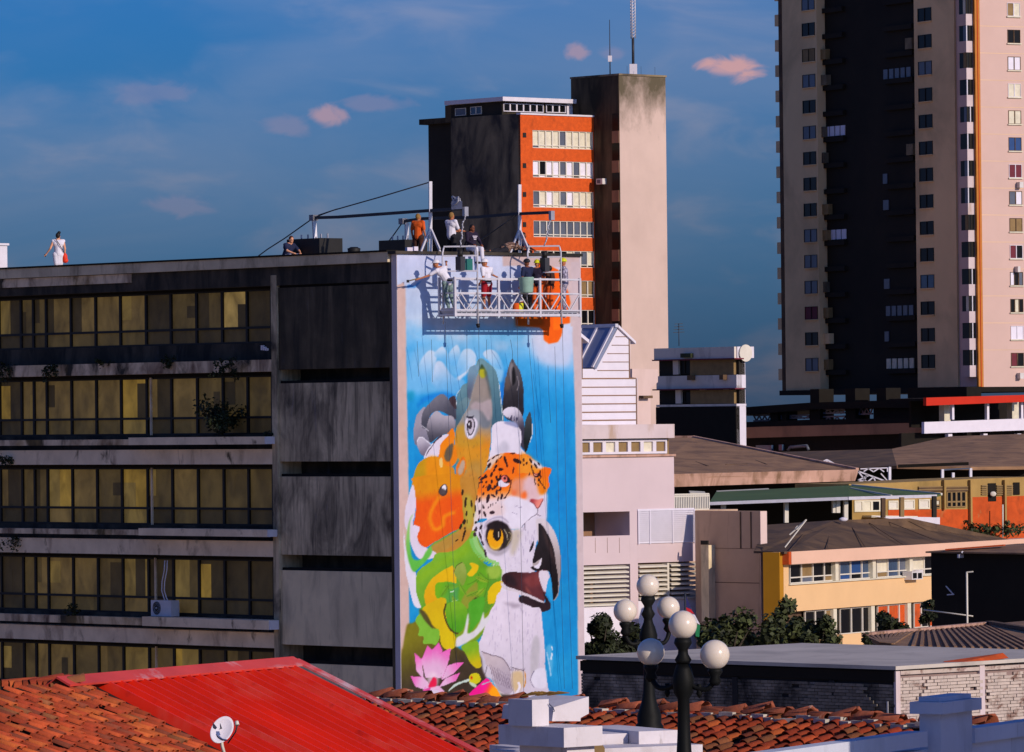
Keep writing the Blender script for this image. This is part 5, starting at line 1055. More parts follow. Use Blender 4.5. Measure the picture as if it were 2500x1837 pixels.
# pilotis and parking deck under the tower
Pd = Face(zp('Y6', 1640, 560), 545, 49, 'L')
def z6(x, y, d=0.): return Pd.zat(zp('Y6', x, y), d)
def u6(x, d=0.): return Pd.uat(zp('Y6', x, 500), d)
pdm = thing('parking_podium', 'dark parking podium with brown parapet and columns under the tall tower', 'building', Pd.pt(-8, 0, -6))
for x0, x1 in ((945, 1000), (1160, 1220), (1350, 1408), (1540, 1900)):
    b = MB(); Pd.box(b, u6(x0, -7), u6(x1, -7), z6(1200, 540, -7), z6(1200, 322, -7), -9, -7); b.build('column', 'void_black', pdm)
b = MB(); b.prism([Pd.at(zp('Y6', x, y), -6) for x, y in ((480, 440), (945, 408), (1640, 388), (1640, 442), (1410, 440), (945, 450), (560, 482), (480, 490))], Pd.n*-9); b.build('deck_beam', 'void_black', pdm)
for x0, x1 in ((700, 745), (770, 800), (1000, 1003), (1160, 1220), (1330, 1640), (940, 1000)):
    b = MB(); Pd.box(b, u6(x0, -6.5), u6(x1, -6.5), z6(1200, 545, -6.5), z6(1200, 436, -6.5), -8, -6.5); b.build('column', 'void_black', pdm)
for (xa, xb, y0, y1) in ((600, 700, 488, 520), (1005, 1158, 450, 474), (1222, 1325, 440, 480), (1005, 1158, 495, 525), (745, 940, 490, 505)):
    b = MB(); n_ = 6
    for i in range(n_):
        xa_, xb_ = xa+(xb-xa)*i/n_, xa+(xb-xa)*(i+1)/n_
        b.bar(Pd.at(zp('Y6', xa_, y1 if i % 2 else y0), -7), Pd.at(zp('Y6', xb_, y0 if i % 2 else y1), -7), .12)
    for y in (y0, y1): b.bar(Pd.at(zp('Y6', xa, y), -7), Pd.at(zp('Y6', xb, y-4), -7), .16)
    b.build('truss', 'grey_glass', pdm)
b = MB(); b.prism([Pd.at(zp('Y6', x, y), -5.5) for x, y in ((500, 528), (940, 512), (1640, 500), (1640, 560), (500, 580))], Pd.n*-3); b.build('deck_wall', 'void_black', pdm)
b = MB(); b.prism([Pd.at(zp('Y6', x, y)) for x, y in ((85, 576), (640, 556), (1642, 530), (1642, 594), (640, 622), (85, 640))], Pd.n*-.4); b.build('parapet', 'brown_parapet', pdm)
b = MB(); b.prism([Pd.at(zp('Y6', x, y), -1) for x, y in ((85, 620), (1642, 580), (1900, 580), (1900, 800), (85, 800))], Pd.n*-.6); b.build('lower_wall', 'void_black', pdm)
for (xa, xb, y0, y1) in ((612, 708, 668, 704), (752, 772, 664, 700)):
    b = MB(); Pd.pbox(b, zp('Y6', xa, y0), zp('Y6', xb, y1), -.9, -.6); b.build('lower_window', 'blue_glass', pdm)
b = MB(); pts = [Pd.at(zp('Y6', x, y), -.4) for x, y in ((810, 700), (822, 680), (925, 672), (935, 698))]; b.tube(pts, .16, 6); b.build('pipe_rail', 'grey_glass', pdm)
# white terrace with red fascia at the right
Tw = Face(zp('Y6', 1640, 560), 538, 49, 'R')
tr = thing('terrace_pavilion', 'terrace with red fascia, white posts and white parapet below the tower', 'pavilion', Tw.pt(5, 0, -3))
b = MB(); b.prism([Tw.at(zp('Y6', x, y)) for x, y in ((1640, 527), (2300, 503), (2300, 575), (1640, 597))], Tw.n*-.35); b.build('parapet', 'siding', tr)
b = MB(); b.prism([Tw.at(zp('Y6', x, y), .8) for x, y in ((1652, 378), (2300, 360), (2300, 402), (1652, 427))], Tw.n*-.4); b.build('fascia', 'red_fascia', tr)
b = MB(); b.prism([Tw.at(zp('Y6', x, y), -4) for x, y in ((1560, 400), (2300, 380), (2300, 560), (1560, 560))], Tw.n*-.3); b.build('rear_wall', 'void_black', tr)
for x in (1815, 2028, 2236): b = MB(); Tw.box(b, Tw.uat(zp('Y6', x-6, 480)), Tw.uat(zp('Y6', x+7, 480)), Tw.zat(zp('Y6', x, 512)), Tw.zat(zp('Y6', x, 405)), -.3, 0.02); b.build('post', 'siding', tr)
b = MB(); b.prism([Tw.at(zp('Y6', x, y), .4) for x, y in ((1652, 382), (2300, 364), (2300, 372), (1652, 390))], Tw.n*-5); b.build('roof', 'void_black', tr)
for x0, x1 in ((1762, 1800), (2176, 2218)): b = MB(); Tw.box(b, Tw.uat(zp('Y6', x0, 480), -1.5), Tw.uat(zp('Y6', x1, 480), -1.5), Tw.zat(zp('Y6', x0, 525), -1.5), Tw.zat(zp('Y6', x0, 405), -1.5), -2.2, -1.5); b.build('pillar', 'cream_curtain', tr)
for x in (1815, 2030, 2236): b = MB(); Tw.box(b, Tw.uat(zp('Y6', x-12, 600)), Tw.uat(zp('Y6', x+12, 600)), 0, Tw.zat(zp('Y6', x, 597)), -.8, -.36); b.build('support', 'siding', tr)
b = MB(); b.prism([Tw.at(zp('Y6', x, y), -1.2) for x, y in ((1500, 595), (2300, 572), (2300, 700), (1500, 700))], Tw.n*-.3); b.build('lower_wall', 'void_black', tr)
# ------------------------------------------------------------------ low roofs between the pale block and the tower
def Q(z, x, y, Y): return P(*zp(z, x, y), Y)
def seam(mb, a, b, n, w=.12, h=.09):
    pass
# market hall with a hipped brown roof
mh = thing('hip_roof_hall', 'low hall with broad brown hipped roof and stained concrete fascia behind the pale block', 'building', Q('Y6', 600, 900, 405))
Fh = Face(zp('Y6', 1230, 850), 400, 90, 'R')
e0, e1 = Q('Y6', -60, 852, 396), Q('Y6', 1232, 820, 406); r0_, r1_ = Q('Y6', -60, 622, 432), Q('Y6', 236, 620, 430); e2 = Q('Y6', 1215, 812, 424)
b = MB(); slab(b, [e0, e1, r1_, r0_], .25); b.build('roof', 'roof_brown', mh)
b = MB(); slab(b, [e1, e2, r1_], .25); b.build('roof_hip', 'roof_brown', mh)
b = MB(); b.prism([e0+Vector((0, -.05, .05)), e1+Vector((.1, -.05, .05)), Q('Y6', 1218, 886, 406), Q('Y6', -60, 928, 396)], Vector((0, .5, 0))); b.build('fascia', 'stained_fascia', mh)
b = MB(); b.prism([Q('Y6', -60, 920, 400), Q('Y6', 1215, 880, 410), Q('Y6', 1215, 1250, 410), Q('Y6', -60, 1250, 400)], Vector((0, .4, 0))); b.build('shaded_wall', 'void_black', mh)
b = MB(); b.bar(r0_+Vector((0, 0, .05)), r1_+Vector((0, 0, .05)), .3, .15); b.bar(r1_+Vector((0, 0, .05)), e1+Vector((0, 0, .1)), .25, .12); b.build('ridge_cap', 'stained_fascia', mh)
for (x0, y0, x1, y1) in ((500, 745, 560, 748), (560, 748, 680, 790), (205, 760, 320, 800), (430, 792, 560, 788)):
    b = MB(); t_ = .003
    def onroof(x, y):
        n = (e1-e0).cross(r0_-e0).normalized(); return hit(*zp('Y6', x, y), e0, n)
    b.bar(onroof(x0, y0)+Vector((0, 0, .04)), onroof(x1, y1)+Vector((0, 0, .04)), .12, .1); b.build('roof_patch', 'roof_dark', mh)
# second roof, and the larger one on the right
m2 = thing('brown_roof_shed', 'long shed with two brown roof slopes and white posts under the tower', 'building', Q('Y6', 1800, 880, 460))
a = [Q('Y6', 640, 712, 490), Q('Y6', 1442, 690, 480), Q('Y6', 1472, 792, 452), Q('Y6', 1200, 806, 455), Q('Y6', 900, 800, 458)]
b = MB(); slab(b, [a[0], a[1], a[2], a[3]], .25); b.build('roof', 'roof_dark', m2)
c = [Q('Y6', 1442, 690, 480), Q('Y6', 1795, 614, 492), Q('Y6', 2330, 596, 492), Q('Y6', 2330, 796, 452), Q('Y6', 1922, 800, 450), Q('Y6', 1472, 792, 452)]
b = MB(); slab(b, [c[0], c[1], c[2], c[3], c[4]], .25); slab(b, [c[0], c[4], c[5]], .25); b.build('roof', 'roof_brown', m2)
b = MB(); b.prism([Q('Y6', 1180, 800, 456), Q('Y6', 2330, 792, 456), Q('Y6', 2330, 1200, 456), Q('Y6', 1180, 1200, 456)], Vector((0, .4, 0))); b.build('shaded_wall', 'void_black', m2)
b = MB(); b.bar(Q('Y6', 1910, 780, 449), Q('Y6', 1480, 796, 450), .25, .25); b.build('gutter', 'void_black', m2)
for x, y0, y1 in ((1750, 815, 885), (1815, 835, 880), (1922, 808, 876), (1428, 800, 896)):
    b = MB(); b.bar(Q('Y6', x, y0, 449), Q('Y6', x, y1, 449), .2); b.build('post', 'white_metal', m2)
b = MB(); b.bar(Q('Y6', 1750, 818, 449), Q('Y6', 1922, 808, 449), .12); b.build('rail', 'grey_glass', m2)
# white roof trusses
def truss(name, label, segs, Y, w):
    pts = [Q('Y6', *s[:2], Y) for s in segs]; b = MB()
    for s in segs: b.bar(Q('Y6', s[0], s[1], Y), Q('Y6', s[2], s[3], Y), w)
    solo(name, b, 'white_paint', label, 'truss')
truss('roof_truss', 'white triangular roof truss at the corner of the stained concrete fascia', [(1236, 826, 1395, 884), (1395, 884, 1330, 898), (1330, 898, 1236, 882), (1236, 826, 1290, 895), (1290, 845, 1270, 892), (1290, 895, 1330, 862), (1330, 862, 1345, 895), (1236, 882, 1300, 852)], 402, .1)
truss('roof_truss', 'small white gable truss poking above the slope of the brown hipped roof', [(1008, 776, 1045, 756), (1045, 756, 1110, 792), (1045, 756, 1045, 782), (1060, 765, 1075, 785), (1020, 772, 1060, 778)], 445, .12)
truss('truss_bracket', 'thin white bracket truss hanging under the eave of the long shed', [(1250, 812, 1415, 806), (1415, 806, 1415, 830), (1270, 828, 1300, 810), (1300, 810, 1330, 830), (1330, 830, 1365, 808), (1365, 808, 1395, 830), (1375, 840, 1425, 896)], 450, .09)
# green canopy on posts
gc = thing('green_canopy', 'long green sheet canopy on thin white posts beside the railing', 'canopy', Q('Y6', 1000, 1100, 372))
g = [Q('Y6', 326, 1022, 366), Q('Y6', 1172, 990, 366), Q('Y6', 1190, 912, 392), Q('Y6', 372, 950, 392)]
b = MB(); slab(b, g, .12); b.build('roof', 'green_canopy', gc)
b = MB(); slab(b, [Q('Y6', 1172, 990, 366), Q('Y6', 1705, 976, 372), Q('Y6', 1745, 964, 384), Q('Y6', 1190, 912, 392)], .12); b.build('roof_hip', 'green_canopy', gc)
b = MB(); b.bar(Q('Y6', 326, 1024, 365.9), Q('Y6', 1172, 992, 365.9), .2); b.bar(Q('Y6', 1172, 992, 365.9), Q('Y6', 1710, 978, 371.9), .2); b.build('gutter', 'white_metal', gc)
for (x0, y0, x1, y1) in ((205, 945, 300, 950), (372, 945, 690, 930), (700, 935, 1005, 922), (1015, 924, 1190, 908)):
    b = MB(); b.prism([Q('Y6', x0, y0, 393), Q('Y6', x1, y1, 393), Q('Y6', x1+8, y1+12, 390), Q('Y6', x0+8, y0+12, 390)], (0, 0, -.1)); b.build('skylight_sheet', 'cream_curtain', gc)
b = MB(); b.bar(Q('Y6', 1200, 912, 391), Q('Y6', 1745, 966, 383), .15); b.bar(Q('Y6', 1190, 930, 386), Q('Y6', 1440, 975, 370), .1); b.build('ridge_cap', 'louver', gc)
for x, y0, y1, mt in ((415, 1020, 1075, 'louver'), (797, 1010, 1140, 'louver'), (1160, 992, 1125, 'louver'), (1090, 1000, 1080, 'louver'), (1112, 1000, 1080, 'louver'), (1388, 990, 1110, 'roof_dark'), (1502, 985, 1105, 'tan_cloth'), (1700, 978, 1108, 'dark_render')):
    b = MB(); b.bar(Q('Y6', x, y0, 367), Q('Y6', x, y1, 367), .26); b.build('post', mt, gc)
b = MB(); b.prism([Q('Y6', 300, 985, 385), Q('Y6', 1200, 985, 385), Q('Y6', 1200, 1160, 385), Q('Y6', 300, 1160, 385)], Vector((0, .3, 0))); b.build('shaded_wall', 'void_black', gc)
# ochre workshop with red brick
ow = thing('ochre_workshop', 'old ochre workshop with dark windows over a patchy red brick wall', 'building', Q('Y6', 1850, 1150, 398))
W1 = Face(zp('Y6', 1910, 880), 398, 55, 'R')
def W6(x, y, d=0.): return W1.at(zp('Y6', x, y), d)
b = MB(); b.prism([W6(1180, 905), W6(1440, 897), W6(1912, 874), W6(2330, 860), W6(2330, 1300), W6(1180, 1300)], W1.n*-6); b.build('wall', 'ochre_wall', ow)
b = MB(); b.prism([W6(1420, 1062, .03), W6(1912, 1058, .03), W6(1914, 985, .03), W6(2330, 975, .03), W6(2330, 1300, .03), W6(1420, 1300, .03)], W1.n*-.028); b.build('brick_facing', 'brick_red', ow)
for x0, x1, y0, y1, n_, mats in ((1775, 1892, 950, 1045, 4, ['dark_glass']), (1680, 1735, 1000, 1052, 2, ['dark_glass', 'cream_curtain'])):
    wbox(W1, ow, zp('Y6', x0, y0), zp('Y6', x1, y1), .035, n_, mats, 'tan_cloth', .15, .05, rows=[.35])
for x0, x1, y0, y1 in ((1212, 1370, 1005, 1072), (1420, 1480, 1006, 1060), (1512, 1580, 1000, 1060), (1605, 1672, 998, 1056)):
    wbox(W1, ow, zp('Y6', x0, y0), zp('Y6', x1, y1), .035, 3 if x1-x0 > 100 else 1, ['louver', 'cream_curtain', 'dark_glass'], 'cream_curtain', .2, .05)
for x0, x1 in ((1605, 1750), (1770, 1905)):
    for k in range(4): b = MB(); W1.pbox(b, zp('Y6', x0, 920+k*8), zp('Y6', x1, 924+k*8), .002, .14, .1); b.build('louver_slat', 'roof_dark' if k % 2 else 'tan_cloth', ow)
for x0, x1, y0, y1 in ((2028, 2078, 900, 1010), (2182, 2222, 895, 970)): b = MB(); W1.pbox(b, zp('Y6', x0, y0), zp('Y6', x1, y1), .035, .06, .05); b.build('opening', 'void_black', ow)
for x0, x1 in ((1990, 2026), (2082, 2180)):
    for k in range(5): b = MB(); W1.pbox(b, zp('Y6', x0, 912+k*13), zp('Y6', x1, 918+k*13), .035, .12, .1); b.build('louver_slat', 'tan_cloth', ow)
for x in (1756, 1916, 2125): b = MB(); W1.pbox(b, zp('Y6', x, 880), zp('Y6', x+14, 1060 if x < 1900 else 1180), .035, .3, .2); b.build('pier', 'ochre_wall', ow)
b = MB(); b.tube([W6(2118, 1030, 1.2), W6(2118, 1230, 1.2)], .055, 6); solo('thin_post', b, 'louver', 'thin pale post standing before the red brick wall', 'post')
b = MB(); b.prism([W6(1320, 1100, 2.), W6(1735, 1108, 2.), W6(1735, 1150, 2.), W6(1600, 1140, 2.)], W1.n*-.4); solo('low_white_wall', b, 'white_paint', 'low white wall glimpsed between the green canopy and the red brick', 'wall')
b = MB(); b.prism([W6(1318, 1096, 1.), W6(1600, 1100, 1.), W6(1600, 1112, 1.), W6(1318, 1108, 1.)], W1.n*-1.); solo('shelf_slab', b, 'cream_curtain', 'thin cream slab under the windows beside the canopy', 'slab')
q = W6(2060, 965, .35); b = MB(); b.sphere(q, .22, 12, 8, (1, .3, .8)); solo('satellite_dish', b, 'louver', 'small pale satellite dish on the ochre workshop wall over a dark opening', 'satellite dish')
for k, x in enumerate((1960, 2010, 2060, 2150)):
    q = W6(x, 1185, 1.5); cm = MB(); leaf_clump(cm, q, .9, 160, .28, (1.3, 1, .5)); o_ = solo('weed_clump', cm, 'leaf_mid', ['leftmost clump of weeds at the foot of the red brick wall', 'second clump of weeds from the left below the red brick wall', 'clump of weeds just left of the thin post by the brick wall', 'clump of weeds right of the thin post by the brick wall'][k], 'weeds', 'weeds below the brick wall'); o_['kind'] = 'stuff'

# ------------------------------------------------------------------ yellow two-storey building
Yy = 320.
YR = Face(zp('Y7', 655, 375), Yy, 29, 'R'); YL = Face(zp('Y7', 655, 375), Yy, 29, 'L')
yb = thing('yellow_building', 'two-storey peach building with ochre flank, ribbon windows and dark hipped roof', 'building', YR.pt(10, 0, -4))
u1_ = YR.uat(zp('Y7', 2330, 300)); zt_ = YR.zat(zp('Y7', 700, 382)); ztb = YR.zat(zp('Y7', 700, 462)); zw1 = YR.zat(zp('Y7', 712, 470)); zw0_ = YR.zat(zp('Y7', 712, 592)); zsp = YR.zat(zp('Y7', 760, 760))
ulf = YL.uat(zp('Y7', 551, 385))
body(YR, yb, .02, u1_, 0, zt_-.05, abs(ulf)-.52, 'roof_dark', 'core', -.5)
b = MB(); YL.box(b, ulf, 0, 0, zt_-.02, -.5, 0); b.build('flank_wall', 'ochre_paint', yb)
ufp = YR.uat(zp('Y7', 690, 420))
b = MB(); YR.box(b, .003, ufp, 0, zt_-.01, -.5, -.01); b.build('end_pier', 'yellow_wall', yb)
b = MB(); YR.box(b, YR.uat(zp('Y7', 674, 420)), ufp-.003, ztb, zt_, -.009, .4); b.build('fascia_end', 'brick_red', yb)
b = MB(); YR.box(b, ufp, u1_, ztb, zt_, -.5, .42); b.build('fascia', 'peach_wall', yb)
b = MB(); YR.box(b, ufp+.002, u1_, zsp, zw0_-.02, -.5, .0); b.build('spandrel_wall', 'yellow_wall', yb)
b = MB(); YR.box(b, ufp+.4, u1_, zw0_-.018, zw0_+.05, -.4, .12); b.build('window_ledge', 'cream_curtain', yb)
b = MB(); YR.box(b, ufp+.002, ufp+.5, zw0_-.02, ztb-.002, -.5, -.02); b.build('wall_pier', 'yellow_wall', yb)
wins = [(716, 1006, ['dark_glass', 'dark_glass', 'grey_glass', 'tan_cloth', 'dark_glass', 'dark_glass', 'tan_cloth', 'dark_glass']), (1030, 1242, ['blue_cloth', 'blue_glass', 'dark_glass', 'blue_cloth', 'blue_glass', 'blue_glass']), (1266, 1476, ['tan_cloth', 'cream_curtain', 'blue_glass', 'blue_glass', 'grey_glass', 'grey_glass']), (1492, 1640, ['white_curtain', 'cream_curtain', 'dark_glass', 'dark_glass'])]
for x0, x1, mats in wins:
    ua, ub_ = YR.uat(zp('Y7', x0, 520), -.25), YR.uat(zp('Y7', x1, 520), -.25); wuz(YR, yb, ua, ub_, zw0_+.05, ztb-.02, -.25, len(mats)//2, mats, 'louver', .1, .08, rows=[.3])
for x in (1008, 1244, 1478): b = MB(); YR.box(b, YR.uat(zp('Y7', x, 520)), YR.uat(zp('Y7', x+20, 520)), zw0_+.06, ztb-.003, -.4, .03); b.build('pier', 'cream_curtain', yb)
q = YR.at(zp('Y7', 1528, 530), .2); b = MB(); YR.pbox(b, zp('Y7', 1494, 508), zp('Y7', 1564, 556), -.1, .5, .5)
ya = thing('window_air_conditioner', 'boxy window air conditioner in the last window bay of the peach building', 'air conditioner', q); b.build('casing', 'ac_white', ya)
for k in range(2): b = MB(); YR.pbox(b, zp('Y7', 1500+k*32, 517), zp('Y7', 1524+k*32, 550), .502, .52, .5); b.build('grille', 'dark_glass', ya)
# ground floor
for x in (1008, 1248, 1478): b = MB(); YR.box(b, YR.uat(zp('Y7', x, 800)), YR.uat(zp('Y7', x+22, 800)), 0, zsp-.003, -.4, -.1); b.build('pier', 'cream_curtain', yb)
for x0, x1, mats in ((812, 1006, ['dark_glass', 'dark_glass', 'tan_cloth']), (1034, 1246, ['dark_glass', 'dark_glass', 'dark_glass']), (1272, 1476, ['brick_red', 'brick_red', 'orange_brick']), (1502, 1640, ['brick_red', 'dark_glass'])):
    ua, ub_ = YR.uat(zp('Y7', x0, 800), -.3), YR.uat(zp('Y7', x1, 800), -.3); z0_ = YR.zat(zp('Y7', 1100, 900), -.3); wuz(YR, yb, ua, ub_, z0_, zsp-.05, -.3, 3, mats, 'louver', .1, .08)
    b = MB(); YR.box(b, ua, ub_, 0, z0_-.003, -.45, -.1); b.build('base_wall', 'yellow_wall', yb)
# its dark roof
ez = zt_+.02
rp = [YR.pt(-.0, ez, .3), YR.at(zp('Y7', 2105, 296), .3)]; rp[1].z = ez+.0
rt0 = Q('Y7', 575, 212, 338); rt1 = Q('Y7', 1010, 182, 338); rt2 = Q('Y7', 1480, 170, 342); rl_ = YL.pt(ulf, ez, -.1)
b = MB(); slab(b, [rp[0], rp[1], rt2, rt1, rt0, rl_+Vector((-.5, 1.5, 0))], .12); b.build('roof', 'roof_dark', yb)
nrm = (rp[1]-rp[0]).cross(rt2-rp[0]).normalized()
for x0 in range(720, 2050, 240):
    a_ = YR.pt(YR.uat(zp('Y7', x0, 360), .3), ez+.03, .28); t_ = (x0-655)/1450; b_ = a_.lerp(rt0.lerp(rt2, .3+.7*t_)+Vector((0, 0, .05)), .97); b = MB(); b.bar(a_, b_, .05, .03); b.build('roof_lap', 'roof_dark', yb)
b = MB(); b.bar(Q('Y7', 720, 275, 322), Q('Y7', 826, 180, 322), .08); b.bar(Q('Y7', 826, 180, 322), Q('Y7', 690, 355, 320), .05); b.bar(Q('Y7', 760, 240, 322), Q('Y7', 775, 222, 322), .16)
solo('roof_aerial', b, 'louver', 'leaning pale aerial on the dark roof of the peach building', 'antenna')
b = MB(); b.sphere(Q('Y7', 1060, 178, 337), .26, 10, 6, (1, .6, .5)); solo('roof_dome_vent', b, 'white_paint', 'small white dome vent at the ridge of the dark roof', 'vent')

# ------------------------------------------------------------------ dark building on the right and things by it
DB = Face(zp('Y7', 1615, 380), 296, 49, 'L'); DBR = Face(zp('Y7', 1615, 380), 296, 49, 'R')
db = thing('dark_shed', 'large black shaded shed wall at the right, with a thin rusty roof edge', 'building', DB.pt(6, 0, -3))
u_e = DB.uat(zp('Y7', 2330, 400)); zd = DB.zat(zp('Y7', 1615, 382))
mat('black_wall', '1e1912', .95, .3, .3, [('2c2822', .4, .55, .75, .3, .6)])  # the shed's shade is put into this near-black wall colour
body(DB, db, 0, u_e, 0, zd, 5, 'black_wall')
b = MB(); zz = zd+.02; slab(b, [DB.pt(-.1, zz, .3), DB.pt(u_e, zz, .3), DB.pt(u_e, zz+.55, -4.8), DB.pt(1.5, zz+.3, -4.8)], .08); b.build('roof', 'roof_brown', db); b = MB(); b.bar(DB.pt(1.2, zz+.10, .1), DB.pt(3.8, zz+.32, -1.5), .5, .07); b.build('rust_sheet', 'brick_red', db)
b = MB(); b.box(DB.at(zp('Y7', 1802, 410), .2), (.35, .12, .18), .7); b.tube([DB.at(zp('Y7', 1802, 395), .0), DB.at(zp('Y7', 1815, 385), .3)], .06, 6); solo('wall_floodlight', b, 'white_metal', 'small pale floodlight high on the black shed wall', 'light')
b = MB(); b.bar(DB.at(zp('Y7', 1710, 600), .3), DB.at(zp('Y7', 1755, 650), .3), .05); b.bar(DB.at(zp('Y7', 1718, 655), .3), DB.at(zp('Y7', 1760, 652), .3), .06); solo('wall_bracket', b, 'white_metal', 'bent pale bracket on the black shed wall left of the thin pole', 'bracket')
q = P(*zp('Y7', 1845, 850), 285); sp = thing('pole_light', 'thin pale pole with short top arm before the black shed wall', 'lamp post', (q.x, q.y, 0)); top = P(*zp('Y7', 1842, 512), 285)
b = MB(); b.tube([(q.x, q.y, 0), (q.x, q.y, q.z), top], .05, 8); b.build('pole', 'louver', sp); b = MB(); b.bar(top, top+Vector((.3, -.1, .03)), .09, .06); b.build('arm', 'louver', sp)
b = MB(); b.tube([P(*zp('Y7', 1570, 750), 290), P(*zp('Y7', 1880, 790), 288)], .032, 6); solo('horizontal_pipe', b, 'louver', 'thin sloping pipe running across the shade to the pole', 'pipe')
# corrugated roof in front of it
cr = thing('corrugated_roof_house', 'low house with wide brown corrugated roof behind the white-painted brick store', 'building', Q('Y7', 1700, 950, 205))
k0 = [Q('Y7', 1200, 918, 214), Q('Y7', 1985, 846, 236), Q('Y7', 2330, 815, 240), Q('Y7', 2330, 1010, 190), Q('Y7', 1500, 985, 194), Q('Y7', 1300, 965, 200)]
b = MB(); slab(b, [k0[0], k0[1], k0[3], k0[4], k0[5]], .12); b.build('roof', 'roof_brown', cr)
b = MB(); slab(b, [k0[1]+Vector((0, 0, .04)), k0[2]+Vector((0, 0, .04)), k0[3]+Vector((0, 0, .06))], .1); b.build('roof', 'roof_brown', cr)
b = MB(); b.bar(k0[0]+Vector((0, 0, .06)), k0[1]+Vector((0, 0, .06)), .3, .16); b.build('ridge_cap', 'stained_fascia', cr); b = MB(); b.bar(k0[1]+Vector((0, 0, .1)), Q('Y7', 2330, 905, 212)+Vector((0, 0, .1)), .3, .14); b.build('ridge_cap', 'roof_dark', cr)
for i in range(26):
    t = i/25; a_ = k0[0].lerp(k0[1], t)+Vector((0, 0, .03)); b_ = k0[5].lerp(k0[4], t) if t < .4 else k0[4].lerp(k0[3], (t-.4)/.6); b = MB(); b.bar(a_, b_.lerp(a_, .02)+Vector((0, 0, .03)), .10, .05); b.build('sheet_lap', 'roof_brown', cr)
b = MB(); b.prism([k0[5]-Vector((0, 0, .15)), k0[4]-Vector((0, 0, .15)), k0[3]-Vector((0, 0, .15)), Vector((k0[3].x, k0[3].y, 0)), Vector((k0[4].x, k0[4].y, 0)), Vector((k0[5].x, k0[5].y, 0))], (0, .3, 0)); b.build('wall', 'brown_wall', cr)

# ------------------------------------------------------------------ whitewashed brick store with flat roof
Yb = 152.
BR = Face(zp('Y7', 1387, 1106), Yb, 47, 'R'); BL = Face(zp('Y7', 1387, 1106), Yb, 47, 'L')
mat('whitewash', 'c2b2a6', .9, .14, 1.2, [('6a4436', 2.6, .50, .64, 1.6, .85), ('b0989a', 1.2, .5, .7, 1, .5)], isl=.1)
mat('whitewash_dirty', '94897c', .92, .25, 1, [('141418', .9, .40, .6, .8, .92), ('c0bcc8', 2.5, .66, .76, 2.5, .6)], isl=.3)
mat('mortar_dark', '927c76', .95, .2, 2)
mat('mortar_shade', '2c2a2c', .95, .3, 1)  # dark copy of the mortar for the shaded side, shade in the colour
mat('roof_screed', 'c2b8ac', .85, .08, .35, [('8c857e', .5, .46, .7, 1, .6), ('5e5650', 1.6, .62, .76, 1, .5)])
bs = thing('brick_store', 'flat-roofed store with patchy whitewashed brick walls and pale grey roof', 'building', BR.pt(3, 0, -6))
zB = BR.zat(zp('Y7', 1387, 1106)); uBL = BL.uat((1418, 1600)); uBR = BR.uat(zp('Y7', 2330, 1040)); zB0 = BR.zat(zp('Y7', 1400, 1560))-.5
b = MB(); b.hexa([BR.pt(u, z, d) for d in (uBL, -.06) for z in (0, zB-.12) for u in (.06, 9)]); b.build('core', 'mortar_dark', bs)
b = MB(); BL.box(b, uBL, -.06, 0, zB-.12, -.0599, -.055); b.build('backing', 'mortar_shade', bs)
# roof sheet with a falling far edge
rA, rB_ = BL.pt(uBL, zB, .12), BL.pt(.12, zB, .12); 
b = MB(); slab(b, [BR.pt(-.1, zB, .12), BR.pt(9, zB+.05, .12), BR.pt(9, zB+.05, uBL-.1), BR.pt(-.1, zB, uBL-.1)], .1); b.build('roof', 'roof_screed', bs)
b = MB(); b.prism([BR.pt(uBR*.25, zB-.1, .1), BR.pt(uBR*.40, zB+.03, -.4), BR.pt(uBR*.74, zB+.19, -.1), BR.pt(uBR*.74, zB+.06, .1)], (0, .12, .0)); b.build('broken_eave', 'brick_red', bs)
# bricks, one by one
bh, bl, jt = .075, .245, .012
def brick_mesh():
    mb_ = MB(); mb_.hexa([(x, y, z) for y in (-.06, .0) for z in (0, bh) for x in (0, bl)]); return mb_
pool = []
def brick_wall(F_, ua, ub_, z0, z1, mt, seed, nparts, hide):
    rng = random.Random(seed); L_ = []
    rows = int((z1-z0)/(bh+jt))
    for r in range(rows):
        z = z0+r*(bh+jt); u = ua-(bl+jt)*(.5 if r % 2 else 0)
        while u < ub_:
            a_, c_ = max(u, ua), min(u+bl, ub_)
            if c_-a_ > .05 and not hide(a_, z) and rng.random() > .03: L_.append((a_, c_, z, rng.uniform(-.022, .006)))
            u += bl+jt
    return L_
def emit_bricks(F_, L_, mt, nparts, pref):
    L_ = sorted(L_, key=pref); base = absloc(bs); me = brick_mesh().mesh('brick'); me.materials.append(M[mt])
    ang = math.atan2(F_.e.y, F_.e.x)
    for (a_, c_, z, d) in L_[:nparts]:
        q = F_.pt(a_, z, d); o = link('brick', me, bs, None, None, q-base); o.rotation_euler = (0, 0, ang); o.scale = ((c_-a_)/bl, 1, 1)
    mb_ = MB()
    for (a_, c_, z, d) in L_[nparts:]: F_.box(mb_, a_, c_, z, z+bh, d-.05, d)
    if mb_.v: mb_.build('bricks', mt, bs, 'stuff')
zBt = zB-.14
LB = brick_wall(BR, .18, uBR*.99, zB0, zBt-.12, 'whitewash', 3, 150, lambda u, z: abs(u-uBR*.57) < .12)
emit_bricks(BR, LB, 'whitewash', 150, lambda t: abs(t[0]-2.2)+abs(t[2]-(zBt-.8)))
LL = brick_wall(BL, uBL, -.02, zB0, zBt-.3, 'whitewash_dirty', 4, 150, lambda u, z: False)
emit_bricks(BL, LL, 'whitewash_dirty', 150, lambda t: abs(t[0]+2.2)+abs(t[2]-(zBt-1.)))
b = MB(); BR.box(b, -.0, .17, 0, zBt, -.05, .03); b.build('corner_pier', 'concrete_beam', bs)
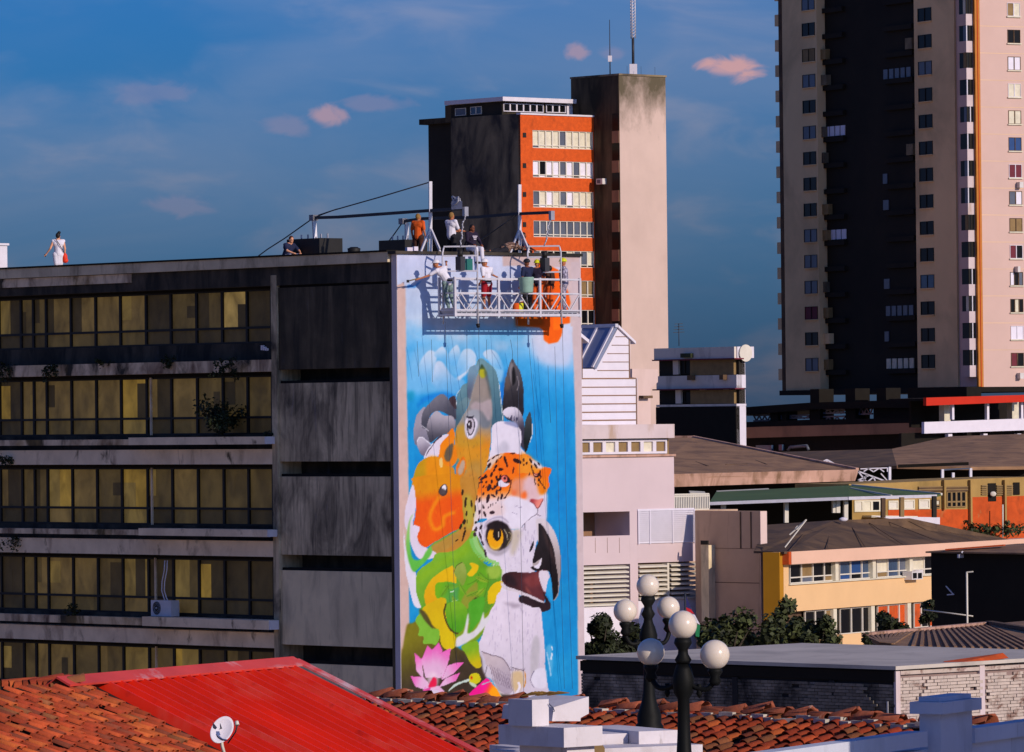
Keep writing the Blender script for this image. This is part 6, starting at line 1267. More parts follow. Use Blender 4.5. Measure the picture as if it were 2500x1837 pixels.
b = MB(); BR.box(b, uBR*.57-.1, uBR*.57+.1, 0, zBt+.1, -.05, .05); b.build('pilaster', 'concrete_beam', bs)
b = MB(); BR.box(b, .18, uBR, zBt-.10, zBt, -.05, .04); b.build('ring_beam', 'whitewash', bs)
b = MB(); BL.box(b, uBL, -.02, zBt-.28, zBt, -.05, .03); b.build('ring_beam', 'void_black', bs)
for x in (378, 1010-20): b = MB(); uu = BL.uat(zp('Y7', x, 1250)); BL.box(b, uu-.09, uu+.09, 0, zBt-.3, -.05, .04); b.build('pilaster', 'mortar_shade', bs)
b = MB(); BL.box(b, BL.uat(zp('Y7', 1342, 1400)), BL.uat(zp('Y7', 1349, 1400)), 0, BL.zat(zp('Y7', 1345, 1330)), .01, .05); b.build('down_pipe', 'galvanised', bs)
# trees and shrubs beyond the flat roof
def tree(x, y0, y1, wpx, Y, label, n, leaf, z='Y7', mt='leaf_mid', nm='tree'):
    bq = P(*zp(z, x, y1), Y); tq = P(*zp(z, x, y0), Y); s = Z[z][2]*wpx/F*Y
    plant(nm, label, 'tree', (bq.x, bq.y, bq.z-1.2), tq.z-bq.z+1.4, s, n, leaf, mt, 'trees behind the flat roof')
tree(960, 838, 965, 330, 200, 'rounded bushy tree against the concrete slab wall, left of the peach building', 4200, .2, 'Y3')
tree(630, 805, 945, 270, 205, 'dark tree in front of the ochre flank of the peach building', 3800, .2)
tree(720, 745, 930, 180, 212, 'tallest tree, rising before the left windows of the peach building', 3600, .2)
tree(900, 815, 950, 250, 203, 'broad dark tree below the peach spandrel, right of the tallest one', 3800, .2)
tree(1385, 800, 915, 260, 230, 'low dark tree under the right-hand windows of the peach building', 3000, .2, mt='leaf_dark')
tree(170, 800, 985, 240, 200, 'dark tree at the foot of the white louvre wall beside the mural', 3800, .2, 'Y3', 'leaf_dark')
tree(310, 880, 975, 200, 202, 'small dark shrub behind the far street lamp by the louvre wall', 1200, .24, 'Y3', 'leaf_dark')
tree(1600, 690, 760, 90, 292, 'small shrub at the left edge of the black shed wall', 500, .26, mt='leaf_dark')
tree(1215, 920, 950, 90, 192, 'tiny dark weed tuft at the end of the brown corrugated roof', 300, .18, mt='leaf_dark')
# flag
q0 = P(*zp('Y3', 686, 960), 165); q1 = P(*zp('Y3', 686, 672), 165)
fl_ = thing('flag', 'hanging blue and red flag on a thin pole behind the globe lamps', 'flag', q0)
b = MB(); b.tube([Vector((q0.x, q0.y, q0.z-2)), q1], .03, 6); b.build('pole', 'steel_dark', fl_)
mat('flag_blue', '28285e', .8, .1); mat('flag_red', 'c01e2c', .8, .1); mat('flag_white', 'd8d4da', .8, .05); mat('flag_green', '1f7a4a', .8, .1)
fp = [((690, 690), (712, 740), (722, 775), (690, 760)), ((690, 760), (722, 775), (745, 808), (735, 800), (700, 800)), ((715, 800), (745, 808), (778, 870), (760, 860)), ((748, 862), (778, 872), (772, 945), (750, 940))]
for (nm, mt), pts in zip((('upper_band', 'flag_blue'), ('middle_band', 'flag_red'), ('lower_band', 'flag_white'), ('tail', 'flag_green')), fp):
    b = MB(); b.prism([P(*zp('Y3', *p), 165-.002*i) for i, p in enumerate(pts)], Vector((0, .03, 0))); b.build(nm, mt, fl_)
# ------------------------------------------------------------------ tiled and sheet roofs in the foreground
def tile_mat():
    m = mat('tile', 'b8502a', .9, .24, 5, [('3a2a20', 4.5, .58, .74, 1, .75)], .01, isl=.3); nt = m.node_tree; N = nt.nodes; L = nt.links
    g = N.new('ShaderNodeNewGeometry'); oi = N.new('ShaderNodeObjectInfo'); a = N.new('ShaderNodeMath'); a.operation = 'ADD'; L.new(g.outputs['Random Per Island'], a.inputs[0]); L.new(oi.outputs['Random'], a.inputs[1])
    k = N.new('ShaderNodeMath'); k.operation = 'MULTIPLY'; k.inputs[1].default_value = 7.31; L.new(a.outputs[0], k.inputs[0]); f = N.new('ShaderNodeMath'); f.operation = 'FRACT'; L.new(k.outputs[0], f.inputs[0])
    r = N.new('ShaderNodeValToRGB'); r.color_ramp.interpolation = 'CONSTANT'; cs = ['a84422', 'b04c26', '943c1e', 'b85a2a', 'a03e22', '84402a', 'b24a28', '8c5432', 'a84826']
    els = r.color_ramp.elements
    while len(els) < len(cs): els.new(.5)
    for i_, c_ in enumerate(cs): els[i_].position = i_/len(cs); els[i_].color = (*lin(c_), 1)
    L.new(f.outputs[0], r.inputs[0])
    for n in N:
        if n.type == 'MIX' and n.blend_type == 'MULTIPLY': L.new(r.outputs[0], n.inputs[6])
tile_mat()
mat('tile_bed', '2a1610', .95, .3, 2)
mat('tile_ridge', '9a5238', .9, .3, 3, [('4a382c', 3, .5, .7, 1, .7), ('c0b0a0', 2, .64, .74, 1, .6)], .01, isl=.3)
mat('red_sheet', 'e0280c', .5, .10, .8, [('dc6a5a', .5, .54, .74, 1, .5), ('96180f', 2.2, .6, .74, 1, .5), ('6a3a2a', 6, .68, .76, 1, .4)], spec=.3, isl=.08)
mat('red_faded', 'd0463c', .5, .15, 1.0, [('c9b0b4', .8, .52, .64, 1, .85)])
mat('lime_mortar', 'b9b0a2', .95, .2, 3)

def half_tile(w0, w1, ln, n=7, th=.016):
    """tapered half-round clay tile along +x (down the slope), y across, z up"""
    mb_ = MB(); vs = []
    for (x, w, dz) in ((0, w0, -.012), (ln, w1, .026)):
        for r_ in (w/2, w/2-th):
            for k in range(n): a = math.pi*k/(n-1); vs.append((x, -math.cos(a)*r_, math.sin(a)*r_*.8+dz))
    fs = []; g = lambda i, s, k: (i*2+s)*n+k
    for k in range(n-1):
        fs += [(g(0, 0, k), g(0, 0, k+1), g(1, 0, k+1), g(1, 0, k)), (g(0, 1, k+1), g(0, 1, k), g(1, 1, k), g(1, 1, k+1)), (g(1, 0, k), g(1, 0, k+1), g(1, 1, k+1), g(1, 1, k))]
    return mb_.add(vs, fs, True)
def tile_roof(th_, o, rd, dn, pit_, nc, nr, cp, ep, view, seed, mt='tile', cap=300):
    """o ridge start, rd ridge direction, dn horizontal downslope direction"""
    rng = random.Random(seed); s = (dn*math.cos(pit_)+Vector((0, 0, -math.sin(pit_)))); nn = rd.cross(s); nn = nn if nn.z > 0 else -nn
    rot = Matrix((s, nn.cross(s), nn)).transposed()
    b = MB(); L_ = nr*ep+.1
    a0 = o-rd*.3; a1 = o+rd*(nc*cp+.2); b.prism([a0, a1, a1+s*L_, a0+s*L_], nn*-.1); deck = b.build('roof', 'tile_bed', th_)
    me = half_tile(cp*.66, cp*.74, ep*1.22).mesh('tile'); me.materials.append(M[mt])
    me2 = MB(); 
    base = absloc(deck); L2 = []
    for c in range(nc):
        ofs = rng.uniform(-.4, .4)
        for r in range(nr):
            p = o+rd*(c*cp+rng.gauss(0, .012))+s*((r+ofs)*ep+rng.gauss(0, .018))+nn*(.035+rng.gauss(0, .008))
            rel = p-CAM; dp = rel.dot(fw); x = W0/2+rel.dot(rt)/dp*F; y = H0/2-rel.dot(up)/dp*F
            if not view(x, y) or rng.random() < .012: continue
            L2.append((dp, p, rng.gauss(0, .05), rng.gauss(0, .05)))
    L2.sort(key=lambda t: t[0])
    mbx = MB(); src = half_tile(cp*.66, cp*.74, ep*1.22, 6)
    for i, (dp, p, yw, rl) in enumerate(L2):
        rm = rot @ Matrix.Rotation(yw, 3, 'Z') @ Matrix.Rotation(rl, 3, 'X')
        if i < cap:
            o_ = link('tile', me, deck, None, None, p-base); o_.rotation_euler = rm.to_euler()
        else: mbx.add([p+rm@Vector(v) for v in src.v], src.f, True)
    if mbx.v: mbx.build('tiles', mt, deck, 'stuff')
    return deck, s, nn
eR49 = Vector((math.sin(R(49)), math.cos(R(49)), 0)); eL49 = Vector((math.cos(R(49)), -math.sin(R(49)), 0))
# roof right of the red sheet roof: ridge along the mural block, falling towards the lower left
rk = P(*zp('M3', -330, 1098), 93.2); rk2 = None
h1 = thing('tiled_house', 'old house with red clay tile roof at the foot of the mural wall', 'house', rk+eL49*6-Vector((0, 0, rk.z))-eR49*3)
def vis1(x, y): return y < 1870 and x < 2245
pr = R(19); o1 = rk+eL49*0
dk, s1, n1_ = tile_roof(h1, o1, eL49, -eR49, pr, 52, 22, .27, .245, vis1, 11)
b = MB(); a0 = o1; a1 = o1+eL49*(52*.27)
for i in range(30):
    t = i/30; p = a0.lerp(a1, t)
    me_ = half_tile(.24, .28, .5)
    mb_ = MB(); ang = Matrix.Rotation(math.atan2(eL49.y, eL49.x)+random.gauss(0, .06), 3, 'Z') @ Matrix.Rotation(random.gauss(0, .05), 3, 'Y')
    mb_.add([p+Vector((0, 0, .06+random.gauss(0, .02)))+ang@Vector(v) for v in me_.v], me_.f, True)
    if random.random() > .15: mb_.build('ridge_tile', 'tile_ridge', dk)
b = MB()
for i in range(60):
    p = a0.lerp(a1, i/60)-eR49*.12+Vector((0, 0, .02)); b.box(p+s1*random.uniform(0, .12)+Vector((0, 0, random.uniform(0, .05))), (.26, .16*random.uniform(.6, 1.2), .06), math.atan2(eL49.y, eL49.x)+random.gauss(0, .1))
b.build('ridge_mortar', 'lime_mortar', dk, 'stuff')
b = MB(); b.prism([a0-eR49*.2-Vector((0, 0, .15)), a1-eR49*.2-Vector((0, 0, .15)), Vector((a1.x, a1.y, 0)), Vector((a0.x, a0.y, 0))], eR49*.3); b.build('wall', 'brown_wall', h1)
q_ = s1*(22*.245); b = MB(); b.prism([a0+q_-Vector((0, 0, .2)), a1+q_-Vector((0, 0, .2)), Vector((a1.x+q_.x, a1.y+q_.y, 0)), Vector((a0.x+q_.x, a0.y+q_.y, 0))], eR49*.3); b.build('wall', 'brown_wall', h1)
# red ribbed sheet roof and the tile roof on its left share one slope direction
d27 = Vector((math.sin(R(27)), math.cos(R(27)), 0)); n27 = Vector((math.cos(R(27)), -math.sin(R(27)), 0)); p27 = R(23.5)
A = P(*zp('B1', 560, 290), 82.)
vn = n27; Bp = hit(*zp('Z2', 1590, 1004), A, vn); B2 = Vector((Bp.x, Bp.y, A.z)); lenr = (B2-A).length
s27 = n27*math.cos(p27)+Vector((0, 0, -math.sin(p27))); nn27 = d27.cross(s27); nn27 = nn27 if nn27.z > 0 else -nn27
rr_ = thing('red_roof_house', 'house with bright red ribbed metal roof and faded ridge cap before the office block', 'house', Vector((A.x+3, A.y+2, 0)))
LR = 9.0
def edge(t):   # ragged left edge follows the slope
    return 0
nsh = 6; OFF = .85; shw = (lenr-OFF)/nsh
for k in range(nsh):
    for row, tt in enumerate(((0., .2, .4, .52), (.505, .7, .85, 1.))):
        b = MB(); n_ = 24; vs = []; L0 = LR; lift = .016*(1-row)+random.uniform(0, .006)
        for i in range(n_+1):
            x = OFF+k*shw+shw*i/n_; hgt = (.14 if (i % 8) in (1, 2) else 0)+(.004 if k % 2 else 0)+lift
            for j in range(2):
                for t in tt:
                    dx = (-.25 if t > .5 else 0)*(1-i/n_) if k == 0 else 0
                    vs.append(A+d27*(x+dx)+s27*(t*L0)+nn27*(hgt-.02-.012*j))
        fs = []; g = lambda i, j, t: (i*2+j)*4+t
        for i in range(n_):
            for t in range(3): fs += [(g(i, 0, t), g(i+1, 0, t), g(i+1, 0, t+1), g(i, 0, t+1)), (g(i, 1, t+1), g(i+1, 1, t+1), g(i+1, 1, t), g(i, 1, t))]
        for i in (0, n_):
            for t in range(3): fs.append((g(i, 0, t), g(i, 0, t+1), g(i, 1, t+1), g(i, 1, t)))
        for i in range(n_): fs.append((g(i, 0, 3), g(i+1, 0, 3), g(i+1, 1, 3), g(i, 1, 3)))
        b.add(vs, fs); b.build('metal_sheet', 'red_sheet', rr_)
b = MB(); b.prism([A-d27*.2+nn27*.165-s27*.06, A+d27*(lenr+.1)+nn27*.165-s27*.06, A+d27*(lenr+.1)+nn27*.15+s27*.20, A-d27*.2+nn27*.15+s27*.20], nn27*-.03); b.build('ridge_cap', 'red_faded', rr_)
b = MB(); b.prism([A-d27*.2+nn27*.165-s27*.05, A+d27*(lenr+.1)+nn27*.165-s27*.05, A+d27*(lenr+.1)-n27*.4-Vector((0, 0, .1)), A-d27*.2-n27*.4-Vector((0, 0, .1))], nn27*-.02); b.build('ridge_cap', 'red_faded', rr_)
b = MB(); x_ = lenr; b.prism([A+d27*(x_-.02)+nn27*.15, A+d27*(x_+.2)+nn27*.15, A+d27*(x_+.2)+s27*LR+nn27*.15, A+d27*(x_-.02)+s27*LR+nn27*.15], nn27*-.03); b.build('verge_cap', 'red_faded', rr_)
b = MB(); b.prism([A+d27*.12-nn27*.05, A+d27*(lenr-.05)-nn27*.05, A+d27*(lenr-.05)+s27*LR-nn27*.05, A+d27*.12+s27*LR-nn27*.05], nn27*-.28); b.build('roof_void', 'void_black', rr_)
b = MB(); b.prism([A+d27*.3-nn27*.5, A+d27*(lenr-.3)-nn27*.5, Vector((A+d27*(lenr-.3)).to_tuple()[:2]+(0,)), Vector((A+d27*.3).to_tuple()[:2]+(0,))], n27*.2); b.build('wall', 'brown_wall', rr_)
# left tile roof, lower, same fall
TO = P(165, 1680, 82.) - d27*7.2
h2 = thing('tiled_house', 'old house with orange clay tile roof left of the red metal roof', 'house', Vector((TO.x+4, TO.y, 0)))
def vis2(x, y): return -30 < x < 560 and y < 1860
TO2 = TO
dk2, s2, n2_ = tile_roof(h2, TO2, d27, n27, p27, 45, 28, .172, .25, vis2, 21)
for i in range(8):
    me_ = half_tile(.24, .28, .5); mb_ = MB(); p = P(*zp('B1', 10+i*62, 268+random.uniform(-4, 10)), 82.2-i*.03)
    ang = Matrix.Rotation(random.gauss(.15, .12), 3, 'Z') @ Matrix.Rotation(random.gauss(0, .05), 3, 'Y')
    mb_.add([p+ang@Vector(v) for v in me_.v], me_.f, True); mb_.build('ridge_tile', 'tile', dk2)
b = MB(); b.prism([TO-Vector((0, 0, .2)), TO+d27*7-Vector((0, 0, .2)), Vector(((TO+d27*7).x, (TO+d27*7).y, 0)), Vector((TO.x, TO.y, 0))], n27*.2); b.build('wall', 'brown_wall', h2)
# loose bits in the dark gap
for i, (x, y) in enumerate(((1120, 425), (1395, 565))):
    b = MB(); p = hit(*zp('B1', x, y), A-nn27*.1, nn27); b.box(p, (.2, .12, .1), .4+i); solo('roof_rubble', b, 'lime_mortar', ('pale lump of mortar in the upper dark gap beside the red roof', 'pale mortar lump in the lower dark gap beside the red roof')[i], 'rubble')
# satellite dish on the red roof
dc = P(*zp('B1', 1955, 672), 74.5)
sd_ = thing('satellite_dish', 'white satellite dish with dark eye and smile marks at the edge of the red roof', 'satellite dish', P(*zp('B1', 1985, 850), 74.6))
nd = Vector((.30, -.88, .36)).normalized(); xd = Vector((0, 0, 1)).cross(nd).normalized(); yd = nd.cross(xd)
rx, ry = .205, .235; b = MB(); vs = []; fs = []; nr_, na = 6, 32
tilt = R(-38); ax = xd*math.cos(tilt)+yd*math.sin(tilt); ay = -xd*math.sin(tilt)+yd*math.cos(tilt)
def dish(x, y, off=0.): rr2 = x*x+y*y; return dc + ax*(x*.135) + ay*(y*.205) + nd*(.06*rr2+off)
for s_ in (0., -.014):
    for i in range(nr_+1):
        for k in range(na): a = 2*math.pi*k/na; r_ = i/nr_; vs.append(dish(r_*math.cos(a), r_*math.sin(a), s_))
n0 = (nr_+1)*na
for i in range(nr_):
    for k in range(na):
        k2 = (k+1) % na; fs.append((i*na+k, i*na+k2, (i+1)*na+k2, (i+1)*na+k)); fs.append((n0+i*na+k2, n0+i*na+k, n0+(i+1)*na+k, n0+(i+1)*na+k2))
for k in range(na): k2 = (k+1) % na; fs.append((nr_*na+k, nr_*na+k2, n0+nr_*na+k2, n0+nr_*na+k))
b.add(vs, fs, True); rf_ = b.build('reflector', 'white_paint', sd_)
mat('logo_dark', '26283c', .6, .05)
def decal(nm, z, pts):
    mb_ = MB(); P3 = []
    for (x, y) in pts:
        d = ray(*zp('B1', x, y)); q = CAM + d*((dc-CAM).dot(nd)/d.dot(nd)); v = q-dc; u_, w_ = v.dot(ax)/.135, v.dot(ay)/.205; P3.append(dish(u_, w_, .006))
    mb_.prism(P3, nd*.002); mb_.build(nm, 'logo_dark', rf_)
decal('logo_eye', 0, [(1866, 610), (1880, 618), (1918, 645), (1905, 662), (1880, 655)])
decal('logo_eye', 0, [(1944, 606), (1960, 640), (1966, 652), (1935, 660), (1950, 648)])
decal('logo_smile', 0, [(1908, 700), (1930, 728), (1960, 752), (2008, 775), (2006, 781), (1955, 762), (1924, 735)])
tipq = P(*zp('B1', 2100, 620), 74.2)
b = MB(); b.tube([P(*zp('B1', 2018, 778), 74.45), P(*zp('B1', 2085, 680), 74.25), tipq], .010, 6); b.build('feed_arm', 'steel_dark', sd_)
b = MB(); b.tube([tipq, tipq+Vector((-.01, .02, .05))], [.03, .025], 8); b.build('feed_head', 'louver', sd_)
b = MB(); b.tube([dc-nd*.03, P(*zp('B1', 1965, 800), 74.6), P(*zp('B1', 1985, 870), 74.6)], .022, 8); b.build('mast', 'louver', sd_)

# ------------------------------------------------------------------ white masonry and lamp posts
mat('white_plaster', 'd6cfd2', .85, .06, 1.5, [('a89c98', 2.5, .52, .72, .4, .6), ('6e6456', 6, .62, .76, .25, .7)], .006)
mat('ochre_shade', 'b08a3a', .9, .15, 1)
mat('dead_leaf', '8a6a34', .9, .2, 4)
wp = thing('white_cornice', 'stepped white plaster cornice block with dead leaf on top, left of the lamps', 'cornice', P(*zp('B2', 680, 900), 66.)-Vector((0, 0, 2)))
K1R = Face(zp('B2', 670, 630), 66., 49, 'R'); K1L = Face(zp('B2', 670, 630), 66., 49, 'L')
def blk(F_R, tl, br, dep, nm, mt='white_plaster', zdown=None, d=0., par=None):
    u_a, u_b, z_a, z_b = F_R.rect(tl, br, d); b = MB(); F_R.box(b, u_a, u_b, z_a if zdown is None else zdown, z_b, d-dep, d); return b.build(nm, mt, par or wp), (u_a, u_b, z_a, z_b)
_, (ua, ub_, za, zb_) = blk(K1R, zp('B2', 672, 632), zp('B2', 1106, 826), 1.15, 'lower_slab')
b = MB(); K1R.box(b, ua+.15, ub_-.02, za-.12, za-.002, -.95, -.12); b.build('moulding', 'white_plaster', wp)
b = MB(); K1R.box(b, ua+.3, ub_-.05, 0, za-.122, -.9, -.3); b.build('shaft', 'ochre_shade', wp)
K2 = Face(zp('B2', 325, 320), 66.35, 49, 'R')
_, (uc, ud, ze, zf_) = blk(K2, zp('B2', 316, 318), zp('B2', 505, 522), .42, 'upper_block', zdown=zb_+.002)
mz = zf_
K3 = Face(zp('B2', 590, 400), 66.9, 49, 'R')
b = MB(); b.prism([K3.at(zp('B2', x, y)) for x, y in ((480, 480), (480, 180), (410, 178), (330, 176), (520, 300), (520, 500))][0:0] or [K3.at(zp('B2', x, y)) for x, y in ((540, 556), (560, 400), (952, 280), (952, 470), (860, 520), (860, 556))], K3.n*-.9); b.build('side_block', 'white_plaster', wp)
b = MB(); c_ = K2.at(zp('B2', 330, 240), -.2)+Vector((0, 0, 0)); zl = mz+.03
for i in range(6):
    o_ = Vector((c_.x+random.uniform(-.15, .2), c_.y+random.uniform(-.1, .1), zl)); a = random.uniform(-.4, .4); l_ = random.uniform(.12, .3)
    b.prism([o_, o_+Vector((l_*.5, -.05, .05)), o_+Vector((l_, a*.1, .03)), o_+Vector((l_*.5, .06, .04))], (0, 0, .008))
solo('dead_leaf', b, 'dead_leaf', 'curled dead leaf lying on top of the white cornice block', 'leaf')
b = MB(); b.tube([K2.at(zp('B2', 505, 360), .02), K2.at(zp('B2', 555, 410), .05), K2.at(zp('B2', 568, 445), .05), K2.at(zp('B2', 545, 452), .05)], .006, 5); solo('loose_wire', b, 'cable_black', 'thin loose wire curling beside the white cornice block', 'wire')
# lamp pedestal
lp = thing('lamp_pedestal', 'white plaster pedestal block under the far globe lamp', 'pedestal', P(*zp('B2', 1650, 900), 69)-Vector((0, 0, 2)))
K4 = Face(zp('B2', 1510, 680), 69., 62, 'R')
_, (ua4, ub4, za4, zb4) = blk(K4, zp('B2', 1512, 672), zp('B2', 1956, 905), 1.5, 'block', par=lp, zdown=0)
b = MB(); K4.box(b, ua4-1.1, ua4-.01, zb4-.16, zb4-.03, -1.3, -.25); b.build('wing_cap', 'white_plaster', lp); b = MB(); K4.box(b, ua4-1.4, ua4-.01, 0, zb4-.163, -1.2, -.35); b.build('wing', 'white_plaster', lp)
b = MB(); K4.box(b, ua4-1.9, ub4+.05, 0, K4.zat(zp('B2', 1480, 835), .3), -.2, .5); b.build('plinth', 'white_plaster', lp)
b = MB(); b.tube([P(*zp('B2', 1010, 870), 66.8), P(*zp('B2', 1060, 885), 66.6)], [.12, .08], 10); solo('clay_knob', b, 'tan_cloth', 'rounded tan clay knob poking up at the foot of the white plaster block', 'ornament')

def globe_mat():
    m = bpy.data.materials.new('opal_globe'); m.use_nodes = True; nt = m.node_tree; b = nt.nodes['Principled BSDF']
    b.inputs['Base Color'].default_value = (.74, .64, .52, 1); b.inputs['Roughness'].default_value = .22; b.inputs['Specular IOR Level'].default_value = .5
    b.inputs['Subsurface Weight'].default_value = .25; b.inputs['Subsurface Radius'].default_value = (.06, .05, .04); M['opal_globe'] = m
globe_mat(); mat('lamp_black', (.005, .0055, .005), .6, .2, 4, spec=.15)
def lamp(label, Y, base, shaft, topg, arms, zdown):
    """cast lamp post: base px, shaft radius px, globes as (x, y, r) in px"""
    k = Y/F; bx = P(*base, Y); t = thing('street_lamp', label, 'street lamp', Vector((bx.x, bx.y, zdown)), 'globe street lamps')
    tg = P(topg[0], topg[1], Y); r = topg[2]*k; zt = tg.z-r*.92; rs = shaft*k
    prof = [(rs*2.6, zdown), (rs*2.6, bx.z+.02), (rs*2.2, bx.z+.06), (rs*2.3, bx.z+.14), (rs*1.5, bx.z+.30), (rs*1.15, bx.z+.42), (rs*1.0, bx.z+.6)]
    zj = P(base[0], arms[0][3], Y).z
    prof += [(rs*.92, zj-.22), (rs*1.5, zj-.16), (rs*1.7, zj-.02), (rs*1.3, zj+.08), (rs*.9, zj+.14), (rs*.8, zt-.28), (rs*1.3, zt-.22), (rs*.8, zt-.16), (rs*.75, zt-.12), (rs*1.4, zt-.05), (rs*1.2, zt)]
    b = MB(); b.lathe((bx.x, bx.y, 0), prof, 16); b.build('post', 'lamp_black', t)
    ctr = Vector((bx.x, bx.y, 0))
    def globe(c, rr):
        g = MB(); g.sphere(c, rr, 28, 18); g.build('globe', 'opal_globe', t)
    globe(Vector((bx.x, bx.y, tg.z)), r)
    for (x, y, rr, ya, dY) in arms:
        c = P(x, y, Y+dY); r2 = rr*k; z0 = zj; low = Vector((c.x, c.y, c.z-r2*.95)); o = Vector((bx.x, bx.y, z0))
        d = Vector((low.x-o.x, low.y-o.y, 0)); 
        pts = [o, o+d*.35+Vector((0, 0, -.10)), o+d*.75+Vector((0, 0, -.12)), o+d*.98+Vector((0, 0, -.03)), low+Vector((0, 0, -.10)), low]
        P4 = Canvas.smooth([tuple(p) for p in pts], 5, False)
        a = MB(); a.tube([Vector(p) for p in P4], rs*.42, 8); a.lathe(low+Vector((0, 0, -.12)), [(rs*.5, -.05), (rs*1.0, -.01), (rs*.7, .04), (rs*1.15, .09), (rs*1.1, .12)], 12); a.lathe(o+d*.5+Vector((0, 0, -.12)), [(.01, -.09), (rs*.5, -.05), (rs*.3, 0), (rs*.4, .05)], 8)
        a.build('arm', 'lamp_black', t); globe(c, r2)
    return t
s3 = Z['Y3'][2]
lamp('black cast lamp with three white globes standing on the white pedestal', 71, zp('Y3', 466, 1500), 33*s3, (*zp('Y3', 444, 630), 70*s3), [(*zp('Y3', 318, 785), 72*s3, zp('Y3', 0, 925)[1], -.1), (*zp('Y3', 583, 765), 70*s3, zp('Y3', 0, 925)[1], .2)], P(*zp('B2', 1650, 660), 71).z-.1)
lamp('nearest black cast lamp with larger white globes, its post running out of the bottom', 58, zp('Y3', 682, 1900), 40*s3, (*zp('Y3', 669, 870), 88*s3), [(*zp('Y3', 475, 1037), 85*s3, zp('Y3', 0, 1190)[1], .35), (*zp('Y3', 868, 1053), 91*s3, zp('Y3', 0, 1190)[1], -.1)], 4.0)
# shaded parapet in the lower right corner
QR = Face(zp('Y7', 1545, 1520), 60., 27, 'R'); pw_ = thing('parapet_wall', 'pale blue-white parapet wall with capped pier in the lower right corner', 'wall', P(*zp('Y7', 1700, 1640), 60)-Vector((0, 0, 2)))
mat('parapet_white', 'c6cbd8', .85, .05, 1.5, [('9aa0ac', 1.5, .5, .72, .4, .6), ('70747c', 6, .62, .76, .25, .6)], .006)
u_a = QR.uat(zp('Y7', 380, 1660)); u_b = QR.uat(zp('Y7', 2330, 1450)); zq = QR.zat(zp('Y7', 1540, 1520)); zq2 = QR.zat(zp('Y7', 2000, 1480))
b = MB(); QR.box(b, u_a-1, QR.uat(zp('Y7', 1560, 1560)), zq-.16, zq, -.16, .06); b.build('coping', 'parapet_white', pw_)
b = MB(); QR.box(b, QR.uat(zp('Y7', 1860, 1500)), u_b, zq2-.16, zq2, -.16, .06); b.build('coping', 'parapet_white', pw_)
b = MB(); QR.box(b, u_a-1, u_b, 0, min(zq, zq2)-.163, -.3, 0); b.build('wall', 'parapet_white', pw_)
up_a, up_b = QR.uat(zp('Y7', 1660, 1420), .12), QR.uat(zp('Y7', 1868, 1420), .12); zc_t = QR.zat(zp('Y7', 1700, 1328), .12); zc_b = QR.zat(zp('Y7', 1660, 1408), .12)
b = MB(); QR.box(b, up_a+.02, up_b-.02, 0, zc_b-.002, -.10, .14); b.build('pier', 'parapet_white', pw_)
b = MB(); QR.box(b, up_a-.10, up_b+.06, zc_b, zc_t, -.16, .22); b.build('pier_cap', 'parapet_white', pw_)
b = MB(); QR.box(b, up_a-.0, up_b-.04, zc_t+.002, zc_t+.05, -.1, .14); b.build('cap_top', 'parapet_white', pw_)
# unseen block added just outside the frame to cast shade on that parapet
vb = thing('shade_block', 'plain white block added just outside the picture on the right to shade the parapet', 'building', (9.0, 55, 0))
sh = Vector((sdir.x, sdir.y, 0)).normalized(); sp_ = Vector((-sh.y, sh.x, 0)); c0 = Vector((4, 60, 0))
b = MB(); b.hexa([c0+sh*t+sp_*p_+Vector((0, 0, z)) for p_ in (-1.6, 4.6) for z in (0, 14.5) for t in (5.2, 8.5)]); b.build('wall', 'white_plaster', vb)  # body of the added shade block
b = MB(); b.hexa([c0+sh*t+sp_*p_+Vector((0, 0, z)) for p_ in (-1.7, 4.7) for z in (14.503, 14.65) for t in (5.1, 8.6)]); b.build('coping', 'white_plaster', vb)  # top slab of the added shade block
# ------------------------------------------------------------------ people
mat('skin_tan', 'b5714e', .6, .06, 6); mat('skin_light', 'd79a78', .6, .06, 6); mat('skin_dark', '7a4630', .6, .08, 6)
mat('cloth_white', 'dcd8e2', .85, .05, 8); mat('cloth_orange', 'd4581a', .85, .1, 8); mat('cloth_red', 'a01424', .85, .12, 8); mat('cloth_black', (.014, .013, .018), .85, .2, 6)
mat('cloth_purple', '241a30', .85, .15, 8); mat('cloth_olive', '3a3a34', .85, .2, 8); mat('cloth_jeans', '7f9592', .85, .3, 7, [('34403e', 9, .5, .65, 1, .8)]); mat('cloth_brown', '46281e', .85, .2, 8)
mat('cloth_navy', '1d2444', .85, .2, 8); mat('cloth_patterned', 'b4aec2', .85, .2, 5, [('34304a', 14, .48, .56, .6, .9)]); mat('cloth_striped', '8a6a5a', .85, .2, 5, [('2a1a18', 12, .5, .56, 3, .95), ('cfc0b4', 11, .6, .66, 3, .9)])
mat('hair_dark', (.012, .009, .008), .6, .2, 8); mat('hair_brown', '4a2a18', .6, .2, 8); mat('hair_sandy', '96703a', .7, .2, 8)
mat('helmet_white', 'e2dde2', .35, .03, 4); mat('helmet_yellow', 'd3d21e', .35, .05, 4); mat('helmet_black', (.02, .02, .022), .35, .1, 4)
mat('bag_orange', 'e2381a', .6, .12, 6); mat('print_white', 'd8cfdc', .8, .05); mat('tool_wood', '8c7a4a', .7, .2, 8); mat('tool_red', 'a83a5a', .6, .1); mat('bucket_green', '8fb0a2', .5, .12, 5)
mat('shoe_dark', (.03, .028, .03), .6, .1)
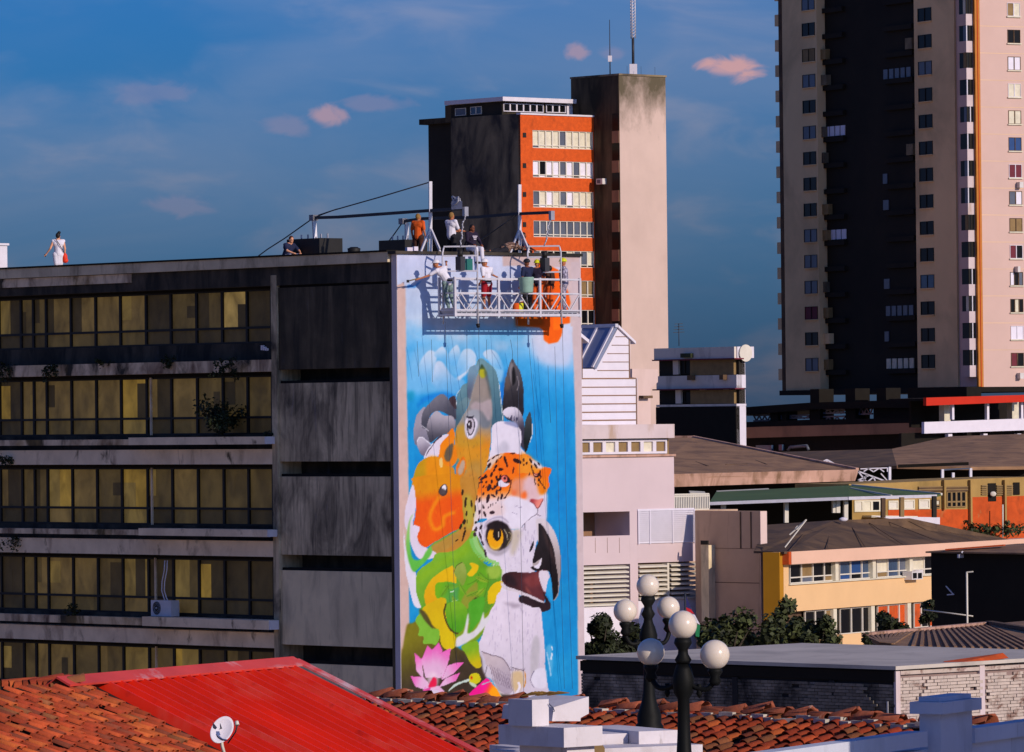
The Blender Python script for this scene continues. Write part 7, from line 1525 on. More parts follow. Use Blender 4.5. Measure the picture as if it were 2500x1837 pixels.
def caps(a, b, ra, rb, n=10):
    mb_ = MB(); a = Vector(a); b = Vector(b); d = (b-a); L_ = d.length
    if L_ < 1e-5: return MB().sphere(a, ra, n, 6)
    d /= L_; ref = Vector((0, 0, 1)) if abs(d.z) < .9 else Vector((1, 0, 0)); x = (ref-d*ref.dot(d)).normalized(); y = d.cross(x); vs = []; prof = []
    for i in range(4): t = math.pi/2*(i/3); prof.append((-ra*math.cos(t), max(ra*math.sin(t), .0005)))
    for i in range(4): t = math.pi/2*(i/3); prof.append((L_+rb*math.sin(t), max(rb*math.cos(t), .0005)))
    for h, r_ in prof:
        for k in range(n): an = 2*math.pi*k/n; vs.append(a+d*h+(x*math.cos(an)+y*math.sin(an))*r_)
    fs = [(i*n+k, i*n+(k+1) % n, (i+1)*n+(k+1) % n, (i+1)*n+k) for i in range(7) for k in range(n)] + [tuple(range(n-1, -1, -1)), tuple(7*n+k for k in range(n))]
    return mb_.add(vs, fs, True)
def ell(c, r, rotm=None):
    mb_ = MB(); mb_.sphere((0, 0, 0), 1, 14, 10, r); c = Vector(c)
    mb_.v = [tuple(c+((rotm@Vector(v)) if rotm else Vector(v))) for v in mb_.v]; return mb_
def fuse(parts, name, mt, parent, vox, smooth=2):
    """union of overlapping limbs turned into one continuous skin"""
    big = MB()
    for p in parts: big.add(p.v, p.f, True)
    me = bpy.data.meshes.new(name); me.from_pydata(big.v, [], big.f); me.update()
    o = bpy.data.objects.new('tmp', me); COL.objects.link(o)
    bm = bmesh.new(); bm.from_mesh(me); bmesh.ops.recalc_face_normals(bm, faces=bm.faces); bm.to_mesh(me); bm.free()
    r = o.modifiers.new('r', 'REMESH'); r.mode = 'VOXEL'; r.voxel_size = vox
    s = o.modifiers.new('s', 'SMOOTH'); s.iterations = smooth; s.factor = .5
    dg = bpy.context.evaluated_depsgraph_get(); m2_ = bpy.data.meshes.new_from_object(o.evaluated_get(dg)); bpy.data.objects.remove(o)
    m2_.polygons.foreach_set('use_smooth', [True]*len(m2_.polygons)); m2_.name = name; m2_.materials.clear(); m2_.materials.append(M[mt])
    return link(name, m2_, parent)
def person(label, base, yaw, pose=None, skin='skin_tan', shirt='cloth_white', trousers='cloth_olive', shorts=False, sleeves=True, hair='hair_dark', helmet=None, h=1.72, group=None, extra=None, long_hair=False, skirt=None, hood=None):
    """figure in its own frame: x to its right, y ahead, z up; pose overrides joint places (metres, for 1.72 m)"""
    J = dict(pel=(0, 0, .92), chest=(0, .02, 1.25), neck=(0, .01, 1.44), head=(0, .03, 1.585), look=(0, 1, 0),
             hipR=(.10, 0, .90), hipL=(-.10, 0, .90), kneeR=(.11, .03, .49), kneeL=(-.11, .03, .49), ankR=(.11, -.01, .08), ankL=(-.11, -.01, .08),
             shR=(.185, .0, 1.40), shL=(-.185, .0, 1.40), elR=(.24, -.02, 1.12), elL=(-.24, -.02, 1.12), wrR=(.25, .08, .88), wrL=(-.25, .08, .88))
    if pose: J.update(pose)
    k = h/1.72; J = {a: Vector(v)*(k if a != 'look' else 1) for a, v in J.items()}
    t = thing('person', label, 'person', base, group); t.rotation_euler = (0, 0, yaw)
    ABS[t.name] = Vector((0, 0, 0))          # children are given in the figure's own frame
    look = J['look'].normalized(); hd = J['head']; rx = look.cross(Vector((0, 0, 1))).normalized(); uz_ = rx.cross(look)
    HM = Matrix((rx, look, uz_)).transposed()
    B = []
    B += [ell(hd, (.074*k, .092*k, .112*k), HM), ell(hd+HM@Vector((0, .035, -.055))*k, (.052*k, .058*k, .06*k), HM), ell(hd+HM@Vector((0, .098, -.012))*k, (.014*k, .02*k, .022*k), HM), ell(hd+HM@Vector((.074, -.005, -.012))*k, (.012*k, .02*k, .032*k), HM), ell(hd+HM@Vector((-.074, -.005, -.012))*k, (.012*k, .02*k, .032*k), HM), ell(hd+HM@Vector((0, .084, -.062))*k, (.026*k, .014*k, .012*k), HM)]
    B += [caps(J['neck']-Vector((0, 0, .04)), hd-Vector((0, 0, .05))*k, .055*k, .05*k)]
    B += [caps(J['chest']+(J['shR']-J['chest'])*.45, J['chest']+(J['shL']-J['chest'])*.45, .12*k, .12*k), caps(J['chest'], J['pel'], .135*k, .13*k), caps(J['chest'], J['neck'], .11*k, .06*k), caps(J['hipR'], J['hipL'], .105*k, .105*k), caps(J['shR'], J['neck'], .062*k, .055*k), caps(J['shL'], J['neck'], .062*k, .055*k)]
    for s in 'RL':
        B += [caps(J['sh'+s], J['el'+s], .052*k, .040*k), caps(J['el'+s], J['wr'+s], .040*k, .026*k), caps(J['hip'+s], J['knee'+s], .088*k, .056*k), caps(J['knee'+s], J['ank'+s], .056*k, .036*k)]
        a = (J['wr'+s]-J['el'+s]).normalized(); side = a.cross(Vector((0, 0, 1)) if abs(a.z) < .9 else Vector((0, 1, 0))).normalized(); dn = side.cross(a)
        w = J['wr'+s]; palm = w+a*.075*k; B.append(caps(w, palm, .026*k, .034*k))
        sg = 1 if s == 'R' else -1
        for i, ln in enumerate((.066, .076, .07, .054)):
            o_ = palm+side*(.030-.02*i)*k; m_ = o_+a*ln*.55*k+dn*.006; B += [caps(palm, m_, .012*k, .010*k, 8), caps(m_, m_+a*ln*.45*k-dn*.022*k, .010*k, .009*k, 8)]
        B += [caps(w+a*.02*k, w+a*.06*k+side*.045*k, .014*k, .011*k, 8), caps(w+a*.06*k+side*.045*k, w+a*.095*k+side*.05*k, .011*k, .009*k, 8)]
        ft = J['ank'+s]; fa = Vector((0, 1, 0)); kn = J['knee'+s]
        B.append(caps(ft+Vector((0, -.03, -.035))*k, ft+Vector((0, .15, -.045))*k, .036*k, .03*k))
    bo = fuse(B, 'body', skin, t, .0095, 1)
    for s in (1, -1): MB().sphere(hd+HM@Vector((.031*s, .083, .012))*k, .0125*k, 8, 6).build('eye', 'hair_dark', t)
    C = [caps(J['chest']+(J['shR']-J['chest'])*.45, J['chest']+(J['shL']-J['chest'])*.45, .14*k, .14*k), caps(J['chest'], J['pel']+Vector((0, 0, .02)), .155*k, .152*k), caps(J['shR'], J['neck']-Vector((0, 0, .03)), .075*k, .066*k), caps(J['shL'], J['neck']-Vector((0, 0, .03)), .075*k, .066*k)]
    if sleeves:
        for s in 'RL':
            f = .75 if sleeves is True else .97
            e_ = J['sh'+s].lerp(J['el'+s], f); C.append(caps(J['sh'+s], e_, .068*k, .062*k))
            if sleeves == 'long': C.append(caps(J['el'+s], J['el'+s].lerp(J['wr'+s], .9), .055*k, .042*k))
    fuse(C, 'shirt', shirt, t, .014, 2)
    if skirt:
        D = [caps(J['hipR'], J['hipL'], .125*k, .125*k)]
        for s in 'RL': D.append(caps(J['hip'+s], J['knee'+s].lerp(J['hip'+s], .22), .12*k, .10*k))
        D.append(caps(J['pel'], (J['kneeR']+J['kneeL'])/2+Vector((0, 0, .10*k)), .13*k, .11*k)); fuse(D, 'skirt', skirt, t, .016, 3)
    else:
        D = [caps(J['hipR'], J['hipL'], .122*k, .122*k), caps(J['pel'], J['pel']+Vector((0, 0, .05)), .135*k, .135*k)]
        for s in 'RL':
            if shorts: D.append(caps(J['hip'+s], J['hip'+s].lerp(J['knee'+s], .85), .108*k, .092*k))
            else: D += [caps(J['hip'+s], J['knee'+s], .106*k, .076*k), caps(J['knee'+s], J['knee'+s].lerp(J['ank'+s], .92), .076*k, .058*k)]
        fuse(D, 'trousers', trousers, t, .014, 2)
    for s in 'RL':
        ft = J['ank'+s]; fuse([caps(ft+Vector((0, -.035, -.038))*k, ft+Vector((0, .165, -.047))*k, .046*k, .038*k)], 'shoe', 'shoe_dark', t, .012, 1)
    if hair and not helmet:
        Hh = [ell(hd+HM@Vector((0, -.018, .022))*k, (.084*k, .094*k, .108*k), HM)]
        if long_hair: Hh += [caps(hd+HM@Vector((0, -.07, .0))*k, hd+HM@Vector((0, -.10, -.2))*k, .075*k, .05*k)]
        if long_hair == 'bun': Hh = [ell(hd+HM@Vector((0, -.03, .02))*k, (.088*k, .092*k, .11*k), HM), ell(hd+HM@Vector((.05, -.03, .13))*k, (.065*k, .06*k, .055*k), HM)]
        fuse(Hh, 'hair', hair, t, .014, 1)
    if hood: fuse([ell(hd+HM@Vector((0, -.03, .03))*k, (.11*k, .12*k, .15*k), HM), caps(hd+HM@Vector((0, -.05, -.05))*k, J['neck']+HM@Vector((0, -.05, -.1))*k, .10*k, .14*k)], 'hood', hood, t, .014, 1)
    if helmet:
        mb_ = MB(); vs = []; n = 18; rows = 6
        for i in range(rows+1):
            a = math.pi/2*i/rows
            for j in range(n): an = 2*math.pi*j/n; vs.append(hd+HM@(Vector((.108*math.cos(an)*math.cos(a), .128*math.sin(an)*math.cos(a), .045+.112*math.sin(a)))*k))
        for j in range(n):
            an = 2*math.pi*j/n; br = 1.12+(.28 if math.sin(an) > .5 else 0); vs.append(hd+HM@(Vector((.108*math.cos(an)*br, .128*math.sin(an)*br, .032))*k))
        fs = [(i*n+j, i*n+(j+1) % n, (i+1)*n+(j+1) % n, (i+1)*n+j) for i in range(rows) for j in range(n)] + [(len(vs)-n+j, len(vs)-n+(j+1) % n, (j+1) % n, j) for j in range(n)]
        mb_.add(vs, fs, True); mb_.build('helmet', helmet, t)
    if extra: extra(t, J, k)
    return t

# ------------------------------------------------------------------ work platform hung before the mural
Fm = FR
DF, DBk = 1.5, .72
def g1(x, y, d): return Fm.at(zp('G1', x, y), d)
def g2(x, y, d): return Fm.at(zp('G2', x, y), d)
uF0 = Fm.uat(zp('G1', 1092, 1000), DF); uF1 = Fm.uat(zp('G2', 1485, 1200), DF); uB0 = Fm.uat(zp('G1', 752, 1000), DBk)
uF0 = (uF0+uB0)/2 if abs(uF0-uB0) < .5 else uF0
zfl = Fm.zat(zp('G1', 1090, 1330), DF); ztop_ = Fm.zat(zp('G1', 1120, 662), DF); zmid = Fm.zat(zp('G1', 1300, 955), DF); zbot = Fm.zat(zp('G1', 1300, 1395), DF)
gd = thing('suspended_platform', 'white metal work platform hanging by cables in front of the mural with painters on it', 'platform', Fm.pt((uF0+uF1)/2, zbot, (DF+DBk)/2))
def bx(u_0, u_1, z0, z1, d0, d1, nm, mt='white_metal'): b = MB(); Fm.box(b, u_0, u_1, z0, z1, d0, d1); return b.build(nm, mt, gd)
bx(uF0, uF1, zfl-.02, zfl+.02, DBk, DF-.03, 'deck', 'galvanised')
pw = .05
for d, nm in ((DF, 'front'), (DBk, 'rear')):
    d0, d1 = d-pw/2, d+pw/2; u_0, u_1 = uF0, uF1
    bx(u_0, u_1, ztop_-.03, ztop_+.03, d0, d1, 'top_rail'); bx(u_0, u_1, zmid-.025, zmid+.025, d0, d1, 'middle_rail'); bx(u_0, u_1, zfl+.03, zfl+.08, d0, d1, 'lower_rail'); bx(u_0, u_1, zbot-.04, zbot+.05, d0-.005, d1+.005, 'bottom_rail')
    xs = [u_0] + [Fm.uat(p, DF) for p in (zp('G1', 1548, 1100), zp('G2', 116, 1100), zp('G2', 812, 1100))] + [u_1]
    xs[1] = (xs[0]+xs[2])/2; xs = [xs[0], xs[2], xs[3], xs[4]]
    for i, x in enumerate(xs): bx(x-.04, x+.04, zbot-.06, ztop_+.05, d0-.01, d1+.01, 'post')
    for i in range(3):
        n_ = 2
        for j in range(n_):
            x0, x1 = xs[i]+(xs[i+1]-xs[i])*j/n_, xs[i]+(xs[i+1]-xs[i])*(j+1)/n_; xm = (x0+x1)/2
            for (ua_, ub2) in ((x0, xm), (x1, xm)):
                b = MB(); b.bar(Fm.pt(ua_, zmid, d), Fm.pt(ub2, zfl+.05, d), .035); b.build('brace', 'white_metal', gd)
for x in (uF0, uF1):
    for z in (ztop_, zmid, zfl+.05, zbot):
        b = MB(); b.bar(Fm.pt(x, z, DBk), Fm.pt(x, z, DF), .05); b.build('end_rail', 'white_metal', gd)
bx(uF0+.03, uF0+.06, zbot, zfl+.12, DBk+.03, DF-.03, 'toe_board', 'galvanised')
for k in range(26):
    x = uF0+(uF1-uF0)*(k+.5)/26; bx(x-.02, x+.02, zfl-.06, zfl-.022, DBk+.03, DF-.03, 'deck_joist', 'galvanised')
# hoist stirrups
def stirrup(xl, xr, ytop, z_, arch):
    uL_, uRr = Fm.uat(zp(z_, xl, 600), DF+.05), Fm.uat(zp(z_, xr, 600), DF+.05); zt_2 = Fm.zat(zp(z_, (xl+xr)/2, ytop), DF)
    st = MB(); b = MB()
    for u_, d in ((uRr, DF+.06), (uL_, DBk+.1)):
        b.tube([Fm.pt(u_, zbot-.3, d), Fm.pt(u_, zt_2-.2, d), Fm.pt(u_+(-.06 if u_ == uRr else .06), zt_2-.02, d)], .028, 8)
    b.bar(Fm.pt(uRr-.05, zt_2, DF+.06), Fm.pt(uL_+.05, zt_2, DBk+.1), .05)
    o = b.build('stirrup', 'white_metal', gd)
    for zz in (ztop_+.25, ztop_+.75): b = MB(); b.bar(Fm.pt(uRr, zz, DF+.06), Fm.pt(uL_, zz, DBk+.1), .05); b.build('cross_bar', 'white_metal', o)
    um = (uRr+uL_)/2; dm = (DF+DBk)/2+.1
    b = MB(); b.hexa([Fm.pt(u, z, d) for d in (dm-.13, dm+.13) for z in (ztop_+.28, ztop_+.72) for u in (um-.10, um+.10)]); b.build('hoist', 'steel_dark', o)
    b = MB(); b.tube([Fm.pt(um, ztop_+.72, dm), Fm.pt(um, ztop_+.95, dm)], .09, 10); b.build('hoist_motor', 'black_plastic', o)
    b = MB(); b.tube([Fm.pt(uRr, zbot-.3, DF+.06), Fm.pt(uRr, zbot-.42, DF+.08)], [.07, .05], 10); b.build('guide_roller', 'black_plastic', o)
    return um, dm, zt_2
ca = stirrup(1365, 1494, 480, 'Z3', 0); cb = stirrup(1915, 2034, 478, 'Z3', 1)
b = MB(); Fm.box(b, Fm.uat(zp('Z3', 1396, 600), .9), Fm.uat(zp('Z3', 1446, 600), .9), Fm.zat(zp('Z3', 1420, 636), .9), Fm.zat(zp('Z3', 1420, 562), .9), .75, 1.05); mat('box_green', '1f6a62', .5, .1, 3); b.build('control_box', 'box_green', gd)
# clear bucket on the rail, yellow cans, loose cable
q = g2(585, 930, DF+.15); r_ = .24
b = MB(); b.lathe(q-Vector((0, 0, .28)), [(.19, 0), (.22, .05), (.25, .5), (.26, .52), (.24, .52), (.21, .06)], 16); solo('paint_bucket', b, 'bucket_green', 'pale green translucent bucket hanging outside the platform rail', 'bucket')
for (x, y, s, mt, lb) in ((470, 1230, .13, 'helmet_yellow', 'yellow paint can on the platform floor under the green bucket'), (410, 1320, .11, 'cloth_orange', 'orange paint can at the left of the yellow can on the platform')):
    q = g2(x, y, 1.2); b = MB(); b.lathe((q.x, q.y, zfl+.022), [(s*.95, 0), (s, .02), (s, .26), (s*.9, .28), (s*.9, .26)], 14); solo('paint_can', b, mt, lb, 'paint can', 'paint cans on the platform')
# cables down the wall
for i, (xt, yt, xb, yb2, d) in enumerate(((412, 560, 440, 1080, 1.1), (655, 520, 662, 820, 1.3), (570, 650, 582, 1400, .9), (715, 690, 718, 830, .6), (935, 330, 960, 1500, 1.3), (1022, 690, 1085, 1560, 1.1), (1215, 740, 1250, 1640, .8), (1270, 560, 1310, 1640, 1.4), (1165, 880, 1185, 1300, .7), (310, 690, 318, 1000, .8), (205, 700, 215, 960, .5), (890, 690, 905, 860, .9))):
    a_ = Fm.at(zp('Z4', xt, yt), d); e_ = Fm.at(zp('Z4', xb, yb2), d*.6); z_end = Fm.zat((1200, 1690)) if i in (0, 1, 4, 6, 7) else e_.z
    if z_end < e_.z: dv = (e_-a_)/(a_.z-e_.z); e_ = e_+dv*(e_.z-z_end)*.4; e_.z = z_end
    m_ = a_.lerp(e_, .5)+Fm.e*random.uniform(-.06, .06); b = MB(); b.tube([a_, m_, e_], .0065, 5)
    solo('hanging_cable', b, 'cable_black', ['first thin cable from the left hanging under the platform', 'cable under the left hoist running down over the grey bird eye', 'short cable ending over the grey petals', 'faint cable above the yellow beak tip', 'long cable crossing the spotted cat and the big yellow eye', 'slanting cable across the blue ground right of the dark leaf', 'long cable over the blue ground, second from the right', 'rightmost long cable hanging under the right hoist', 'short cable over the blue ground between the long ones', 'cable above the pale brushed petals', 'leftmost faint cable by the bare margin', 'short cable over the tip of the dark pointed leaf'][i], 'cable', 'cables hanging before the mural')

# ------------------------------------------------------------------ roof rigs
def rig(label, mast_x, mast_top, mast_bot, beam, post, ballast, cables, d0, nm='roof_outrigger'):
    """outrigger standing in a plane square to the mural: everything placed along the wall's normal"""
    bp = Fm.at(zp('Z3', mast_x, mast_bot), d0); PLn = Face(bp, 0, 49, 'L')
    t = thing(nm, label, 'outrigger', Vector((bp.x, bp.y, roof_z)))
    at_ = lambda x, y, off=0.: PLn.at(zp('Z3', x, y), off)
    b = MB(); b.bar(Vector((bp.x, bp.y, roof_z)), at_(mast_x, mast_top), .10); b.build('mast', 'white_metal', t)
    for off in (-.45, .45):
        b = MB(); tp = at_(mast_x, mast_bot-140); lo = Vector((bp.x, bp.y, roof_z+.3))+PLn.n*off*1.1+PLn.e*.0; b.bar(tp, lo, .06); b.build('leg', 'white_metal', t)
    for off in (-.42, .55): b = MB(); tp = at_(mast_x, mast_bot-140); b.bar(tp, at_(mast_x+off*110, mast_bot), .06); b.build('leg', 'white_metal', t)
    b = MB(); pts = [at_(x, y) for x, y in beam]
    for i in range(len(pts)-1): b.bar(pts[i], pts[i+1], .09, .10)
    b.build('beam', 'steel_dark', t)
    for x, y in (beam[0], beam[0]):
        b = MB(); b.box(pts[0], (.22, .22, .2), R(41)); b.build('clamp', 'galvanised', t)
    if post:
        b = MB(); b.bar(at_(*post[0]), at_(*post[1]), .14, .12); b.build('rear_post', 'galvanised', t)
    if ballast:
        x0, y0, x1, y1 = ballast; u_a, za = PLn.uz(zp('Z3', x0, y1)); u_b, zb_ = PLn.uz(zp('Z3', x1, y0)); b = MB(); PLn.box(b, u_a, u_b, roof_z+.06, zb_, -.5, .5); o = b.build('ballast', 'black_plastic', t)
        for k in range(5): b = MB(); u_ = u_a+(u_b-u_a)*(k+.5)/5; PLn.box(b, u_-.02, u_+.02, zb_+.002, zb_+.16, -.02, .02); b.build('bolt', 'galvanised', o)
    for cpts in cables:
        b = MB(); b.tube([at_(x, y) for x, y in cpts], .022, 5); b.build('stay_cable', 'steel_dark', t)
    e_ = pts[-1]; return t, e_
_, e1_ = rig('outrigger with long beam, tall mast and square black ballast on the roof over the mural', 1192, 62, 500, [(438, 297), (600, 292), (1190, 250), (1418, 236)], ((440, 300), (448, 432)), (340, 428, 550, 540), [[(1190, 66), (860, 165), (560, 250), (440, 295)], [(440, 295), (250, 430), (140, 500), (70, 552)], [(470, 280), (590, 240)]], -.45)
_, e2_ = rig('outrigger with shorter beam and mast at the right over the mural, low black ballast', 1768, 82, 508, [(1015, 320), (1150, 302), (1500, 292), (1740, 272), (1975, 262)], ((1040, 330), (1040, 438)), (932, 438, 1100, 500), [[(1015, 322), (960, 400), (880, 505)], [(1760, 270), (1520, 440)]], -.45)
for e_, c_, nm, lb in ((e1_, ca, 'hoist_chain', 'pale chain and cable dropping from the long beam to the left hoist'), (e2_, cb, 'hoist_chain', 'pale rope dropping from the short beam to the right hoist')):
    p1 = Fm.pt(c_[0], c_[2], c_[1]); b = MB(); pts = [e_.lerp(p1, i/14)+Vector((random.uniform(-.03, .03), random.uniform(-.03, .03), 0)) for i in range(15)]; b.tube(pts, .022, 6)
    for i in range(2, 13): b.sphere(pts[i], .04 if i % 2 else .03, 6, 4)
    b.box(e_+Vector((0, 0, -.1)), (.16, .12, .3), R(41)); solo(nm, b, 'galvanised', lb, 'chain', 'hoist chains')
b = MB(); c_ = e1_+Vector((-.30, .12, .26))
for k in range(5):
    a1_ = Vector((.6, -.6, .3*(k-2))).normalized(); a2_ = Vector((.1*k-.2, .2, .9)).normalized(); r_ = random.uniform(.08, .13); o2 = c_+Vector((random.uniform(-.05, .05), random.uniform(-.05, .05), random.uniform(-.05, .03)))
    b.tube([o2+(a1_*math.cos(a)*1.35+a2_*math.sin(a)*.75)*r_ for a in np.linspace(0, 2*math.pi, 17)], .03, 6)
b.hexa([c_+Vector((x, -x*.8+y, z-.12)) for y in (-.04, .04) for z in (-.16, .1) for x in (-.16, .2)])
solo('winch_block', b, 'galvanised', 'pale winch block with coiled wire on the end of the long outrigger beam', 'winch')
q = P(*zp('G3', 460, 1330), 187.4); b = MB(); b.box((q.x, q.y, cz+.06), (.28, .2, .12), .4); b.box((q.x+.16, q.y, cz+.075), (.14, .2, .14), .4); solo('tool_case', b, 'print_white', 'small white case on the parapet beside the orange-shirted man', 'case')
q = FL.at(zp('G4', 1650, 850), -1.2); b = MB(); b.lathe((q.x, q.y, cz-.25), [(.18, 0), (.2, .32), (.22, .44), (.21, .46), (.18, .46), (.12, .5)], 16); solo('plastic_tub', b, 'black_plastic', 'dark tub with pale lid on the roof between the two ballast blocks', 'tub')
# painters on the platform (x along the wall, facing it)
yw_wall = math.atan2(-Fm.n.y, -Fm.n.x) - math.pi/2
zf = zfl+.02+.045
def on_platform(z_, x, d): u_ = Fm.uat(zp(z_, x, 1250), d); return Fm.pt(u_, zfl+.02, d)
def hold(mb_pts, r_, mt, nm):
    def f(t, J, k): b = MB(); b.tube([Vector(p) for p in mb_pts], r_, 6); b.build(nm, mt, t)
    return f
def belt(t, J, k): b = MB(); b.lathe(J['pel']+Vector((0, 0, .04)), [(.163, 0), (.166, .06)], 16); b.build('belt', 'cloth_black', t)
def ex1(t, J, k): belt(t, J, k); b = MB(); b.tube([J['wrL']+Vector((.05, .02, .03)), J['wrL']+Vector((-.30, .12, -.06))], .02, 6); b.build('brush_handle', 'tool_wood', t); b = MB(); b.box(J['wrL']+Vector((-.36, .14, -.08)), (.1, .03, .09)); b.build('brush_head', 'cloth_black', t)
person('painter in white helmet and jeans reaching left at the end of the platform', on_platform('G1', 905, 1.05), yw_wall, dict(pel=(.06, -.02, .94), chest=(-.10, .06, 1.24), neck=(-.20, .10, 1.42), head=(-.30, .15, 1.54), look=(-.45, 1, -.05), hipR=(.16, -.02, .92), hipL=(-.04, 0, .91), kneeR=(.24, .03, .50), kneeL=(.04, .06, .48), ankR=(.36, -.02, .08), ankL=(.14, .02, .08), shR=(-.02, .04, 1.42), shL=(-.34, .06, 1.32), elR=(.20, .20, 1.44), elL=(-.56, .22, 1.16), wrR=(.30, .34, 1.58), wrL=(-.84, .36, 1.06)), 'skin_tan', 'cloth_white', 'cloth_jeans', helmet='helmet_white', group='people painting on the platform', extra=ex1)
def ex2(t, J, k): belt(t, J, k); b = MB(); b.tube([J['wrR'], J['wrR']+Vector((.38, .12, -.14))], .022, 6); b.build('roller_handle', 'tool_red', t)
person('painter in white helmet and red shorts reaching right in the middle of the platform', on_platform('G1', 1725, 1.05), yw_wall, dict(chest=(.02, .04, 1.26), head=(-.03, .06, 1.59), look=(-.8, .6, 0), elR=(.40, .20, 1.22), wrR=(.66, .30, 1.16), elL=(-.22, -.08, 1.12), wrL=(-.20, .10, .95)), 'skin_tan', 'cloth_white', 'cloth_red', shorts=True, helmet='helmet_white', group='people painting on the platform', extra=ex2)
person('painter in black helmet and navy top standing behind the green bucket', on_platform('G2', 610, 1.1), yw_wall, dict(elR=(.26, .16, 1.16), wrR=(.22, .36, 1.2)), 'skin_dark', 'cloth_navy', 'cloth_black', helmet='helmet_black', h=1.74, group='people painting on the platform')
person('painter in lime yellow helmet and dark top turned right beside the black-helmeted painter', on_platform('G2', 770, .98), yw_wall-.9, dict(elR=(.22, .2, 1.14), wrR=(.12, .42, 1.12)), 'skin_tan', 'cloth_purple', 'cloth_orange', helmet='helmet_yellow', h=1.72, group='people painting on the platform')
person('worker in yellow-green helmet and patterned shirt at the right end of the platform', on_platform('G2', 1225, 1.05), yw_wall+.8, dict(), 'skin_tan', 'cloth_patterned', 'cloth_patterned', sleeves='long', helmet='helmet_yellow', h=1.78, group='people painting on the platform')
person('worker in maroon top and orange trousers half hidden behind the right hoist', on_platform('G2', 990, .95), yw_wall+.3, dict(), 'skin_dark', 'cloth_brown', 'cloth_orange', hair='hair_dark', h=1.55, group='people painting on the platform')
# people on the roof
def on_roof(z_, x, yfoot, d): q = Fm.at(zp(z_, x, yfoot), d); q.z = roof_z+.06; return q
face_r = math.atan2(Fm.e.y, Fm.e.x)-math.pi/2
hp = lambda px_h, ytop, yb: None
person('man in orange T-shirt and brown trousers standing on the roof left of the tall mast', on_roof('G3', 610, 1380, -1.3), face_r+.35, dict(look=(.3, 1, .1)), 'skin_tan', 'cloth_orange', 'cloth_brown', hair='hair_sandy', group='people on the flat roof', h=1.70)
person('man in white vest standing on the roof between the two masts', on_roof('G3', 1215, 1380, -1.2), face_r+.1, dict(elR=(.22, .12, 1.12), wrR=(.16, .38, 1.10), elL=(-.22, .1, 1.14), wrL=(-.12, .36, 1.1)), 'skin_tan', 'cloth_white', 'cloth_black', hair='hair_sandy', group='people on the flat roof', h=1.76)
def ex8(t, J, k):
    for i in range(3): b = MB(); b.box(J['chest']+Vector((0, .17, .06-.05*i)), (.2-.05*i, .03, .025)); b.build('shirt_print', 'print_white', t)
q = Fm.at(zp('G3', 1590, 1370), -.08); q.z = cz-.42
person('person in dark printed top sitting on the parapet, pale legs over the mural', q, yw_wall+math.pi, dict(pel=(0, -.02, .56), chest=(0, -.02, .88), neck=(0, 0, 1.07), head=(0, .03, 1.21), hipR=(.1, 0, .54), hipL=(-.1, 0, .54), kneeR=(.16, .40, .52), kneeL=(-.08, .40, .52), ankR=(.14, .40, .10), ankL=(-.1, .42, .10), shR=(.185, -.02, 1.03), shL=(-.185, -.02, 1.03), elR=(.26, .08, .78), elL=(-.26, .08, .78), wrR=(.18, .30, .66), wrL=(-.16, .3, .66)), 'skin_dark', 'cloth_purple', 'cloth_white', sleeves='long', hair='hair_dark', long_hair=True, group='people on the flat roof', extra=ex8)
q = Fm.at(zp('G3', 1640, 1370), -.9); cq = Vector((q.x, q.y, roof_z+.06)); b = MB(); top = Fm.at(zp('G3', 1600, 868), -.9); n_ = 14; vs = [top]; 
for k in range(n_): a = 2*math.pi*k/n_; vs.append(cq+Fm.e*math.cos(a)*(.62+.06*(k % 3))+Fm.n*math.sin(a)*.4)
b.add(vs, [(0, 1+k, 1+(k+1) % n_) for k in range(n_)]+[tuple(range(n_, 0, -1))]); solo('black_tarpaulin', b, 'cloth_black', 'peaked black tarpaulin behind the seated person on the roof edge', 'tarpaulin')
lie = dict(pel=(0, -.30, .42), chest=(0, .02, .52), neck=(0, .22, .60), head=(0, .34, .70), look=(.2, 1, -.5), hipR=(.1, -.34, .40), hipL=(-.1, -.34, .40), kneeR=(.12, -.8, .32), kneeL=(-.12, -.8, .34), ankR=(.12, -1.2, .36), ankL=(-.12, -1.2, .36), shR=(.18, .16, .56), shL=(-.18, .16, .56), elR=(.28, .34, .44), elL=(-.26, .36, .44), wrR=(.20, .58, .46), wrL=(-.1, .6, .46))
q = Fm.at(zp('G2', 300, 380), -.55); q.z = cz-.30
person('brown-haired person in striped top lying at the roof edge, leaning over the mural', q, face_r+.2, lie, 'skin_tan', 'cloth_striped', 'cloth_black', sleeves='long', hair='hair_brown', group='people on the flat roof')
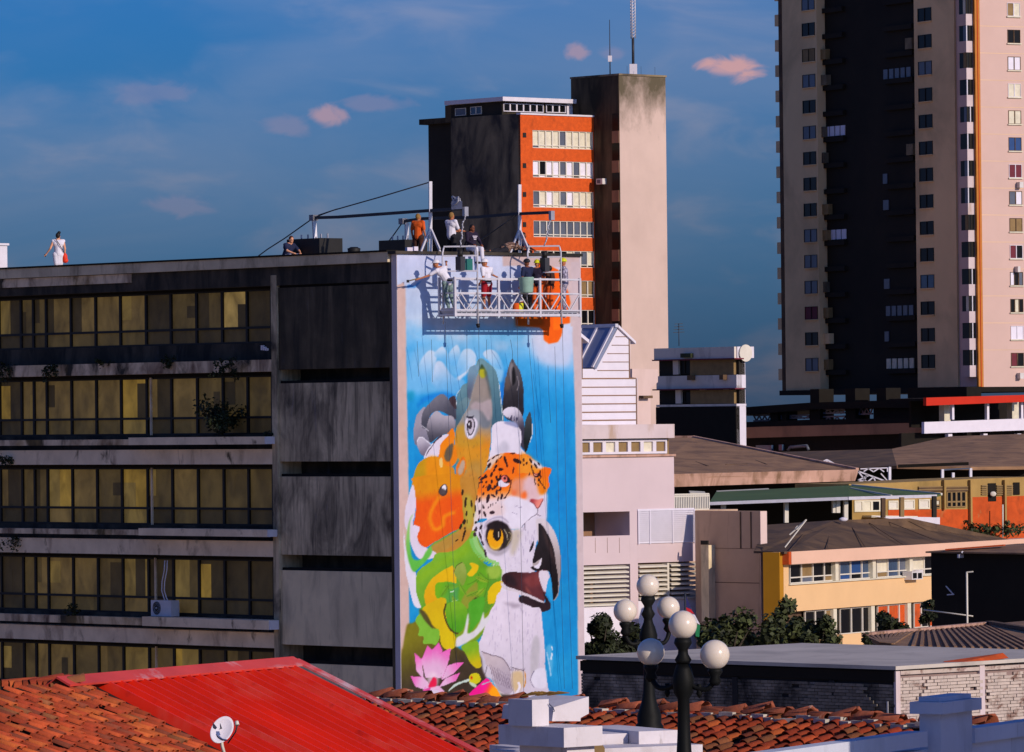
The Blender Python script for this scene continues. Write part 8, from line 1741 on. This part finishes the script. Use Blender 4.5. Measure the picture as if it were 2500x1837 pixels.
q = Fm.at(zp('G2', 450, 380), -.95); q.z = roof_z+.06
crouch = dict(pel=(0, -.1, .38), chest=(0, .05, .66), neck=(0, .14, .84), head=(0, .2, .98), look=(.2, 1, -.3), hipR=(.1, -.08, .37), hipL=(-.1, -.08, .37), kneeR=(.16, .36, .44), kneeL=(-.16, .36, .44), ankR=(.14, .1, .08), ankL=(-.14, .1, .08), shR=(.18, .1, .8), shL=(-.18, .1, .8), elR=(.26, .3, .6), elL=(-.26, .3, .6), wrR=(.16, .48, .52), wrL=(-.14, .5, .52))
person('crouching person in black cap and blue top beside the right-hand mast', q, yw_wall+math.pi+.4, crouch, 'skin_dark', 'cloth_navy', 'cloth_black', hair='hair_dark', group='people on the flat roof')
q = FL.at(zp('G4', 640, 910), -1.0); q.z = roof_z+.06
person('dark-haired person in navy top and white trousers crouching left of the black ballast', q, math.atan2(FL.e.y, FL.e.x)-math.pi/2, crouch, 'skin_light', 'cloth_navy', 'cloth_white', hair='hair_brown', group='people on the flat roof')
def exw(t, J, k):
    fuse([ell(Vector((.22, -.04, .76)), (.10, .09, .17)), ell(Vector((.24, -.02, .66)), (.11, .10, .09))], 'shoulder_bag', 'bag_orange', t, .014, 1)
    b = MB(); b.tube([Vector((-.12, -.12, 1.44)), Vector((.03, -.19, 1.2)), Vector((.2, -.08, .92))], .014, 5); b.build('bag_strap', 'cloth_brown', t)
    b = MB(); b.box(J['wrL']+Vector((-.05, .06, -.07)), (.06, .04, .09)); b.build('phone', 'black_plastic', t)
q = FL.at(zp('G5', 800, 1430), -1.4); q.z = roof_z+.06
person('woman in white dress with orange shoulder bag walking on the roof, far left', q, math.radians(12), dict(kneeR=(.07, .04, .49), kneeL=(-.07, .03, .49), elL=(-.30, -.02, 1.13), wrL=(-.42, .10, .95), look=(.5, 1, 0), ankR=(.06, -.05, .08), ankL=(-.05, .10, .08)), 'skin_light', 'cloth_white', None, sleeves=False, hair='hair_dark', long_hair='bun', skirt='cloth_white', h=1.66, group='people on the flat roof', extra=exw)
